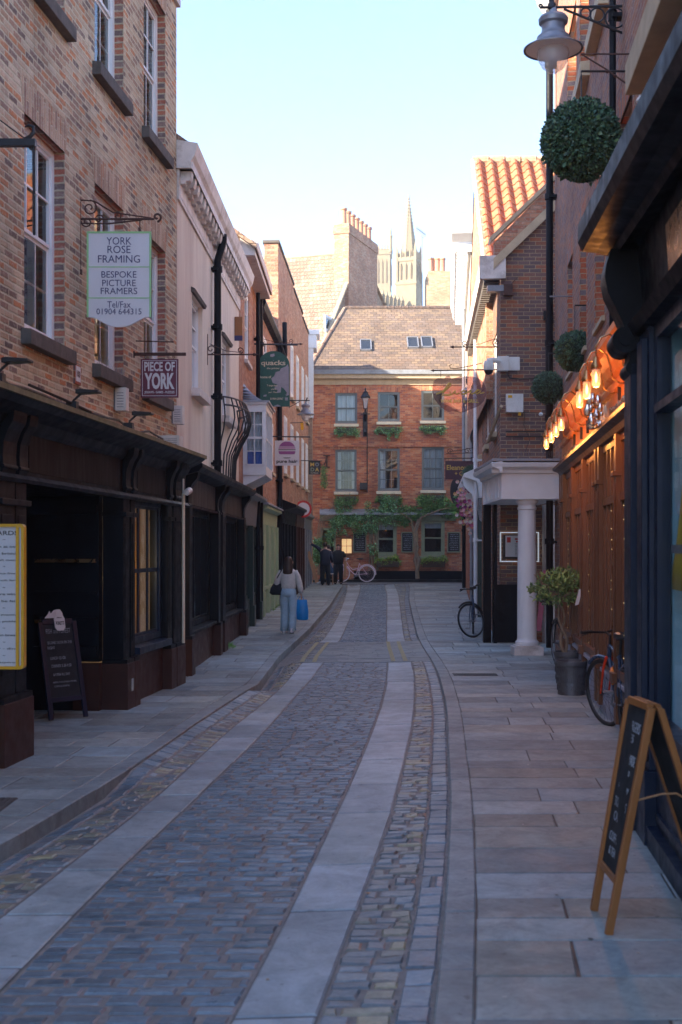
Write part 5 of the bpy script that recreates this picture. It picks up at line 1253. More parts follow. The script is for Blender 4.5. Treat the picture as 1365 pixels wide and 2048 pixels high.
for i in range(15):     # chrome letters seen edge-on
    u = U(11.0)+i*.095; hh = random.uniform(.1, .14); m.box(F7, u, u+.02, .13, .17, 3.07, 3.07+hh); m.box(F7, u, u+.06, .13, .17, 3.07, 3.09); m.box(F7, u, u+.06, .13, .17, 3.05+hh, 3.07+hh)
m.build('raised_letters', A['chrome'], fb); m = MB()
for i in range(16): u = U(16.2)+i*.12; m.box(F7, u, u+.025, .13, .17, 3.07, 3.17); m.box(F7, u, u+.07, .13, .17, 3.15, 3.17)
m.build('raised_letters', A['chrome'], fb)
m = MB(); random.seed(5)
for i in range(26):
    u = U(13.15)+random.uniform(-.3, .35); z = 3.1+random.random()**1.5*.3; r_ = random.uniform(.02, .05); c = F7.pt(u, .2+random.uniform(-.04, .1), z); m.lathe(c-Vector((0, 0, r_*1.6)), [(0.001, 0), (r_*.8, .2*r_), (r_, r_*1.4), (r_*.5, r_*2.4), (r_*.45, r_*3.2), (.001, r_*3.3)], 8)
m.box(F7, U(13.3), U(13.36), .1, .16, 3.06, 3.5); m.build('metal_emblem', A['chrome'], fb, smooth=True)
posts = [10.6, 12.15, 13.7, 14.05, 15.6, 17.2, 18.75, 19.1]
m = MB(); rl = MB()
for y in posts:
    m.box(F7, U(y), U(y)+.17, 0, .13, .1, 2.94); m.box(F7, U(y)-.02, U(y)+.19, .0, .16, 2.52, 2.57); m.box(F7, U(y)-.02, U(y)+.19, .0, .17, .5, .6); m.box(F7, U(y)+.04, U(y)+.13, .13, .14, .7, 2.45)
m.build('posts', A['wood'], tf, bevel=.005)
m = MB(); dk = MB()
for a, b in zip(posts, posts[1:]):
    a2, b2_ = U(a)+.17, U(b)
    if b2_-a2 < .3: m.box(F7, a2, b2_, 0, .06, .6, 2.94); continue
    n = max(2, round((b2_-a2)/.33))
    for i in range(n):
        p, q = a2+(b2_-a2)*i/n, a2+(b2_-a2)*(i+1)/n
        m.box(F7, p, p+.05, 0, .08, .62, 2.94); m.box(F7, q-.03, q, 0, .08, .62, 2.94)
    m.box(F7, a2, b2_, 0, .09, 2.28, 2.36); m.box(F7, a2, b2_, 0, .085, 2.86, 2.94); m.box(F7, a2, b2_, 0, .12, .56, .64)
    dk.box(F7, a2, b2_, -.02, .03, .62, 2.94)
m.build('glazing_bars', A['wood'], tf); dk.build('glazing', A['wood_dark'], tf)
m = MB(); m.box(F7, ua, ub, 0, .07, -.05, .5); m.prism(F7, [(0, .48), (.12, .48), (.12, .52), (0, .56)], ua, ub)
for i in range(12): u = ua+.2+i*.78; m.box(F7, u, u+.6, .07, .085, .1, .42)
m.build('panelled_base', M_('pale_blue_base_paint', (.34, .37, .48), .5, var=.2, dirt=(.2, .2, .22), dscale=3), tf)
# gooseneck lamps
ln = ['first', 'second', 'third']
LY = [10.5, 11.3, 12.0, 14.3, 15.1, 15.9, 16.9]
LLAB = ['glowing filament wall lamp hanging highest and nearest on the orange fascia', 'glowing filament wall lamp second from the viewer on the orange fascia', 'glowing filament wall lamp third from the viewer, just before the metal emblem',
        'glowing filament wall lamp nearest the viewer in the lower far cluster of four', 'glowing filament wall lamp second in the lower far cluster of four', 'glowing filament wall lamp third in the lower far cluster of four', 'glowing filament wall lamp farthest along the orange fascia, beside the portico']
def gooseneck():
    t = thing('wall_lamp', LLAB[0], 'wall lamp', (0, 0, 0), group='filament lamps along the orange bar fascia')
    V = Vector      # local: +x out from wall
    m = MB(); pts = [V((0, 0, .05)), V((.08, 0, .04)), V((.15, 0, .08)), V((.17, 0, .2)), V((.2, 0, .3)), V((.27, 0, .35)), V((.34, 0, .32)), V((.38, 0, .24)), V((.38, 0, .14))]
    m.tube(pts, .009, 8); m.build('arm', A['brass'], t, smooth=True, local=True)
    m = MB(); m.box(WORLD, -.02, .02, -.02, .02, -.06, .12); m.build('back_plate', A['iron'], t, local=True)
    m = MB(); m.lathe((.38, 0, .06), [(.045, 0), (.05, .02), (.03, .06), (.022, .1), (.001, .1)], 16); m.build('cap', A['brass'], t, smooth=True, local=True)
    m = MB(); m.lathe((.38, 0, -.12), [(.001, .02), (.025, .025), (.036, .05), (.036, .18)], 16); m.build('jar', A['lampglass'], t, smooth=True, local=True)
    m = MB(); m.lathe((.38, 0, -.07), [(.002, .01), (.01, .03), (.011, .06), (.005, .09), (.002, .1)], 10); m.build('bulb', A['bulb'], t, smooth=True, local=True)
    l = bpy.data.lights.new('filament', 'POINT'); l.energy = 2.6; l.color = (1, .36, .08); l.shadow_soft_size = .05
    return t, l
g0, gl = gooseneck(); ang = math.atan2(F7.n.y, F7.n.x)
for i, y in enumerate(LY):
    c = F7.pt(U(y), .11, 3.27); o = g0 if i == 0 else dup(g0, c, ang, LLAB[i]); o.location = c; o.rotation_euler = (0, 0, ang); o['label'] = LLAB[i]
    lo = bpy.data.objects.new('filament', gl); C.objects.link(lo); lo.location = F7.pt(U(y), .49, 3.14)
# fairy lights on the timber
t = thing('string_lights', 'tiny warm fairy lights trailing down the orange timber panels', 'fairy lights', F7.pt(U(13), .15, 1))
m = MB(); random.seed(3)
for y in (11.05, 11.6, 12.6, 14.9, 17.9):
    pts = []
    for k in range(17):
        z = 2.3-k*.1+random.uniform(-.02, .02); u = U(y)+.03*math.sin(k*.9); pts.append(F7.pt(u, .11, z))
        if random.random() < .4: m.lathe(F7.pt(u, .12, z-.005), [(.001, 0), (.005, .004), (.001, .009)], 5)
    wr = MB(); wr.tube(pts, .0025, 4); wr.build('wire', A['brass'], t)
m.build('bulbs', A['fairy'], t)
# foliage / pigeon spikes etc. near cornice: downlights strip of bulbs
t = thing('festoon_lights', 'white globe bulbs along the black canopy edge at the upper right', 'festoon lights', (1.95, 9, 4.7))
m = MB()
for px, py, Y in ((1334, 87, 8.0), (1282, 202, 8.4), (1240, 298, 8.9)): m.lathe(P(px, py, Y)-Vector((0, 0, .03)), [(.001, -.0), (.022, .01), (.032, .03), (.022, .052), (.012, .06), (.012, .085)], 14)
m.build('bulbs', A['plastic_white'], t, smooth=True)
m = MB(); m.tube([P(1365, 20, 7.7), P(1334, 78, 8.0), P(1282, 194, 8.4), P(1240, 290, 8.9), P(1215, 345, 9.2)], .006, 5); m.build('wire', A['plastic_black'], t)

# ---- black shop at the right edge
F6 = Frame((1.323, 1.0), (2.006, 8.34), flip=True); U = F6.uY
r0 = thing('black_shop', 'black painted shopfront with a deep canopy at the right edge', 'shop', (2, 6, 0))
m = MB(); wall(m, F6, 0, F6.L, 3.7, 6.7, [(U(6.55), U(8.0), 4.97, 6.5)], .12); shell(m, F6, 0, F6.L, -.05, 6.7, 6); m.box(F6, F6.L-.1, F6.L, -1.5, -.02, -.05, 3.7); m.build('wall', A['brick_right'], r0)
w = window(r0, F6, U(6.55), U(8.0), 4.97, 6.5, A['white'], A['glass'], -.05, 2, 2, .1); sill(w, F6, U(6.55), U(8.0), 4.97, A['stone_tan'], .22, .14, .1)
F6c = Frame((2.006-.063*7.34, 1.0), (2.006, 8.34), flip=True)
m = MB(); m.prism(F6c, [(0, 3.72), (.1, 3.74), (.2, 3.72), (.22, 3.77), (.3, 3.79), (.39, 3.8), (.42, 3.86), (.42, 3.98), (.33, 4.02), (.31, 4.1), (0, 4.2)], 0, F6c.L+.02)
m.build('canopy', A['black'], r0)
m = MB(); m.prism(F6, [(.0, 3.16), (.1, 3.17), (.14, 3.24), (.0, 3.28)], 0, F6.L); m.build('fascia_moulding', A['black'], r0)
m = MB(); m.prism(F6, [(.0, 3.27), (.03, 3.27), (.07, 3.73), (0, 3.73)], 0, U(8.3)); m.build('fascia', A['black'], r0)
m = MB(); m.prism(F6, [(.04, 3.36), (.046, 3.36), (.064, 3.62), (.06, 3.62)], U(6.2), U(7.0))
m.build('raised_letters', A['brass'], r0)
q = MB(); q.box(F6, U(7.62), U(8.32), -.05, .06, .45, 3.2); q.box(F6, U(7.66), U(7.86), .06, .1, .5, 3.1); q.box(F6, U(8.0), U(8.3), .06, .12, 0, 3.0); q.box(F6, U(7.6), U(8.34), 0, .09, -.05, .45)
po = q.build('pilaster', A['navy'], r0, bevel=.006); po['_o'] = r0['_o']
q = MB(); q.prism(F6, [(.0, 2.92), (.1, 2.92), (.13, 2.97), (.12, 3.05), (.14, 3.2), (.2, 3.34), (.26, 3.46), (.28, 3.56), (.27, 3.64), (.24, 3.74), (.0, 3.74)], U(8.02), U(8.28)); q.tube([F6.pt(U(8.0), .15, 3.15), F6.pt(U(8.31), .15, 3.15)], .085, 18); q.tube([F6.pt(U(7.98), .15, 3.15), F6.pt(U(8.33), .15, 3.15)], .04, 14); q.tube([F6.pt(U(8.0), .1, 2.97), F6.pt(U(8.31), .1, 2.97)], .05, 12)
for k in range(5): q.tube([F6.pt(U(8.0), -.0, 3.3+.03*k), F6.pt(U(8.0), .02, 3.3+.03*k)], .01, 5)
q.build('console', A['black'], po, smooth=True)
m = MB(); m.box(F6, U(7.5), U(7.62), -.05, .03, .75, 3.17); m.box(F6, 0, U(7.62), -.05, .06, .7, .78); m.box(F6, 0, U(7.5), -.05, .05, 2.62, 2.67); m.box(F6, 0, U(7.5), -.05, .03, 3.08, 3.17)
so_ = m.build('window_frame', A['navy'], r0)
so_['_o'] = r0['_o']
m = MB(); m.face([F6.pt(0, 0, .78), F6.pt(U(7.5), 0, .78), F6.pt(U(7.5), 0, 3.1), F6.pt(0, 0, 3.1)]); m.build('pane', A['display_glass'], so_)
m = MB(); m.box(F6, 0, U(7.62), -1.3, -1.25, .0, 3.2); m.box(F6, 0, U(7.62), -1.3, -.06, .6, .7); m.box(F6, U(7.5), U(7.56), -1.3, -.06, .6, 3.2); m.build('shop_interior', A['inside_blue'], r0)
m = MB(); m.box(F6, 0, U(7.6), -.05, .02, .08, .7); m.box(F6, 0, U(7.62), -.04, .08, -.05, .12); m.box(F6, 0, U(7.5), .02, .04, .18, .22); m.box(F6, 0, U(7.5), .02, .04, .6, .64); m.build('stall_riser', A['navy'], r0)
t = thing('rain_jacket', 'bright yellow rain jacket hanging inside the window at the right edge', 'jacket', F6.pt(U(6.7), -.1, 1.6))
m = MB(); n = 10; Z = [(2.4, 6.98, .28), (2.2, 7.08, .34), (2.0, 7.2, .38), (1.85, 7.3, .4), (1.7, 7.44, .44), (1.57, 7.46, .44)]
rings = [(F6.pt(U(yc)-hw, -.06, 0).x, F6.pt(U(yc)-hw, -.06, 0).y, z, .04, hw, -.093) for z, yc, hw in Z][::-1]; m.loft(rings, 20); m.build('body', A['yellow_cloth'], t, smooth='all')
m = MB(); m.box(F6, U(6.8), U(7.3), -.03, -.018, 1.78, 1.83); m.build('grey_band', A['grey_metal'], t)
# ================================================================= SIGNS AND SMALL THINGS
def board(x0, x1, y0, y1, Y):       # pixel box -> world box at depth Y
    a, b = P(x0, max(y0, y1), Y), P(x1, min(y0, y1), Y); return a.x, b.x, a.z, b.z
def Mf(cx, cz, Y): return lambda a, b, t: (cx+a, Y-t, cz+b)
def frameY(Y): return Frame((0, Y), (1, Y))
def iron_scroll(m, Y, c, r, turns=1.3, a0=0, sgn=1, rad=.008, n=20):
    pts = []
    for i in range(n+1):
        t_ = i/n; a = a0+sgn*turns*2*math.pi*t_; q = r*(1-.8*t_); pts.append(Vector((c[0]+q*math.cos(a), Y, c[1]+q*math.sin(a))))
    m.tube(pts, rad, 6)

# York Rose Framing
Y = 13.3; x0, x1, z0, z1 = board(174, 303, 640, 463, Y); FY = frameY(Y)
t = thing('hanging_sign', 'white green-bordered picture framers sign on scrolled ironwork, left brick wall', 'sign', ((x0+x1)/2, Y, z0))
cx = (x0+x1)/2; w_ = x1-x0; n = 24
bot = [(x0+w_*i/n, z0+.0-.075*math.sin(math.pi*max(0, min(1, (i/n-.12)/.76)))**1 + (.03*abs(math.cos(math.pi*i/n))**3)) for i in range(n+1)]
m = MB(); m.plate(FY, bot+[(x1, z1), (x0, z1)], -.03, 0); m.build('panel', A['sign_white'], t)
m = MB(); g_ = .02
m.plate(FY, [(x0, z0+.03), (x0+g_, z0+.03), (x0+g_, z1), (x0, z1)], -.035, .006); m.plate(FY, [(x1-g_, z0+.03), (x1, z0+.03), (x1, z1), (x1-g_, z1)], -.035, .006); m.plate(FY, [(x0+g_, z1-g_), (x1-g_, z1-g_), (x1-g_, z1), (x0+g_, z1)], -.035, .006)
for py in (534, 596): z = zy(py, Y); m.box(FY, x0+g_, x1-g_, 0, .004, z-.005, z+.005)
m.build('border', A['sign_lime'], t)
for s_, py, w, h in (('YORK', 482, 50, 15), ('ROSE', 499, 46, 15), ('FRAMING', 518, 84, 15), ('BESPOKE', 549, 70, 13), ('PICTURE', 566, 67, 13), ('FRAMERS', 582, 73, 13), ('Tel/Fax', 609, 47, 13), ('01904 644315', 623, 90, 12)):
    text(t, s_, A['ink_navy'], Mf(cx, zy(py, Y), Y-.001), w*Y/FPX, h*Y/FPX)
m = MB(); xw = x0-.07; za_ = zy(438, Y)
m.tube([(xw, Y, zy(545, Y)), (xw, Y, zy(395, Y))], .01, 6); m.tube([(xw-.02, Y, za_), (x1+.03, Y, za_+.0)], .012, 6); m.tube([(xw-.02, Y, za_-.045), (xw+.3, Y, za_-.05), (x1-.1, Y, za_-.01)], .009, 6)
m.tube([(xw, Y, zy(400, Y)), (xw+.15, Y, zy(402, Y)), (xw+.35, Y, zy(425, Y)), (x1, Y, za_+.01)], .008, 6)
iron_scroll(m, Y, (xw+.1, zy(416, Y)), .085, 1.4, 1.5, -1); iron_scroll(m, Y, (xw+.07, za_-.03), .06, 1.3, 3, 1); iron_scroll(m, Y, (xw+.2, za_+.0), .05, 1.2, 0, 1); iron_scroll(m, Y, (x1+.06, za_+.02), .05, 1.1, -1.5, 1, .012); iron_scroll(m, Y, (xw+.4, za_+.03), .045, 1.2, 2, -1)
for x in (x0+.12, x1-.12): m.tube([(x, Y-.015, z1), (x, Y-.015, za_)], .006, 5); m.tube([(x+.012*math.cos(a), Y, z1+.03+.02*math.sin(a)) for a in (0, 1.05, 2.1, 3.14, 4.2, 5.2, 6.28)], .004, 5)
m.box(FY, xw-.02, xw+.02, -.02, .02, zy(545, Y)-.02, zy(545, Y)+.03); m.tube([(xw-.3, Y, za_), (xw, Y, za_)], .01, 6)
m.build('bracket', A['rust_iron'], t)

# Piece of York
Y = 15.4; x0, x1, z0, z1 = board(282, 357, 795, 718, Y); FY = frameY(Y); cx = (x0+x1)/2
t = thing('hanging_sign', 'square maroon souvenir shop sign under a dark timber bar', 'sign', (cx, Y, z0))
m = MB(); m.box(FY, x0, x1, -.035, 0, z0, z1); m.build('panel', A['maroon'], t)
m = MB(); b_ = .018; i_ = .006
for a, b, c, e in ((x0+b_, x1-b_, z0+b_, z0+b_+i_), (x0+b_, x1-b_, z1-b_-i_, z1-b_), (x0+b_, x0+b_+i_, z0+b_+i_, z1-b_-i_), (x1-b_-i_, x1-b_, z0+b_+i_, z1-b_-i_)): m.box(FY, a, b, 0, .003, c, e)
m.build('border', A['sign_white'], t)
text(t, 'PIECE OF', A['sign_white'], Mf(cx, zy(733, Y), Y-.001), 61*Y/FPX, 19*Y/FPX, bold=.03)
text(t, 'YORK', A['sign_white'], Mf(cx, zy(762, Y), Y-.001), 60*Y/FPX, 33*Y/FPX, bold=.04)
text(t, 'JIGSAWS - GAMES - PUZZLES', A['sign_white'], Mf(cx, zy(785, Y), Y-.001), 60*Y/FPX, 6*Y/FPX, bold=.02)
m = MB(); m.box(FY, P(268, 0, Y).x, P(372, 0, Y).x, -.035, 0, zy(711, Y), zy(705, Y)); m.box(FY, P(266, 0, Y).x-.3, P(270, 0, Y).x, -.03, -.01, zy(710, Y), zy(706, Y)); m.box(FY, P(267, 0, Y).x, P(269.5, 0, Y).x, -.03, 0, zy(715, Y), zy(702, Y))
m.tube([P(272, 682, Y), P(348, 684, Y)], .008, 5)
for x in (x0+.06, x1-.06): m.tube([(x+.01*math.cos(a), Y+.015, z1+.025+.022*math.sin(a)) for a in (0, .8, 1.6, 2.4, 3.1, 3.9, 4.7, 5.5, 6.28)], .004, 5)
m.build('bracket', A['rust_iron'], t)

# empty arrow brackets
def arrow_bracket(label, Y, xa, xb, py, plate=None, F=None, sgn=1):
    t = thing('sign_bracket', label, 'bracket', P(xa, py, Y)); m = MB(); a, b = P(xa, py, Y), P(xb, py, Y)
    m.tube([a, b], .012, 6); d = 1 if b.x > a.x else -1
    m.lathe(b-Vector((d*.02, 0, 0)), [(.001, 0), (.03, .03), (.001, .11)], 8, axis=(d, 0, 0))
    if plate: m.tube([P(plate[0], plate[1], Y), P(plate[0], plate[2], Y)], .012, 6)
    L = abs(b.x-a.x); iron_scroll(m, Y, (a.x+d*.12, a.z+.09), .08, 1.3, -1.57, d, .008); iron_scroll(m, Y, (a.x+d*(L-.22), a.z+.07), .06, 1.3, -1.57, d, .008)
    m.tube([Vector((a.x+d*.1, Y, a.z+.18)), Vector((a.x+d*L*.45, Y, a.z+.06)), Vector((a.x+d*L*.8, Y, a.z+.03))], .006, 5)
    m.build('ironwork', A['rust_iron'], t); return t
arrow_bracket('empty wrought iron sign bracket with a spear tip on the pale rendered wall', 21.0, 408, 507, 709, (415, 668, 730))
arrow_bracket('empty wrought iron bracket in front of the twin black pipes above the arched green sign', 31.0, 503, 600, 688, (503, 676, 700))
t = arrow_bracket('empty spear tipped iron bracket on the brown brick house, highest on the right', 24.6, 1005, 908, 694, None)
# black bracket top left
Y = 10.6; t = thing('sign_bracket', 'thick black iron bar with a curled hook cut off by the upper left edge', 'bracket', P(0, 285, Y)); m = MB()
m.box(frameY(Y), P(0, 0, Y).x-.35, P(72, 0, Y).x, -.03, .03, zy(293, Y), zy(279, Y)); m.tube([P(68, 293, Y), P(69, 470, Y)], .012, 6); m.build('bar', A['iron'], t)
m = MB(); m.tube([P(50, 279, Y), P(60, 274, Y), P(68, 265, Y), P(67, 254, Y), P(58, 250, Y), P(50, 254, Y)], [.02, .02, .018, .015, .012, .006], 8); m.tube([P(0, 240, Y), P(50, 277, Y)], .006, 5); m.build('hook', A['iron'], t, smooth=True)

# quacks
Y = 30.0; x0, x1, z0, z1 = board(516, 580, 813, 702, Y); cx = (x0+x1)/2; FY = frameY(Y); r_ = (x1-x0)/2
t = thing('hanging_sign', 'arched dark green printer sign with peeling paint above the oriel window', 'sign', (cx, Y, z0))
arc = [(cx+r_*math.cos(a), z1-r_*.95+r_*.95*math.sin(a)) for a in [math.pi*i/20 for i in range(21)]]
m = MB(); m.plate(FY, [(x0, z0), (x1, z0)]+arc, -.05, 0); m.build('panel', A['sign_green'], t)
pw = lambda pts: [(P(a, b, Y).x, P(a, b, Y).z) for a, b in pts]
m = MB(); random.seed(4)
for pl_ in ([(562, 737), (572, 733), (576, 728), (578, 735), (578.5, 790), (573, 792), (574, 785), (568, 777), (563, 774), (562, 785), (553, 786), (556, 781), (549, 776), (555, 769), (546, 766), (543, 757), (549, 752), (552, 744), (560, 742)], [(541, 709), (549, 707), (550, 712), (545, 714), (541, 713)], [(528, 790), (534, 789), (533, 793), (527, 793)], [(548, 812), (556, 809), (562, 812), (562, 813), (548, 813)], [(570, 795), (576, 795), (576, 801), (571, 801)]):
    m.plate(FY, pw(pl_), 0, .004)
for _ in range(14):
    px, py = random.uniform(520, 575), random.uniform(712, 808); m.plate(FY, pw([(px, py), (px+random.uniform(1, 3), py+.3), (px+1.5, py+1.2)]), 0, .0035)
m.build('peeled_patch', A['peel'], t)
for s_, px, py, w, h in (('quacks', 547, 727, 49, 13), ('the printer', 547, 737, 26, 4.5), ('home of', 532, 754, 22, 5), ('7 grape lane', 545, 771.5, 21, 5), ('york', 548, 778.5, 11, 4), ('yo1 7hu', 546, 785, 17, 4), ('01904 635967', 554, 797.5, 26, 4.5)):
    text(t, s_, A['cream_ink'], Mf(P(px, 0, Y).x, zy(py, Y), Y-.004), w*Y/FPX, h*Y/FPX, bold=.02)
m = MB(); m.tube([P(508, 688, Y), P(596, 690, Y)], .018, 6); m.tube([P(530, 690, Y), P(530, 704, Y)], .01, 5); m.tube([P(566, 690, Y), P(566, 706, Y)], .01, 5); m.build('bracket', A['iron'], t)

# pure hair
Y = 33.0; x0, x1, z0, z1 = board(550, 599, 931, 881, Y); cx = (x0+x1)/2; FY = frameY(Y)
t = thing('hanging_sign', 'white square hairdresser sign with a purple striped disc', 'sign', (cx, Y, z0))
m = MB(); m.box(FY, x0, x1, -.04, 0, z0, z1); m.build('panel', A['sign_white'], t)
r_ = 17.2*Y/FPX; zc_ = zy(900, Y); 
def disc_band(b0, b1, mat, nm):
    q = MB(); n = 14; L_, R_ = [], []
    for i in range(n+1):
        z = b0+(b1-b0)*i/n; hw = math.sqrt(max(1e-6, r_*r_-z*z)); R_.append((cx+hw, zc_+z)); L_.append((cx-hw, zc_+z))
    q.plate(FY, R_+L_[::-1], 0, .004); q.build(nm, mat, t)
disc_band(r_*.42, r_*.97, A['purple'], 'emblem_stripe'); disc_band(r_*.12, r_*.4, A['pink'], 'emblem_stripe'); disc_band(-r_*.02, r_*.07, A['ink_black'], 'emblem_stripe'); disc_band(-r_*.5, -r_*.14, A['purple'], 'emblem_stripe'); disc_band(-r_*.97, -r_*.88, A['ink_black'], 'emblem_stripe')
text(t, 'pure hair', A['ink_black'], Mf(cx, zy(923.5, Y), Y-.001), 42*Y/FPX, 8.5*Y/FPX, bold=.03)
m = MB(); m.tube([P(546, 873, Y), P(621, 874, Y)], .016, 6); m.tube([P(558, 873, Y), P(558, 882, Y)], .008, 5); m.tube([P(592, 873, Y), P(592, 882, Y)], .008, 5); m.build('bracket', A['iron'], t)

# Moda
Y = 46.5; x0, x1, z0, z1 = board(618, 641, 949, 922, Y); cx = (x0+x1)/2; FY = frameY(Y)
t = thing('hanging_sign', 'small square black clothes shop sign before the red inn', 'sign', (cx, Y, z0))
m = MB(); m.box(FY, x0, x1, -.04, 0, z0, z1); m.build('panel', A['plastic_black'], t)
for s_, px, py, mt in (('M', 625, 929, 'gold'), ('O', 634.5, 929, 'grey_metal'), ('D', 625.5, 939, 'sage'), ('A', 634.5, 939, 'gold')): text(t, s_, A[mt], Mf(P(px, 0, Y).x, zy(py, Y), Y-.001), 7.5*Y/FPX, 7.5*Y/FPX, bold=.03)
text(t, 'IN PELLE', A['cream_ink'], Mf(cx, zy(946, Y), Y-.001), 15*Y/FPX, 2.5*Y/FPX)
m = MB(); m.tube([P(599, 921, Y), P(645, 922, Y)], .016, 6); m.build('bracket', A['iron'], t)

# Lucia, clear acrylic
Y = 26.0; FY = frameY(Y); t = thing('hanging_sign', 'clear acrylic oval restaurant sign with gold script', 'sign', P(918, 825, Y))
pts = [(866, 772), (868, 762), (876, 756), (889, 757), (893, 752), (899, 751), (903, 757), (921, 753), (945, 753), (957, 756), (968, 765), (973, 777), (973, 790), (968, 803), (958, 812), (946, 817), (932, 823), (922, 826), (915, 824), (906, 822), (898, 824), (890, 820), (880, 812), (870, 800), (865, 786)]
m = MB(); m.plate(FY, [(P(a, b, Y).x, P(a, b, Y).z) for a, b in pts], -.012, 0); m.build('panel', A['acrylic'], t)
def stroke(m, pts, rad): m.tube([P(a, b, Y-.008) for a, b in pts], rad, 6)
m = MB()
stroke(m, [(873, 788), (880, 786), (888, 781), (894, 773), (899, 766), (902, 767), (900, 773), (893, 779), (886, 786), (884, 790), (893, 790), (903, 790)], .017)
stroke(m, [(901, 783), (901, 788), (904, 789), (909, 784), (911, 781), (910, 787), (914, 788), (920, 786)], .015)
stroke(m, [(932, 783), (928, 781), (923, 784), (923, 788), (929, 788), (937, 784), (943, 780)], .015)
stroke(m, [(943, 780), (941, 786), (945, 788), (951, 785), (956, 781), (961, 780), (956, 779), (951, 784), (953, 788), (958, 786), (963, 781), (961, 787), (969, 785)], .015)
m.lathe(P(944, 773, Y-.008)-Vector((0, 0, .015)), [(.001, 0), (.014, .015), (.001, .03)], 8)
m.build('script_lettering', A['gold'], t)
text(t, 'WINE BAR & GRILL', A['gold'], Mf(P(919.5, 0, Y).x, zy(802, Y), Y-.001), 76*Y/FPX, 7*Y/FPX, bold=.025)
m = MB(); m.tube([P(866, 741, Y), P(1000, 739, Y)], .014, 6); m.lathe(P(868, 741, Y), [(.03, 0), (.001, .07)], 8, axis=(-1, 0, 0)); m.tube([P(882, 741, Y), P(882, 757, Y)], .006, 5); m.tube([P(938, 741, Y), P(938, 754, Y)], .006, 5)
m.tube([P(965, 726, Y), P(945, 731, Y), P(925, 735, Y), P(912, 737, Y), (P(901, 736, Y)), P(899, 731, Y), P(904, 729, Y)], .008, 6)
m.build('bracket', A['rust_iron'], t)
# Eleanor
Y = 35.0; x0, x1, z0, z1 = board(891, 957, 959, 922, Y); FY = frameY(Y); t = thing('hanging_sign', 'plum coloured rectangular shop sign partly behind a small topiary ball', 'sign', ((x0+x1)/2, Y, z0))
m = MB(); m.box(FY, x0, x1, -.04, 0, z0, z1); m.build('panel', A['plum'], t)
text(t, 'Eleanor', A['gold'], Mf(P(914, 0, Y).x, zy(935, Y), Y-.001), 40*Y/FPX, 10*Y/FPX, bold=.01); text(t, '+ Cl', A['gold'], Mf(P(919, 0, Y).x, zy(947, Y), Y-.001), 18*Y/FPX, 8*Y/FPX, bold=.01)
m = MB(); m.tube([P(889, 917, Y), P(985, 916, Y)], .014, 6); m.tube([P(897, 917, Y), P(897, 923, Y)], .007, 5); m.tube([P(950, 917, Y), P(950, 923, Y)], .007, 5)
m.tube([P(958, 893, Y), P(925, 900, Y), P(900, 903, Y), P(895, 908, Y)], .009, 6); m.tube([P(893, 907, Y), P(985, 905, Y)], .01, 6); iron_scroll(m, Y, (P(900, 0, Y).x, zy(903, Y)), .09, 1.3, 0, 1, .009); iron_scroll(m, Y, (P(935, 0, Y).x, zy(902, Y)), .09, 1.3, 0, 1, .009); m.build('bracket', A['rust_iron'], t)
Y = 38.0; t = thing('hanging_sign', 'black oval board hanging below the plum sign', 'sign', P(914, 1010, Y)); m = MB()
m.plate(frameY(Y), [(P(914, 0, Y).x+.2*math.cos(a), zy(982, Y)+.42*math.sin(a)) for a in [i*math.pi/12 for i in range(24)]], -.04, 0); m.build('panel', A['plastic_black'], t)
m = MB(); m.tube([(P(914, 0, Y).x, Y, zy(960, Y)), (P(914, 0, Y).x, Y, zy(940, Y))], .01, 5); m.tube([P(905, 940, Y), P(985, 940, Y)], .012, 5); m.build('bracket', A['iron'], t)
# no entry style sign
Y = 45.0; t = thing('road_sign', 'round white road sign with a red ring at the far end of the left wall', 'road sign', P(607, 1018, Y)); FSg = Frame((P(600, 0, Y).x, Y), (P(614, 0, Y).x, Y-.05))
c = P(607, 1018, Y); ax = Vector((.25, -.97, 0)); m = MB(); m.lathe(c, [(.001, 0), (.24, 0), (.24, .01), (.001, .01)], 28, axis=ax); m.build('face', A['sign_white'], t)
m = MB(); m.lathe(c, [(.235, -.005), (.31, -.005), (.31, .02), (.235, .02), (.235, -.005)], 28, axis=ax); m.build('ring', A['red'], t)
m = MB(); m.tube([c+Vector((0, .03, 0)), c+Vector((-.45, .1, 0))], .025, 6); m.build('arm', A['grey_metal'], t)

# lamps ---------------------------------------------------------
def bell_lamp(name, label, hub, s, wallx, top, extra):
    t = thing(name, label, 'street lamp', hub); c = Vector(hub)      # hub: centre of the hood rim
    m = MB(); m.lathe(c, [(.300, -.012), (.302, .0), (.25, .03), (.19, .055), (.17, .08), (.165, .12), (.13, .15), (.115, .19), (.12, .24), (.145, .26), (.15, .3), (.13, .33), (.05, .36), (.03, .42), (.02, .44)], 36)
    m.v = [c+(v-c)*s for v in m.v]; m.build('hood', A['grey_metal'], t, smooth=True)
    m = MB(); m.lathe(c, [(.155, -.01), (.165, -.05), (.15, -.12), (.11, -.19), (.05, -.235), (.001, -.245)], 28); m.v = [c+(v-c)*s for v in m.v]; m.build('glass_bowl', A['lampglass'], t, smooth=True)
    m = MB(); m.lathe(c, [(.001, -.1), (.03, -.09), (.04, -.03), (.04, .02)], 14); m.lathe(c, [(.001, -.0), (.28, -.002)], 24); m.v = [c+(v-c)*s for v in m.v]; m.build('bulb', A['white'], t, smooth=True)
    return t
Y = 12.7; hub = P(1107, 98, Y); t = bell_lamp('street_lamp', 'large grey bell shaped street lamp on an ornate bracket at the upper right', hub, 1, 0, 0, 0)
m = MB(); xb = P(1262, 0, Y).x; zt = zy(14, Y)
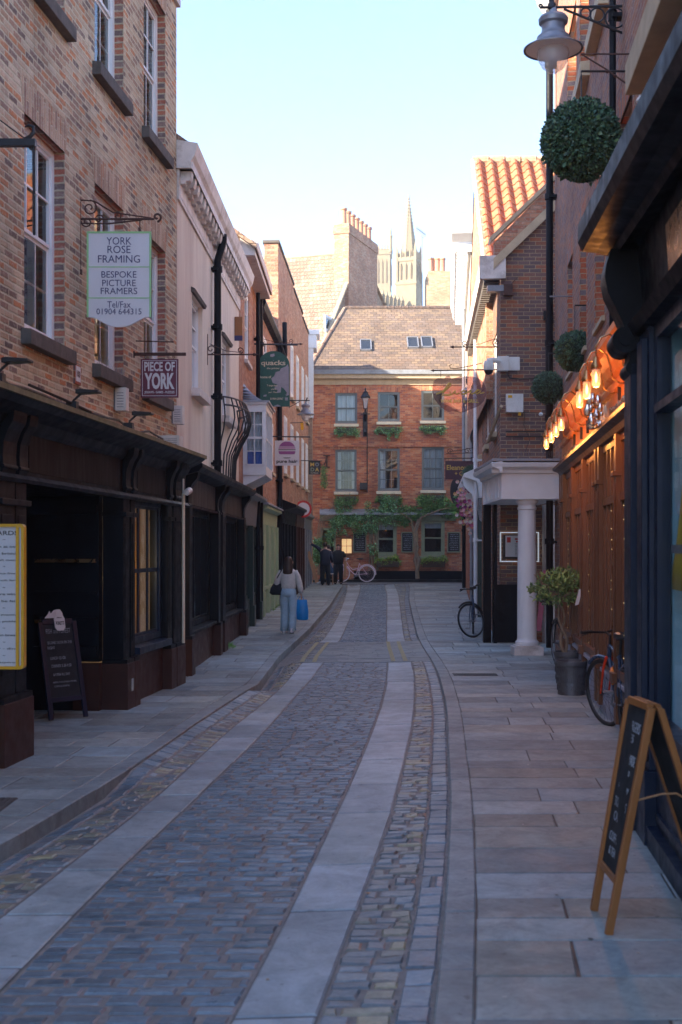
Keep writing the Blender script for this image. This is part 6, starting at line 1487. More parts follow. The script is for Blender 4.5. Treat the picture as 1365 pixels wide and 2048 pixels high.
m.tube([P(1080, 15, Y), P(1262, 12, Y)], .014, 8); m.tube([P(1102, -10, Y), P(1107, 30, Y)], .028, 10); m.lathe(P(1104, 22, Y), [(.02, 0), (.04, .03), (.04, .07), (.02, .1)], 12); m.tube([P(1128, 18, Y), P(1255, 70, Y)], .013, 8)
for px, py, r_ in ((1172, 26, 10), (1195, 30, 14), (1231, 36, 20)):
    m.tube([P(px+r_*math.cos(a), py+r_*math.sin(a), Y) for a in [i*math.pi/10 for i in range(20)]], .009, 6, closed=True)
iron_scroll(m, Y, (P(1081, 0, Y).x, zy(12, Y)), .02, .8, 0, 1, .01)
m.box(frameY(Y), xb-.02, xb+.02, -.02, .02, zy(100, Y), zt+.3); m.build('bracket', A['iron'], t)
t2_ = thing('sign_bracket', 'triangular rusty iron bracket with knots below the large street lamp', 'bracket', P(1286, 107, 11.6))
m = MB(); Yb = 11.6; m.tube([P(1163, 108, Yb), P(1287, 108, Yb)], .008, 6); m.tube([P(1163, 108, Yb), P(1215, 140, Yb), P(1250, 165, Yb), P(1278, 184, Yb), P(1286, 176, Yb)], .008, 6); m.tube([P(1286, 100, Yb), P(1287, 186, Yb)], .01, 6)
for px, py in ((1215, 143), (1231, 152)): m.lathe(P(px, py, Yb)-Vector((0, 0, .02)), [(.001, 0), (.02, .02), (.001, .04)], 8)
m.build('ironwork', A['rust_iron'], t2_)
Y = 40.0; hub = P(612, 829, Y); t = bell_lamp('street_lamp', 'small bell shaped street lamp projecting from the long brick building on the left', hub, .95, 0, 0, 0)
m = MB(); m.tube([P(575, 801, Y), P(620, 801, Y)], .018, 6); m.tube([hub+Vector((0, 0, .38)), P(615, 795, Y)], .02, 6); m.tube([P(578, 815, Y), P(600, 803, Y)], .012, 6); m.build('bracket', A['iron'], t)

# topiary balls ---------------------------------------------------
def topiary(label, px, py, Y, rad, n, hang=.5):
    c = P(px, py, Y); t = thing('topiary_ball', label, 'topiary ball', c, group='topiary balls hanging on the right')
    m = MB(); m.lathe(c, [(rad*.9*math.sin(math.pi*k/12)+.001, -rad*.9*math.cos(math.pi*k/12)) for k in range(13)], 20); m.build('core', M_('dark_moss', (.02, .04, .025), .9), t, smooth=True)
    m = MB(); random.seed(int(px))
    for _ in range(n):
        v = Vector((random.gauss(0, 1), random.gauss(0, 1), random.gauss(0, 1))).normalized(); rr = rad*random.uniform(.86, 1.015)*(1+.035*math.sin(v.x*7+px)*math.cos(v.z*6)+.03*math.sin(v.y*9+v.z*5))
        f = random.uniform(.6, 1.4); p = c+v*rr; L = (rad*.075*random.uniform(.7, 1.3)+.004)*(1.8 if random.random() < .03 else 1)
        d = (v+Vector((random.gauss(0, .6), random.gauss(0, .6), random.gauss(0, .6)))).normalized(); e = d.cross(v).normalized() if d.cross(v).length > 1e-3 else d.orthogonal()
        hue = random.choice([(1, 1, 1), (.7, .9, 1), (1.3, 1.4, 1.1), (.9, 1.2, 1.4), (1.9, 1.5, .9) if random.random() < .25 else (1.1, 1.3, 1.1)])
        m.face([p, p+d*L*.5+e*L*.35, p+d*L, p+d*L*.5-e*L*.35], None, 0, (hue[0]*f, hue[1]*f, hue[2]*f))
    m.build('leaves', A['topiary'], t, recalc=False)
    m = MB(); m.tube([c+Vector((0, 0, rad*.9)), c+Vector((0, 0, rad+hang))], .006, 5)
    m.tube([c+Vector((0, 0, rad+hang)), c+Vector((.75, 0, rad+hang))], .012, 5); m.build('chain', A['iron'], t)
topiary('largest clipped green topiary ball, high up under the big street lamp', 1163, 281, 12.0, .365, 15000, .3)
topiary('clipped topiary ball above the near end of the white portico, against the orange cornice', 1150, 702, 17.0, .27, 6500, .35)
topiary('smaller clipped topiary ball beside the white alarm box on brown brick', 1097, 775, 20.5, .26, 4500, .3)
topiary('smallest and farthest topiary ball, in front of the plum shop sign', 943, 949, 33.0, .25, 2500, .2)

# flowers cascade
t = thing('flower_swag', 'cascade of artificial pink and peach flowers on the white canopy bracket', 'flowers', P(935, 1030, 31.5))
Y = 31.5; random.seed(8); fl = []
m = MB()
for k in range(150):
    s_ = random.random(); px = 915+s_*45+random.gauss(0, 6); py = 1003+s_*42+random.gauss(0, 13)-(15 if s_ < .3 else 0); py += (20 if random.random() < .15 else 0)
    c = P(px, py, Y+random.uniform(-.15, .15)); col = random.choice([(.6, .12, .25), (.7, .35, .4), (.75, .5, .4), (.35, .05, .2), (.75, .6, .55), (.75, .4, .2)])
    for j in range(7):
        a = j*.9; v = Vector((math.cos(a), -.6, math.sin(a))); L = .055; e = Vector((-math.sin(a), 0, math.cos(a)))
        m.face([c, c+v*L*.6+e*L*.4, c+v*L, c+v*L*.6-e*L*.4], None, 0, tuple(q*random.uniform(.8, 1.2) for q in col))
m.build('blossoms', A['flower'], t, recalc=False)
bl = [(*P(914+random.gauss(0, 6), 1010+random.gauss(0, 16), Y+.1), .1, .1, .12) for _ in range(14)]+[(*P(930+random.gauss(0, 12), 1020+random.gauss(0, 16), Y+.12), .1, .08, .1) for _ in range(8)]
leafmass(t, bl, 420, .09, [(1, 1.2, 1), (1.4, 1.8, 1.2)])

# boxes, cameras, small hardware -----------------------------------
def simple(name, label, cat, parts, loc):
    t = thing(name, label, cat, loc)
    for nm, mb, mat in parts: mb.build(nm, mat, t, bevel=.004 if nm in ('case', 'housing') else 0)
    return t
U = F1.uY
def alarm(label, F, u, z, w, h, dep, mat='plastic_white'):
    a = MB(); a.box(F, u-w/2, u+w/2, .02, dep, z, z+h); b = MB(); b.box(F, u-w*.4, u+w*.4, 0, .02, z+.02, z+h-.02)
    for k in range(6): b.box(F, u-w*.5-.003, u-w*.5, .04, dep-.03, z+h*.15+k*h*.12, z+h*.18+k*h*.12)
    return simple('alarm_box', label, 'alarm box', [('case', a, A[mat]), ('vents', b, A['grey_metal'])], F.pt(u, .05, z))
alarm('slim white alarm box under the second window sill on the brick wall', F1, U(14.6), 3.42, .13, .27, .15)
alarm('dirty white box standing on the end of the mossy shop capping', F1, U(16.7), 3.12, .22, .2, .3)
alarm('white box at the corner of the brick wall behind the maroon sign', F1, U(17.45), 3.55, .12, .26, .16)
b = board(1016, 1050, 822, 785, 23.7); a = MB(); a.box(frameY(24.0), b[0], b[1], .01, .12, b[2], b[3]); q = MB(); q.box(frameY(24.0), b[0]+.03, b[0]+.11, .12, .124, b[3]-.08, b[3]-.03); q.box(frameY(24.0), b[0]+.23, b[0]+.28, .02, .1, b[2]-.06, b[2]-.0)
simple('alarm_box', 'square white alarm box mounted on the brown brick end wall', 'alarm box', [('case', a, A['plastic_white']), ('sticker', q, A['yellow'])], (b[0], 23.9, b[2]))
def flood(label, F, y, z, ln=.42):
    u = F.uY(y); a = MB(); a.prism(F, [(.38, z), (.6, z+.01), (.6, z+.03), (.42, z+.045), (.38, z+.04)], u-.07, u+.07); b = MB(); b.tube([F.pt(u, .0+.33, z-.2), F.pt(u, .34, z-.06), F.pt(u, .42, z+.01)], .012, 6); b.box(F, u-.04, u+.04, .28, .38, 3.12, 3.22)
    return simple('floodlight', label, 'floodlight', [('housing', a, A['plastic_black']), ('arm', b, A['iron'])], F.pt(u, .4, z))
flood('black floodlight on the capping at the far left edge of the photo', F1, 10.1, 3.3); flood('black floodlight on the capping below the small number plaque', F1, 12.0, 3.29); flood('black floodlight on the capping just left of the maroon sign', F1, 14.0, 3.3)
t = thing('number_plaque', 'small ceramic number plaque on the warm brick wall', 'plaque', F1.pt(U(13.15), .02, 3.55)); m = MB(); u = U(13.15); m.box(F1, u-.1, u+.1, 0, .02, 3.54, 3.76); m.build('tile', A['brick_quoin'], t); m = MB(); m.box(F1, u-.075, u+.075, .02, .024, 3.57, 3.73); m.build('face', A['sign_white'], t)
text(t, '100', A['brown'], lambda a, b, tt: F1.pt(u+a, .024+tt, 3.65+b), .11, .07, bold=.02)
m = MB(); pts = [F1.pt(U(10+k*.5), .06+.03*math.sin(k), 3.3+.02*math.sin(k*1.7)-.02*(k % 3)) for k in range(15)]; m.tube(pts, .014, 6); m.tube([F1.pt(U(12.2), .45, 3.14), F1.pt(U(11.9), .3, 3.22), F1.pt(U(11.5), .08, 3.32)], .014, 6); tag(m.build('cable', A['plastic_black']), 'sagging black cable run along the brick wall just above the mossy capping', 'cable')
# pigeon spikes on the second sill
t = thing('bird_spikes', 'thin wire bird spikes standing on the second sill of the left brick wall', 'bird spikes', F1.pt(U(14.3), .03, 3.87)); m = MB()
for k in range(40): u_ = U(13.75)+k*.031; m.tube([F1.pt(u_, .04, 3.84), F1.pt(u_+random.uniform(-.03, .03), .04+random.uniform(-.05, .07), 3.95)], .0015, 3)
m.build('spikes', A['grey_metal'], t)
t = thing('security_camera', 'white bullet camera on a slim pale pipe at the end of the first shopfront', 'camera', F1.pt(U(16.75), .3, 2.6)); m = MB(); u = U(16.7); m.tube([F1.pt(u, .33, .56), F1.pt(u, .33, 2.55)], .022, 8); m.build('pipe', A['cream'], t); m = MB(); m.tube([F1.pt(u, .33, 2.55), F1.pt(u, .33, 2.75)], .012, 6); m.lathe(F1.pt(u-.12, .4, 2.56), [(.001, 0), (.04, .005), (.045, .03), (.045, .18), (.001, .19)], 14, axis=F1.u+Vector((0, 0, .2))); m.build('camera_body', A['plastic_white'], t, smooth=True)
t = thing('security_camera', 'white dome camera on a long arm from the brown brick wall', 'camera', P(980, 750, 23.6)); m = MB(); Y = 23.7; fy = frameY(24.0)
b = board(1004, 1041, 740, 713, 23.9); m.box(fy, b[0], b[1], 0, .05, b[2], b[3]); b2_ = board(996, 1018, 741, 712, 23.8); m.box(fy, b2_[0], b2_[1], .05, .2, b2_[2], b2_[3]); m.tube([P(1000, 722, 23.75), P(985, 720, 23.7), P(975, 722, 23.7)], .05, 10); m.build('arm', A['plastic_white'], t, bevel=.004)
m = MB(); c = P(978, 728, 23.7); m.lathe(c, [(.09, -.12), (.1, -.1), (.095, .0), (.08, .06), (.001, .07)], 20); m.build('hood', A['plastic_white'], t, smooth=True)
m = MB(); m.lathe(c, [(.001, -.21), (.05, -.195), (.08, -.16), (.088, -.12)], 20); m.build('dome', A['plastic_black'], t, smooth=True)
t = thing('street_plaque', 'small orange and blue striped plaque high on the pale rendered wall', 'plaque', F2.pt(F2.uY(25.2), 0, 6.0)); u = F2.uY(25.2); m = MB(); m.box(F2, u-.02, u+.02, 0, .16, 6.12, 6.5); m.build('board', A['wood_pine'], t); m = MB(); m.box(F2, u-.021, u+.021, 0, .16, 6.02, 6.12); m.build('blue_band', A['ink_navy'], t)
t = thing('banner', 'small yellow projecting sign under the far left street lamp', 'sign', P(604, 855, 41)); m = MB(); m.plate(frameY(41), [(P(a, b, 41).x, P(a, b, 41).z) for a, b in ((601, 846), (607, 844), (608, 858), (605, 861), (602, 858))], -.03, .0); m.build('panel', A['yellow'], t); m = MB(); m.tube([P(580, 846, 41), P(606, 845, 41)], .012, 5); m.build('arm', A['iron'], t)
# conduits and spikes on the brown wall
m = MB(); fy = frameY(24.0)
for px in (1093, 1100): m.tube([P(px, 885, 23.95), P(px, 640, 23.95)], .016, 6)
b = board(1088, 1105, 640, 622, 23.95); m.box(fy, b[0], b[1], .01, .1, b[2], b[3]); m.tube([P(1012, 863, 23.95), P(1095, 863, 23.95)], .013, 6); m.tube([P(1012, 873, 23.95), P(1118, 873, 23.95)], .013, 6)
m.tube([P(1013, 745, 23.93), P(1020, 756, 23.93), P(1040, 758, 23.93), P(1075, 757, 23.93)], .012, 6)
m.tube([P(1050, 822, 23.93), P(1048, 850, 23.93), P(1060, 880, 23.93), P(1050, 905, 23.93)], .006, 5); m.tube([P(1082, 880, 23.93), P(1092, 895, 23.93), P(1086, 908, 23.9)], .008, 5)
tag(m.build('conduit', A['plastic_black']), 'black conduits, junction box and wires on the brown brick end wall', 'conduit')
t = thing('bird_spikes', 'row of fine wire bird spikes on top of the white portico', 'bird spikes', (3.2, 21.1, 3.34)); m = MB()
for k in range(90): x = 2.6+k*.0145; m.tube([(x, 21.1+random.uniform(-.02, .05), 3.33), (x+random.uniform(-.02, .02), 21.1+random.uniform(-.03, .06), 3.47)], .0015, 3)
m.build('spikes', A['grey_metal'], t)
t = thing('floodlight', 'grey floodlight with rusty bracket under the eaves corner of the brown brick house', 'floodlight', P(1005, 575, 23.6)); m = MB(); b = board(976, 1008, 582, 570, 23.6); m.box(frameY(23.8), b[0], b[1], 0, .2, b[2], b[3]); m.build('housing', A['grey_metal'], t); m = MB(); b = board(1008, 1026, 590, 568, 23.9); m.box(frameY(24), b[0], b[1], 0, .1, b[2], b[3]); m.tube([P(1018, 575, 23.9), P(1030, 560, 23.8), P(1036, 555, 23.9)], .008, 5); m.build('arm', A['rust_iron'], t)
t = thing('window_cage', 'small galvanised rail bracket on the right brick wall above the second topiary ball', 'bracket', P(1140, 592, 18.5)); m = MB(); Y = 18.5; m.tube([P(1100, 593, Y), P(1177, 592, Y)], .012, 6)
for k in range(5): m.tube([P(1158+k*4, 576, Y), P(1158+k*4, 606, Y)], .006, 5)
m.build('rail', A['grey_metal'], t)
# festoon bulbs by the far pipes
t = thing('festoon_lights', 'string of white globe bulbs between the pipe and the brown brick corner', 'festoon lights', P(990, 850, 25)); m = MB()
for k in range(6): m.lathe(P(999-k*4.4, 829+k*10, 24.8+k*.6)-Vector((0, 0, .03)), [(.001, 0), (.03, .01), (.042, .035), (.03, .06), (.012, .07)], 12)
m.lathe(P(1082, 829, 23.8)-Vector((0, 0, .03)), [(.001, 0), (.03, .01), (.042, .035), (.03, .06), (.012, .07)], 12); m.build('bulbs', A['plastic_white'], t, smooth=True); m = MB(); m.tube([P(1084, 826, 23.8), P(1040, 825, 24), P(1001, 822, 24.8), P(977, 878, 28)], .008, 5); m.build('wire', A['plastic_black'], t)
t = thing('fallen_awning_strut', 'weathered timber strut leaning from the pipe to the portico corner', 'strut', P(985, 880, 24)); m = MB(); m.tube([P(1003, 812, 23.9), P(976, 885, 25.5)], .035, 4); m.build('timber', A['stone_tan'], t)

# ------------------------------------------------------------- A-boards
def plank(m, a, b, w, th, side, nrm, mi=0):      # bar from a to b; side, nrm unit vectors
    a, b = Vector(a), Vector(b); s, n = side*w/2, nrm*th/2; i = len(m.v)
    m.v += [a-s-n, a+s-n, a+s+n, a-s+n, b-s-n, b+s-n, b+s+n, b-s+n]
    for q in ((0, 3, 2, 1), (4, 5, 6, 7), (0, 1, 5, 4), (1, 2, 6, 5), (2, 3, 7, 6), (3, 0, 4, 7)): m.f.append(tuple(i+k for k in q)); m.uv.append([(0, 0)]*4); m.mi.append(mi); m.col.append((1, 1, 1))
def aboard(t, ft, fb, back, mat, bw, lines, thick=.03, ink='chalk', boardbottom=.28, widths=None):
    """ft/fb: (left,right) top and foot points of the front leaf"""
    tl, tr = map(Vector, ft); bl, br = map(Vector, fb)
    side = ((tr-tl)+(br-bl)).normalized(); dn = ((bl-tl)+(br-tr)).normalized(); nrm = side.cross(dn).normalized()
    if nrm.dot(Vector((0, 1.0, HC))-(tl+br)/2) < 0 and True: nrm = -nrm
    def leafset(tl, tr, bl, br, nrm, front):
        side = (tr-tl).normalized(); m = MB()
        plank(m, tl, bl, bw, thick, side, nrm); plank(m, tr, br, bw, thick, side, nrm)
        s2 = side*bw/2
        plank(m, tl+s2, tr-s2, bw*1.1, thick*.96, (bl-tl).normalized(), nrm); zb_ = 1-boardbottom
        a, b = tl.lerp(bl, zb_), tr.lerp(br, zb_); plank(m, a+s2, b-s2, bw, thick*.96, (bl-tl).normalized(), nrm)
        fr = m.build('front_frame' if front else 'back_frame', mat, t, bevel=.004)
        q = MB(); q.v += []; c = [tl+s2+nrm*.004, tr-s2+nrm*.004, b-s2+nrm*.004, a+s2+nrm*.004]; d = [p-nrm*.01 for p in c]
        for f in (c, d[::-1]): q.face(f)
        q.build('chalkboard_panel', A['board'], t); return a, b
    a, b = leafset(tl, tr, bl, br, nrm, True)
    dv = dn; W_ = (tr-tl).length-bw
    c0 = (tl+tr)/2
    Hh = ((a+b)/2-c0).length
    rt_ = side if side.dot(Vector((1, 0, 0))) >= 0 or abs(side.x) < .3 and side.y < 0 else -side
    up = -dv
    for s_, f, w, h, of in lines:
        text(t, s_, A[ink], lambda x, y, tt, f=f, of=of: c0+dv*(f*Hh)+rt_*(x+of*W_)+up*y+nrm*(.006+tt), w*W_, h, bold=-.006, name='chalk_lettering')
    btl, btr, bbl, bbr = map(Vector, back); leafset(btl, btr, bbl, bbr, -nrm, False)
    return a, b, nrm, rt_, up, c0, dv
# left blue board
t = thing('pavement_sign', 'navy A-board with chalk writing standing in the black shop lobby', 'A-board', (-3.05, 13.6, 0))
def PZg(px, py, Y, z=0): p = P(px, py, Y); return p
YF = 13.05
fl_, fr_ = Vector(((103-CX)*YF/FPX, YF, .02)), Vector(((172-CX)*(YF+.3)/FPX, YF+.3, .02))
tl_, tr_ = Vector(((80-CX)*(YF+.2)/FPX, YF+.2, 1.03)), Vector(((147-CX)*(YF+.5)/FPX, YF+.5, 1.03))
bk = Vector((-.1, .45, 0))
r = aboard(t, (tl_, tr_), (fl_, fr_), (tl_+Vector((0, .03, 0)), tr_+Vector((0, .03, 0)), fl_+bk, fr_+bk), A['navy'], .05,
    [('FISH and FOREST', .12, .82, .05, .0), ('SECOND DOOR ON THE', .27, .82, .03, 0), ('RIGHT', .335, .24, .03, -.3), ('LUNCH 12-1:30', .47, .5, .032, -.12), ('DINNER 5:30-9:30', .57, .66, .032, -.03), ('& OPEN ALL DAY', .68, .55, .028, -.06), ('BEERS, COCKTAILS, WINES,', .78, .78, .018, .02), ('COFFEE & SNACKS', .83, .5, .018, -.1)], boardbottom=.2)
c = (tl_+tr_)/2+r[3]*.02+Vector((0, 0, .03)); m = MB(); w2 = .062
pl_ = [(-w2, -.1), (-w2*.6, -.13), (w2*.6, -.13), (w2, -.1), (w2*1.05, 0), (w2*.8, .03), (w2*.75, .06), (w2*.35, .1), (-w2*.35, .1), (-w2*.75, .06), (-w2*.8, .03), (-w2*1.05, 0)]
i = [c+r[3]*a+r[4]*b+r[2]*.02 for a, b in pl_]; m.face(i); m.face([p-r[2]*.01 for p in i][::-1])
for k in range(12): m.face([i[k], i[(k+1) % 12], i[(k+1) % 12]-r[2]*.01, i[k]-r[2]*.01])
k_ = [c+r[3]*(a-.09)+Vector((0, 0, b+.04))+r[2]*.012 for a, b in ((-.09, -.03), (-.05, .01), (-.03, .05), (-.01, .02), (.02, .05), (.05, .06), (.06, -.03))]; m.face(k_)
m.build('badge', A['sign_white'], t); text(t, 'PORETTI', A['ink_black'], lambda a, b, tt: c+r[3]*a+r[4]*(b-.05)+r[2]*(.021+tt), .1, .04, bold=.02)
text(t, 'BIRRIFICIO', A['ink_black'], lambda a, b, tt: c+r[3]*a+r[4]*(b+.01)+r[2]*(.021+tt), .06, .012)
# right wooden board
t = thing('pavement_sign', 'tall pine framed A-board at the right edge, chalkboard facing the street', 'A-board', (1.4, 6.0, 0))
aboard(t, ((1.43, 6.2, 1.06), (1.455, 5.86, 1.06)), ((1.262, 6.24, .0), (1.252, 5.85, .0)), ((1.47, 6.2, 1.06), (1.495, 5.86, 1.06), (1.83, 6.24, .0), (1.82, 5.84, .0)), A['wood_pine'], .032,
    [('BURGERS', .14, .7, .05, .0), ('PIES', .21, .35, .04, -.1), ('HOMEMADE', .33, .75, .05, 0), ('SOUP', .42, .4, .045, 0), ('of the day', .5, .6, .04, 0), ('TOASTIES', .6, .7, .045, 0), ('CAKES', .68, .5, .045, 0), ('COFFEE', .8, .6, .045, 0), ('& TEA', .88, .4, .04, 0)], .035, boardbottom=.23)
m = MB(); m.tube([(1.36, 5.85, .62), (1.42, 5.84, .64), (1.5, 5.84, .66), (1.57, 5.85, .66), (1.64, 5.86, .62)], .005, 6); m.build('rope', A['wood_raw'], t)
# pink leaning board near the portico door
t = thing('pavement_sign', 'narrow pink board leaning behind the white column', 'board', (3.6, 22.4, 0)); m = MB(); Y = 22.4; a, b = P(1077, 1262, Y), P(1092, 1140, Y); plank(m, a, b, .09, .04, Vector((1, 0, 0)), Vector((0, 1, 0))); m.build('panel', M_('dusty_pink_paint', (.5, .16, .25), .6), t)
# yellow framed menu at left edge
t = thing('menu_board', 'white menu poster in a rounded yellow frame cut off by the left edge', 'menu board', (-2.7, 9.6, .8)); Y = 9.6; fy = frameY(Y)
x1 = P(50, 0, Y).x; x0 = x1-.72; z0, z1 = zy(1338, Y), zy(1048, Y)
def rr(x0, x1, z0, z1, r): return [(cx_+r*math.cos(a), cz_+r*math.sin(a)) for cx_, cz_, s_ in ((x1-r, z1-r, 0), (x0+r, z1-r, 1), (x0+r, z0+r, 2), (x1-r, z0+r, 3)) for a in [s_*math.pi/2+k*math.pi/8 for k in range(5)]]
m = MB(); o_ = rr(x0, x1, z0, z1, .03); n_ = rr(x0+.022, x1-.022, z0+.022, z1-.022, .02); N = len(o_)
for k in range(N):
    a, b, c, d = o_[k], o_[(k+1) % N], n_[(k+1) % N], n_[k]
    m.face([fy.pt(*[a[0], .03, a[1]]), fy.pt(b[0], .03, b[1]), fy.pt(c[0], .03, c[1]), fy.pt(d[0], .03, d[1])]); m.face([fy.pt(a[0], -.05, a[1]), fy.pt(b[0], -.05, b[1]), fy.pt(b[0], .03, b[1]), fy.pt(a[0], .03, a[1])]); m.face([fy.pt(d[0], -.05, d[1]), fy.pt(c[0], -.05, c[1]), fy.pt(c[0], .03, c[1]), fy.pt(d[0], .03, d[1])])
m.box(fy, x1-.062, x1-.04, -.0, .028, z0+.02, z1-.02); m.build('frame', A['yellow'], t)
m = MB(); m.plate(fy, rr(x0+.01, x1-.01, z0+.01, z1-.01, .02), -.05, .004); m.build('poster', A['sign_white'], t)
rowy = [(1066, 'CHEESE BOARDS', .034), (1079, '~', .006), (1093, 'come in & take a look at our', .018), (1107, 'selection of local & british', .018), (1120, 'with fresh menu', .016), (1133, '~', .006), (1147, 'by a few menus from', .018), (1161, 'european french fare', .018), (1175, '~', .006), (1188, 'choice of a Yorkshire wine', .018), (1202, 'to be fair', .016), (1216, '~', .006), (1230, 'a sweet evening', .018), (1243, 'with chutneys & pickles', .018), (1256, '~', .006), (1270, 'smoked artisan bread', .018), (1284, '~', .006), (1297, 'deli - bar - dine', .016), (1311, '~', .006), (1325, 'allergies & diet required', .016)]
for py, s_, h in rowy:
    if s_ == '~': text(t, s_, A['ink_black'], Mf(P(9, 0, Y).x, zy(py, Y), Y-.005), .02, .006)
    else:
        w = .5 if h > .03 else .021*len(s_)*.9; xr_ = P(37, 0, Y).x; text(t, s_, A['ink_black'], Mf(xr_-w/2, zy(py, Y), Y-.005), w, h, bold=.01)
m = MB(); m.box(fy, x0, x1-.05, -.15, -.05, z0+.4, z0+.45); m.box(fy, x0, x1-.05, -.15, -.05, z1-.4, z1-.35); m.build('bracket', A['iron'], t)

# ------------------------------------------------------------- planters
def tub(label, x, y, r1, r2, h):
    t = thing('planter', label, 'planter', (x, y, g(y))); z = g(y); m = MB()
    m.lathe((x, y, z), [(r1*.98, 0), (r1*1.02, .0), (r1*1.02, .03), (r1, .035), (r2*.98, h-.06), (r2*1.04, h-.055), (r2*1.06, h-.02), (r2*1.04, h), (r2*.96, h), (r2*.94, h-.05)], 36); m.build('tub', A['zinc'], t, smooth=True)
    m = MB(); m.lathe((x, y, z), [(.001, h-.05), (r2*.95, h-.045)], 24); m.build('soil', A['concrete'], t)
    m = MB()       # embossed lattice
    for k in range(24):
        for j in range(3):
            a = 2*math.pi*k/24; zz = z+.09+j*.1; rad = r1+(r2-r1)*(.09+j*.1)/h+.003
            m.tube([Vector((x+rad*math.cos(a+.09*math.cos(q)), y+rad*math.sin(a+.09*math.cos(q)), zz+.038*math.sin(q))) for q in [i*math.pi/3 for i in range(6)]], .0035, 4, closed=True)
    m.build('embossing', A['zinc'], t); return t
tx, ty = (1143-CX)*15.6/FPX, 15.6
tub('nearest round embossed zinc planter with pale gravel, right pavement', tx, ty, .165, .195, .42)
tx2, ty2 = (1141-CX)*16.8/FPX, 16.9
tub('dark round planter holding the small tree, half hidden behind the nearer one', tx2, ty2, .17, .2, .43)
t = thing('potted_tree', 'small broad leaved tree with a twisted double stem growing from the planters', 'tree', (tx2, ty2, .4))
m = MB(); Y = ty2
for s_ in (1, -1):
    pts = []
    for k in range(16):
        f = k/15; py = 1310-f*115; pts.append(P(1130+ (1 if f < 1 else 0)*s_*6*math.sin(f*7)-f*10, py, Y+.03*s_*math.cos(f*7)))
    m.tube(pts, [.022-.008*k/15 for k in range(16)], 8)
for k in range(12):
    a = k*.52; m.tube([P(1120, 1200, Y), P(1118+30*math.cos(a), 1182+14*math.sin(a*1.7), Y+.15*math.sin(a)), P(1118+50*math.cos(a), 1172+30*math.sin(a*1.3), Y+.25*math.sin(a))], [.012, .008, .003], 5)
m.build('trunk', A['bark'], t, smooth=True)
m = MB(); random.seed(21)
for k in range(150):
    a = random.uniform(0, 6.28); rr_ = random.random()**.45; px = 1117+55*rr_*math.cos(a); py = 1174+34*rr_*math.sin(a)+ (8 if px < 1080 else 0)
    if px < 1075: py = random.uniform(1175, 1190); px = random.uniform(1057, 1080)
    c = P(px, py, Y+random.uniform(-.28, .28))
    for j in range(7):
        f = random.uniform(.6, 1.4); col = random.choice([(1, 1, .9), (1.6, 1.3, 1.2), (.8, .8, .8), (2.0, 1.5, 1.3)]); m.leaf(c+Vector((random.gauss(0, .02),)*3), random.uniform(.06, .1), .032, (col[0]*f, col[1]*f, col[2]*f), 0, .3)
m.build('crown', A['leaf'], t, recalc=False)
t = thing('marker_stick', 'thin dark stick with a white tag standing behind the zinc planter', 'stick', (P(1160, 1300, 16).x, 16, .1)); m = MB(); m.tube([P(1172, 1320, 15.9), P(1161, 1180, 15.9)], .01, 6); m.build('stick', A['iron'], t); m = MB(); Y = 15.85; plank(m, P(1154, 1210, Y), P(1162, 1178, Y), .05, .01, Vector((1, 0, .3)).normalized(), Vector((0, 1, 0))); m.build('tag', A['sign_white'], t)

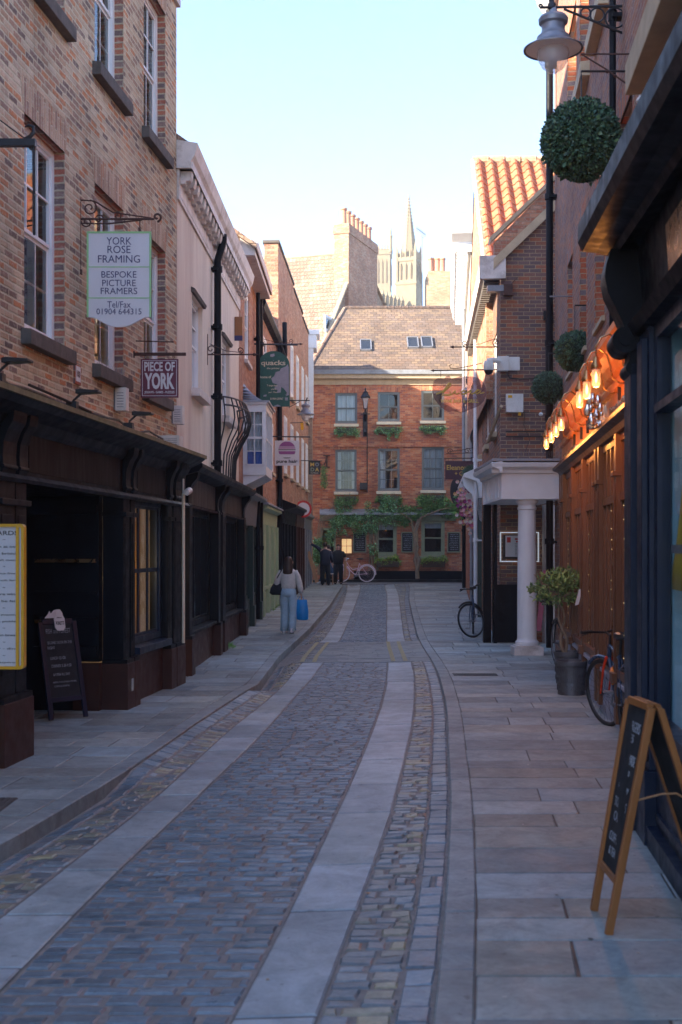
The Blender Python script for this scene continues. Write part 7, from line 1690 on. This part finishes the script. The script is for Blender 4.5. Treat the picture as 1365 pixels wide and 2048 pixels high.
# ------------------------------------------------------------- bicycles (local: +x forward, z up)
def bicycle(label, loc, rz, steer, frame, fork, wheelr=.34, step=False, tyre=None, rim=None, drop=0, lean=0, extras=True, guard=None, bottle=False, basket=False):
    t = thing('bicycle', label, 'bicycle', loc, rz); t.rotation_euler = (lean, 0, rz); R_ = wheelr; wb = 1.06; V = Vector
    tyre = tyre or A['rubber']; rim = rim or A['chrome']
    H = V((wb, 0, R_)); head_b = V((wb-.16, 0, R_+.37)); head_t = V((wb-.2, 0, R_+.5)); SM = Matrix.Translation(head_b) @ Matrix.Rotation(steer, 4, (head_t-head_b).normalized()) @ Matrix.Translation(-head_b)
    def wheel(c, M=None):
        m = MB(); m.tube([c+V((R_*math.cos(a)*.97, 0, R_*math.sin(a)*.97)) for a in [i*math.pi/24 for i in range(48)]], .019, 8, closed=True)
        if M: m.xf(M)
        w = m.build('wheel', tyre, t, smooth=True, local=True)
        m = MB(); m.tube([c+V((R_*.92*math.cos(a), 0, R_*.92*math.sin(a))) for a in [i*math.pi/24 for i in range(48)]], .011, 6, closed=True)
        m.tube([c+V((0, -.045, 0)), c+V((0, .045, 0))], .018, 10)
        for k in range(28):
            a = k*2*math.pi/28; s_ = .035*(1 if k % 2 else -1); m.tube([c+V((.02*math.cos(a+1), s_, .02*math.sin(a+1))), c+V((R_*.91*math.cos(a), 0, R_*.91*math.sin(a)))], .0016, 3)
        if M: m.xf(M)
        m.build('rim', rim, w, local=True)
    wheel(V((0, 0, R_))); wheel(H, SM)
    bb = V((.45, 0, R_-.05)); st = V((.3, 0, R_+.45)); m = MB()
    if step:
        m.tube([bb, bb+V((.12, 0, .06)), V((wb-.38, 0, R_+.12)), head_b], .019, 8); m.tube([V((.36, 0, R_+.22)), V((.6, 0, R_+.17)), V((wb-.32, 0, R_+.3)), head_t], .017, 8)
    else: m.tube([bb, head_b], .021, 8); m.tube([st+V((.02, 0, -.05)), head_t], .017, 8)
    m.tube([bb, st], .017, 8); m.tube([head_b, head_t], .022, 8)
    for s_ in (.04, -.04): m.tube([bb, V((0, s_, R_))], .01, 6); m.tube([st+V((0, s_*.3, -.04)), V((0, s_, R_))], .009, 6)
    m.build('frame', frame, t, smooth=True, local=True)
    m = MB()
    for s_ in (.05, -.05): m.tube([head_b+V((.01, s_*.6, 0)), head_b+V((.05, s_, -.1)), H+V((0, s_, 0))], [.016, .014, .009], 8)
    m.tube([head_b+V((.01, .035, 0)), head_b+V((.01, -.035, 0))], .02, 8); m.xf(SM); m.build('fork', fork, t, smooth=True, local=True)
    m = MB(); hb_ = head_t+V((-.03, 0, .1)); m.tube([head_t, hb_, hb_+V((.07, 0, .03))], .014, 8); c = hb_+V((.07, 0, .03)); w = .3; sw = -.12 if step else -.03
    m.tube([c+V((sw, -w, .04)), c+V((sw*.3, -w*.6, .03)), c, c+V((sw*.3, w*.6, .03)), c+V((sw, w, .04))], .012, 8); m.xf(SM); hb2 = m.build('handlebar', A['plastic_black'] if not step else A['chrome'], t, smooth=True, local=True)
    m = MB()
    for s_ in (w, -w): m.tube([c+V((sw, s_*.62, .035)), c+V((sw, s_*1.03, .042))], .017, 8); m.tube([c+V((.02, s_*.6, .02)), c+V((.05, s_*.85, .0))], .006, 5)
    m.xf(SM); m.build('grip', A['rubber'], t, local=True)
    m = MB(); sp = V((.27, 0, R_+.62)); m.tube([st, sp], .013, 8); m.build('seat_post', A['chrome'] if step else A['plastic_black'], t, local=True)
    m = MB(); m.loft([(sp.x-.0, 0, sp.z-.02, .09, .05), (sp.x, 0, sp.z+.0, .13, .075), (sp.x, 0, sp.z+.035, .12, .065), (sp.x-.01, 0, sp.z+.05, .07, .04)], 14); m.tube([sp+V((.08, 0, .015)), sp+V((.17, 0, .01))], [.03, .018], 8); m.build('saddle', A['plastic_black'], t, smooth=True, local=True)
    m = MB(); m.tube([bb+V((0, -.05, 0)), bb+V((0, .05, 0))], .02, 8); m.lathe(bb+V((0, -.045, 0)), [(.001, 0), (.085, 0), (.085, .004), (.001, .004)], 20, axis=(0, -1, 0)); m.tube([bb+V((0, -.06, 0)), bb+V((.1, -.06, -.13))], .01, 6); m.tube([bb+V((0, .06, 0)), bb+V((-.1, .06, .13))], .01, 6)
    m.box(WORLD, bb.x+.05, bb.x+.15, -.15, -.06, bb.z-.145, bb.z-.125); m.box(WORLD, bb.x-.15, bb.x-.05, .06, .15, bb.z+.125, bb.z+.145); m.tube([bb+V((0, -.048, .083)), V((0, -.045, R_+.03))], .004, 4); m.tube([bb+V((0, -.048, -.083)), V((0, -.045, R_-.03))], .004, 4); m.build('crankset', A['grey_metal'], t, local=True)
    if guard:
        m = MB()
        for cc_, M, a0, a1 in ((V((0, 0, R_)), None, .3, 3.3), (H, SM, .9, 2.9)):
            q = MB(); q.tube([cc_+V(((R_+.035)*math.cos(a0+(a1-a0)*i/16), 0, (R_+.035)*math.sin(a0+(a1-a0)*i/16))) for i in range(17)], .02, 6)
            if M: q.xf(M)
            off = len(m.v); m.v += q.v; m.f += [tuple(off+k for k in f) for f in q.f]; m.uv += q.uv; m.mi += q.mi; m.col += q.col
        m.build('mudguard', guard, t, smooth=True, local=True)
    if bottle: m = MB(); p = bb.lerp(head_b, .5)+V((0, 0, .05)); d = (head_b-bb).normalized(); m.lathe(p-d*.1, [(.001, 0), (.034, .0), (.036, .1), (.034, .15), (.02, .18), (.018, .2), (.001, .2)], 12, axis=d); m.build('water_bottle', A['bottle'], t, smooth=True, local=True)
    if basket:
        m = MB()
        for s_ in (.06, -.06): m.tube([V((-.18, s_, R_+.4)), V((.16, s_, R_+.42))], .008, 5)
        for k in range(4): m.tube([V((-.16+k*.1, -.06, R_+.405)), V((-.16+k*.1, .06, R_+.405))], .006, 5)
        m.tube([V((-.15, 0, R_+.4)), V((0, .04, R_))], .007, 5); m.build('rear_rack', A['chrome'], t, local=True)
    return t
def zb(x, y): return g(y)
bicycle('blue city bike with bright orange fork leaning on the orange bar front', (2.68, 11.75, 0), math.atan2(1.05, .04), R(24), A['bike_blue'], A['bike_orange'], guard=A['bike_blue'], bottle=True, rim=A['plastic_black'])
bicycle('dark blue bicycle with front wheel turned, beside the white pipe left of the portico', (2.76, 26.1, g(26)), math.atan2(-1.0, -.12), R(-48), A['bike_blue'], A['bike_blue'], guard=A['plastic_black'], rim=A['grey_metal'])
bicycle('black bicycle seen end-on between the white column and the planters', (3.42, 18.6, 0), math.atan2(1.05, -.02), R(4), A['plastic_black'], A['plastic_black'], guard=A['plastic_black'], rim=A['grey_metal'])
xp = (699-CX)*53.6/FPX
bicycle('pale pink step-through bicycle parked in front of the red inn', ((748-CX)*53.2/FPX-.3, 53.2, g(53.2)), R(180), R(12), A['pink_bike'], A['pink_bike'], .35, True, A['sign_white'], A['pink_bike'], guard=A['pink_bike'], basket=True)

# ------------------------------------------------------------- people
def skinned(name, joints, edges, parent, mat, sub=2, origin=(0, 0, 0)):
    me = bpy.data.meshes.new(name); me.from_pydata([j[:3] for j in joints], edges, []); o = bpy.data.objects.new(name, me); C.objects.link(o)
    sk = o.modifiers.new('skin', 'SKIN'); sk.use_smooth_shade = True; sk.branch_smoothing = .3
    for i, j in enumerate(joints):
        v = me.skin_vertices[0].data[i]; v.radius = (j[3], j[4] if len(j) > 4 else j[3]); v.use_root = (i == 0)
    sb = o.modifiers.new('sub', 'SUBSURF'); sb.levels = sub; sb.render_levels = sub
    dg = bpy.context.evaluated_depsgraph_get(); dg.update(); nm = bpy.data.meshes.new_from_object(o.evaluated_get(dg)); bpy.data.objects.remove(o)
    nm.materials.clear(); nm.materials.append(mat); nm.name = name
    for p in nm.polygons: p.use_smooth = True
    o = bpy.data.objects.new(name, nm); C.objects.link(o); o.parent = parent; return o
def person(label, loc, rz, H, larm, rarm, lleg, rleg, skin, hands=True, headturn=0, build=1.0, lean=0.0):
    """local: +y is forward, x right; arm = [elbow, wrist]; leg = [knee, ankle]"""
    t = thing('person', label, 'person', loc, rz); k = H/1.7; b = build
    J = [(0, 0, .95*k, .12*b*k, .1*b*k), (0, lean*.4, 1.12*k, .11*b*k, .09*b*k), (0, lean, 1.32*k, .14*b*k, .09*b*k), (0, lean, 1.42*k, .07*k), (0, lean+.01, 1.49*k, .048*k), (0, lean+.02, 1.57*k, .07*k, .08*k), (0, lean+.02, 1.65*k, .066*k, .075*k)]
    E = [(0, 1), (1, 2), (2, 3), (3, 4), (4, 5), (5, 6)]
    for s_, arm in ((-1, larm), (1, rarm)):
        i = len(J); J += [(s_*.17*b*k, lean, 1.37*k, .055*k*b), (*arm[0], .04*k*b), (*arm[1], .026*k), ]
        E += [(2, i), (i, i+1), (i+1, i+2)]
        w = Vector(arm[1]); d = (w-Vector(arm[0])).normalized(); pm = w+d*.06; J += [(*pm, .03*k, .018*k)]; E += [(i+2, i+3)]; base = i+3
        sd = Vector((0, 1, 0)) if abs(d.y) < .8 else Vector((1, 0, 0)); sd = (sd-d*sd.dot(d)).normalized(); inw = Vector((-s_, 0, 0))
        for q, L in ((-.024, .075), (-.008, .09), (.008, .085), (.024, .065)):
            r_ = pm+d*.025+sd*q; J += [(*r_, .0085)]; E += [(base, len(J)-1)]; J += [(*(r_+d*L*.5+inw*.008), .0082)]; E += [(len(J)-2, len(J)-1)]; J += [(*(r_+d*L*.85+inw*.03), .007)]; E += [(len(J)-2, len(J)-1)]
        J += [(*(w+d*.04+sd*.04), .009)]; E += [(i+2, len(J)-1)]; J += [(*(w+d*.075+sd*.052+inw*.01), .008)]; E += [(len(J)-2, len(J)-1)]
    for s_, leg in ((-1, lleg), (1, rleg)):
        i = len(J); J += [(s_*.09*b*k, 0, .88*k, .085*b*k), (*leg[0], .06*k*b), (*leg[1], .038*k), (leg[1][0], leg[1][1]+.12, leg[1][2]-.05, .03*k)]; E += [(0, i), (i, i+1), (i+1, i+2), (i+2, i+3)]
    skinned('body', J, E, t, skin); t['k'] = k; return t
def cloth(t, name, parts, mat, n=18):
    m = MB()
    for rings in parts: m.loft(rings, n)
    return m.build(name, mat, t, smooth='all', local=True)
def tubecloth(t, name, parts, mat, n=14):
    m = MB()
    for pts, rr_ in parts: m.tube(pts, rr_, n)
    return m.build(name, mat, t, smooth='all', local=True)
def shoe(m, x, y, z, mat=None, L=.13): m.loft([(x, y+.05, z, .045, L), (x, y+.05, z+.03, .047, L), (x, y+.02, z+.07, .04, L*.65), (x, y-.02, z+.1, .036, .05)], 14)
def face(t, k, hy, hz, rot=0):
    m = MB()
    for s_ in (-1, 1): m.lathe((s_*.028*k, hy+.068*k, hz+.0), [(.001, -.009), (.011, 0), (.001, .009)], 8, axis=(0, 1, 0))
    m.build('eyes', A['ink_black'], t, local=True)
    m = MB(); m.loft([(0, hy+.078*k, hz-.045, .013, .014), (0, hy+.085*k, hz-.03, .012, .014), (0, hy+.072*k, hz+.005, .006, .008)], 8)
    for s_ in (-1, 1): m.loft([(s_*.07*k, hy-.01, hz-.03, .012, .02), (s_*.074*k, hy-.01, hz, .014, .025), (s_*.07*k, hy-.01, hz+.025, .01, .015)], 8)
    m.build('nose_and_ears', A['skin'], t, smooth='all', local=True)
    m = MB(); m.box(WORLD, -.022, .022, hy+.068*k, hy+.076*k, hz-.066, hz-.058); m.build('mouth', A['red'], t, local=True)
# woman walking away
wx, wy = (577-CX)*26.3/FPX, 26.3
ank = .09
t = person('woman in cream jumper and pale wide jeans walking away with a blue carrier bag', (wx, wy, g(wy)), R(-6), 1.6, [(-.24, -.05, 1.06), (-.2, .04, .86)], [(.235, .0, 1.04), (.27, .03, .8)], [(-.08, .09, .48), (-.085, .04, ank)], [(.1, .05, .48), (.085, -.1, ank+.03)], A['skin'], build=.92)
cloth(t, 'jumper', [[(0, 0, .93, .155, .115), (0, 0, .97, .17, .125), (0, 0, 1.1, .165, .12), (0, -.005, 1.22, .175, .12), (0, 0, 1.31, .17, .1), (0, 0, 1.345, .11, .08), (0, .005, 1.375, .055, .055)]], A['sweater'])
tubecloth(t, 'sleeve', [([(-.13, 0, 1.29), (-.2, -.03, 1.18), (-.235, -.05, 1.06), (-.22, .0, .95), (-.2, .035, .88)], [.07, .066, .062, .056, .04]), ([(.13, 0, 1.29), (.2, 0, 1.18), (.235, 0, 1.04), (.26, .02, .92), (.268, .028, .84)], [.07, .066, .064, .06, .042])], A['sweater'])
cloth(t, 'jeans', [[(-.09, .04, .05, .085, .11), (-.088, .05, .2, .085, .105), (-.085, .07, .42, .085, .1), (-.085, .04, .62, .1, .115), (-.07, .01, .78, .11, .13), (-.03, -.01, .9, .11, .12)], [(.09, -.07, .06, .085, .11), (.09, -.04, .2, .085, .105), (.095, .03, .42, .085, .1), (.09, .02, .62, .1, .115), (.07, 0, .78, .11, .13), (.03, -.01, .9, .11, .12)], [(0, -.01, .76, .15, .13), (0, -.012, .84, .175, .145), (0, -.005, .9, .165, .125), (0, 0, .98, .135, .105)]], A['jeans'])
cloth(t, 'hair', [[(0, -.075, 1.19, .075, .035), (0, -.07, 1.26, .11, .055), (0, -.05, 1.35, .105, .075), (0, -.015, 1.45, .095, .09), (.004, .0, 1.53, .09, .1), (.004, .005, 1.58, .07, .085), (.004, .005, 1.61, .035, .045)]], A['hair'])
m = MB(); m.loft([(.062, .055, 1.44, .02, .03), (.075, .06, 1.475, .022, .035), (.07, .06, 1.51, .02, .03)], 10); m.build('cheek', A['skin'], t, smooth='all', local=True)
m = MB(); shoe(m, -.088, .0, .0); shoe(m, .088, -.12, .01); m.build('shoes', A['sign_white'], t, smooth='all', local=True)
tb = thing('handbag', 'black slouchy shoulder bag on the left side of the walking woman', 'handbag', (wx-.25, wy-.03, g(wy)+.85))
M0 = Matrix.Translation((wx, wy, g(wy))) @ Matrix.Rotation(R(-6), 4, 'Z')
m = MB(); m.loft([(-.24, -.05, .8, .1, .05), (-.25, -.05, .84, .14, .065), (-.24, -.05, .95, .125, .06), (-.22, -.04, 1.04, .09, .04)], 14); m.xf(M0); m.build('bag_body', A['cloth_black'], tb, smooth='all')
m = MB(); m.tube([Vector((-.27, -.06, 1.03)), Vector((-.2, -.1, 1.2)), Vector((-.14, -.1, 1.3)), Vector((-.12, 0, 1.37)), Vector((-.16, .09, 1.25)), Vector((-.2, .05, 1.03))], .012, 6); m.xf(M0); m.build('strap', A['cloth_black'], tb)
tb = thing('carrier_bag', 'bright blue carrier bag held low by the walking woman', 'bag', (wx+.3, wy, g(wy)+.3))
m = MB(); m.loft([(.3, .02, .27, .08, .03, .1), (.3, .02, .29, .12, .045, .1), (.295, .02, .45, .13, .05, .1), (.28, .02, .62, .12, .035, .1), (.275, .02, .7, .115, .012, .1)], 8); m.xf(M0); m.build('bag_body', A['bluebag'], tb, smooth=True)
m = MB(); m.tube([Vector((.2, .02, .69)), Vector((.25, .03, .77)), Vector((.3, .04, .76)), Vector((.33, .02, .69))], .007, 6); m.xf(M0); m.build('handle', A['bluebag'], tb)
# man reaching to the wall
Y = 50.0; mx = (651-CX)*Y/FPX; zg = g(Y)
t = person('man in dark navy clothes seen from behind, left arm raised against the wall', (mx, Y, zg), R(0), 1.74, [(-.34, .1, 1.55), (-.6, .18, 1.66)], [(.26, -.02, 1.12), (.3, .06, .88)], [(-.1, .03, .48), (-.11, 0, .09)], [(.12, .02, .48), (.13, -.04, .09)], A['skin'], build=1.15)
cloth(t, 'coat', [[(0, 0, .8, .2, .15), (0, 0, .95, .21, .16), (0, 0, 1.15, .2, .15), (0, 0, 1.3, .235, .14), (0, 0, 1.4, .19, .11), (0, 0, 1.46, .08, .07)]], A['cloth_navy'])
tubecloth(t, 'sleeve', [([(-.16, 0, 1.38), (-.34, .1, 1.54), (-.56, .17, 1.645)], [.085, .065, .05]), ([(.17, 0, 1.36), (.25, -.02, 1.12), (.29, .05, .92)], [.085, .068, .05])], A['cloth_navy'])
cloth(t, 'trousers', [[(-.11, 0, .06, .075, .09), (-.11, .02, .45, .09, .1), (-.09, 0, .75, .12, .13), (-.05, 0, .9, .12, .13)], [(.13, -.03, .06, .075, .09), (.12, .01, .45, .09, .1), (.09, 0, .75, .12, .13), (.05, 0, .9, .12, .13)]], A['cloth_black'])
cloth(t, 'hair', [[(0, -.02, 1.55, .07, .075), (0, -.012, 1.63, .08, .09), (0, 0, 1.7, .07, .08), (0, 0, 1.735, .03, .04)]], A['hair'])
m = MB(); shoe(m, -.11, -.02, 0); shoe(m, .13, -.06, 0); m.build('shoes', A['cloth_black'], t, smooth='all', local=True)
# man in t-shirt facing the viewer
Y = 51.0; mx = (677-CX)*Y/FPX; zg = g(Y)
t = person('stout man in a black t-shirt facing the viewer beside the pink bicycle', (mx, Y, zg), R(180), 1.62, [(-.3, .02, 1.03), (-.33, .1, .8)], [(.29, .02, 1.03), (.26, .1, .82)], [(-.1, .03, .46), (-.12, 0, .09)], [(.1, .03, .46), (.12, 0, .09)], A['skin'], build=1.2)
cloth(t, 't_shirt', [[(0, .01, .82, .2, .165), (0, .02, .95, .215, .18), (0, .02, 1.1, .21, .17), (0, 0, 1.25, .225, .14), (0, 0, 1.34, .19, .11), (0, 0, 1.395, .075, .07)]], A['cloth_black'])
tubecloth(t, 'sleeve', [([(-.16, 0, 1.3), (-.24, .01, 1.2), (-.28, .02, 1.1)], [.08, .07, .065]), ([(.16, 0, 1.3), (.24, .01, 1.2), (.275, .02, 1.1)], [.08, .07, .065])], A['cloth_black'])
cloth(t, 'trousers', [[(-.12, 0, .06, .075, .09), (-.11, .02, .43, .09, .1), (-.09, 0, .7, .12, .14), (-.05, 0, .86, .12, .15)], [(.12, 0, .06, .075, .09), (.11, .02, .43, .09, .1), (.09, 0, .7, .12, .14), (.05, 0, .86, .12, .15)]], A['cloth_black'])
face(t, .95, .02, 1.53); cloth(t, 'hair', [[(0, -.03, 1.54, .066, .06), (0, -.02, 1.58, .07, .075), (0, -.005, 1.62, .055, .062), (0, 0, 1.635, .02, .03)]], A['hair'])
m = MB(); shoe(m, -.12, 0, 0); shoe(m, .12, 0, 0); m.build('shoes', A['cloth_black'], t, smooth='all', local=True)
# bending figure behind
Y = 51.8; mx = (658-CX)*Y/FPX; zg = g(Y)
t = person('person in blue jeans and a red top mostly hidden behind the man in navy', (mx, Y, zg), R(70), 1.6, [(-.26, .1, 1.05), (-.25, .2, .85)], [(.26, .1, 1.05), (.25, .2, .85)], [(-.1, .22, .5), (-.12, .3, .09)], [(.1, -.1, .48), (.12, -.3, .09)], A['skin'])
cloth(t, 'jacket', [[(0, 0, .85, .18, .14), (0, 0, 1.1, .18, .14), (0, 0, 1.28, .2, .12), (0, 0, 1.38, .08, .07)]], A['red'])
tubecloth(t, 'sleeve', [([(-.15, 0, 1.3), (-.26, .1, 1.05), (-.25, .18, .9)], [.07, .06, .045]), ([(.15, 0, 1.3), (.26, .1, 1.05), (.25, .18, .9)], [.07, .06, .045])], A['red'])
tubecloth(t, 'jeans', [([(-.06, 0, .88), (-.1, .2, .5), (-.12, .3, .08)], [.13, .09, .075]), ([(.06, 0, .88), (.1, -.1, .48), (.12, -.3, .08)], [.13, .09, .075])], A['denim_blue'])
cloth(t, 'hair', [[(0, -.02, 1.44, .07, .075), (0, -.01, 1.52, .078, .088), (0, 0, 1.59, .055, .065)]], A['hair'])
m = MB(); shoe(m, -.12, .3, 0); shoe(m, .12, -.3, 0); m.build('shoes', A['sign_white'], t, smooth='all', local=True)
# timber props
t = thing('timber_plank', 'thick rough wooden plank leaning beside the man in navy', 'plank', P(634, 1166, 48.5)); m = MB(); Y = 48.5; plank(m, P(634.5, 1165, Y), P(617, 1103, Y+.3), .13, .06, Vector((1, 0, .25)).normalized(), Vector((0, 1, 0))); tag(t, t['label'], 'plank'); m.build('beam', A['wood_raw'], t)
t = thing('timber_post', 'short wooden post held upright by the man in the black t-shirt', 'post', P(690, 1155, 50.8)); m = MB(); plank(m, P(690, 1155, 50.6), P(691, 1122, 50.6), .09, .05, Vector((1, 0, 0)), Vector((0, 1, 0))); m.build('beam', A['wood_raw'], t)
t = thing('folding_table', 'small low table of tools behind the man in navy', 'table', ((661-CX)*50.6/FPX, 50.6, g(50.6))); m = MB(); x = (660-CX)*50.6/FPX; z = g(50.6); m.box(WORLD, x-.15, x+.15, 50.4, 50.8, z+.42, z+.46); m.build('tabletop', A['white_old'], t)
for a, b in ((-.13, 50.42), (.13, 50.42), (-.13, 50.78), (.13, 50.78)): q = MB(); q.tube([(x+a, b, z), (x+a*.9, b, z+.42)], .02, 6); q.build('leg', A['wood_raw'], t)
for i_ in range(3):
    x = (516-CX)*33/FPX
# weeds at wall foot
t = thing('weeds', 'small green weeds at the foot of the black pilaster on the left', 'weeds', (-2.1, 22, 0)); m = MB()
for _ in range(60): m.leaf((F2.pt(F2.uY(22.6), .2, 0).x+random.gauss(0, .04), 22.7+random.gauss(0, .12), .05), random.uniform(.04, .09), .02, (1.5, 1.8, 1), 0, 1.2)
for _ in range(90): yy = random.uniform(33.5, 37.2); m.leaf((F4.pt(F4.uY(yy), .12+random.random()*.06, 0).x, yy, g(yy)+.02), random.uniform(.03, .07), .02, (1.2, 1.3, 1), 0, 1)
m.build('leaves', A['leaf'], t, recalc=False)
# clean helper props
for o in list(C.objects):
    for k in ('_o', 'k'):
        if k in o: del o[k]
print('objects', len(C.objects))
# ------------------------------------------------------------- thin air between here and the cathedral
m = MB(); m.box(WORLD, -45, 45, -12, 175, -1.5, 48)
t = NT('air'); t.n.remove(t.b); v = t.n.new('ShaderNodeVolumePrincipled'); v.inputs['Density'].default_value = .0013; v.inputs['Color'].default_value = (1, .98, .95, 1); v.inputs['Anisotropy'].default_value = .2
t.link(v.outputs[0], t.out.inputs['Volume']); hz_ = m.build('haze', t.m, kind='stuff')
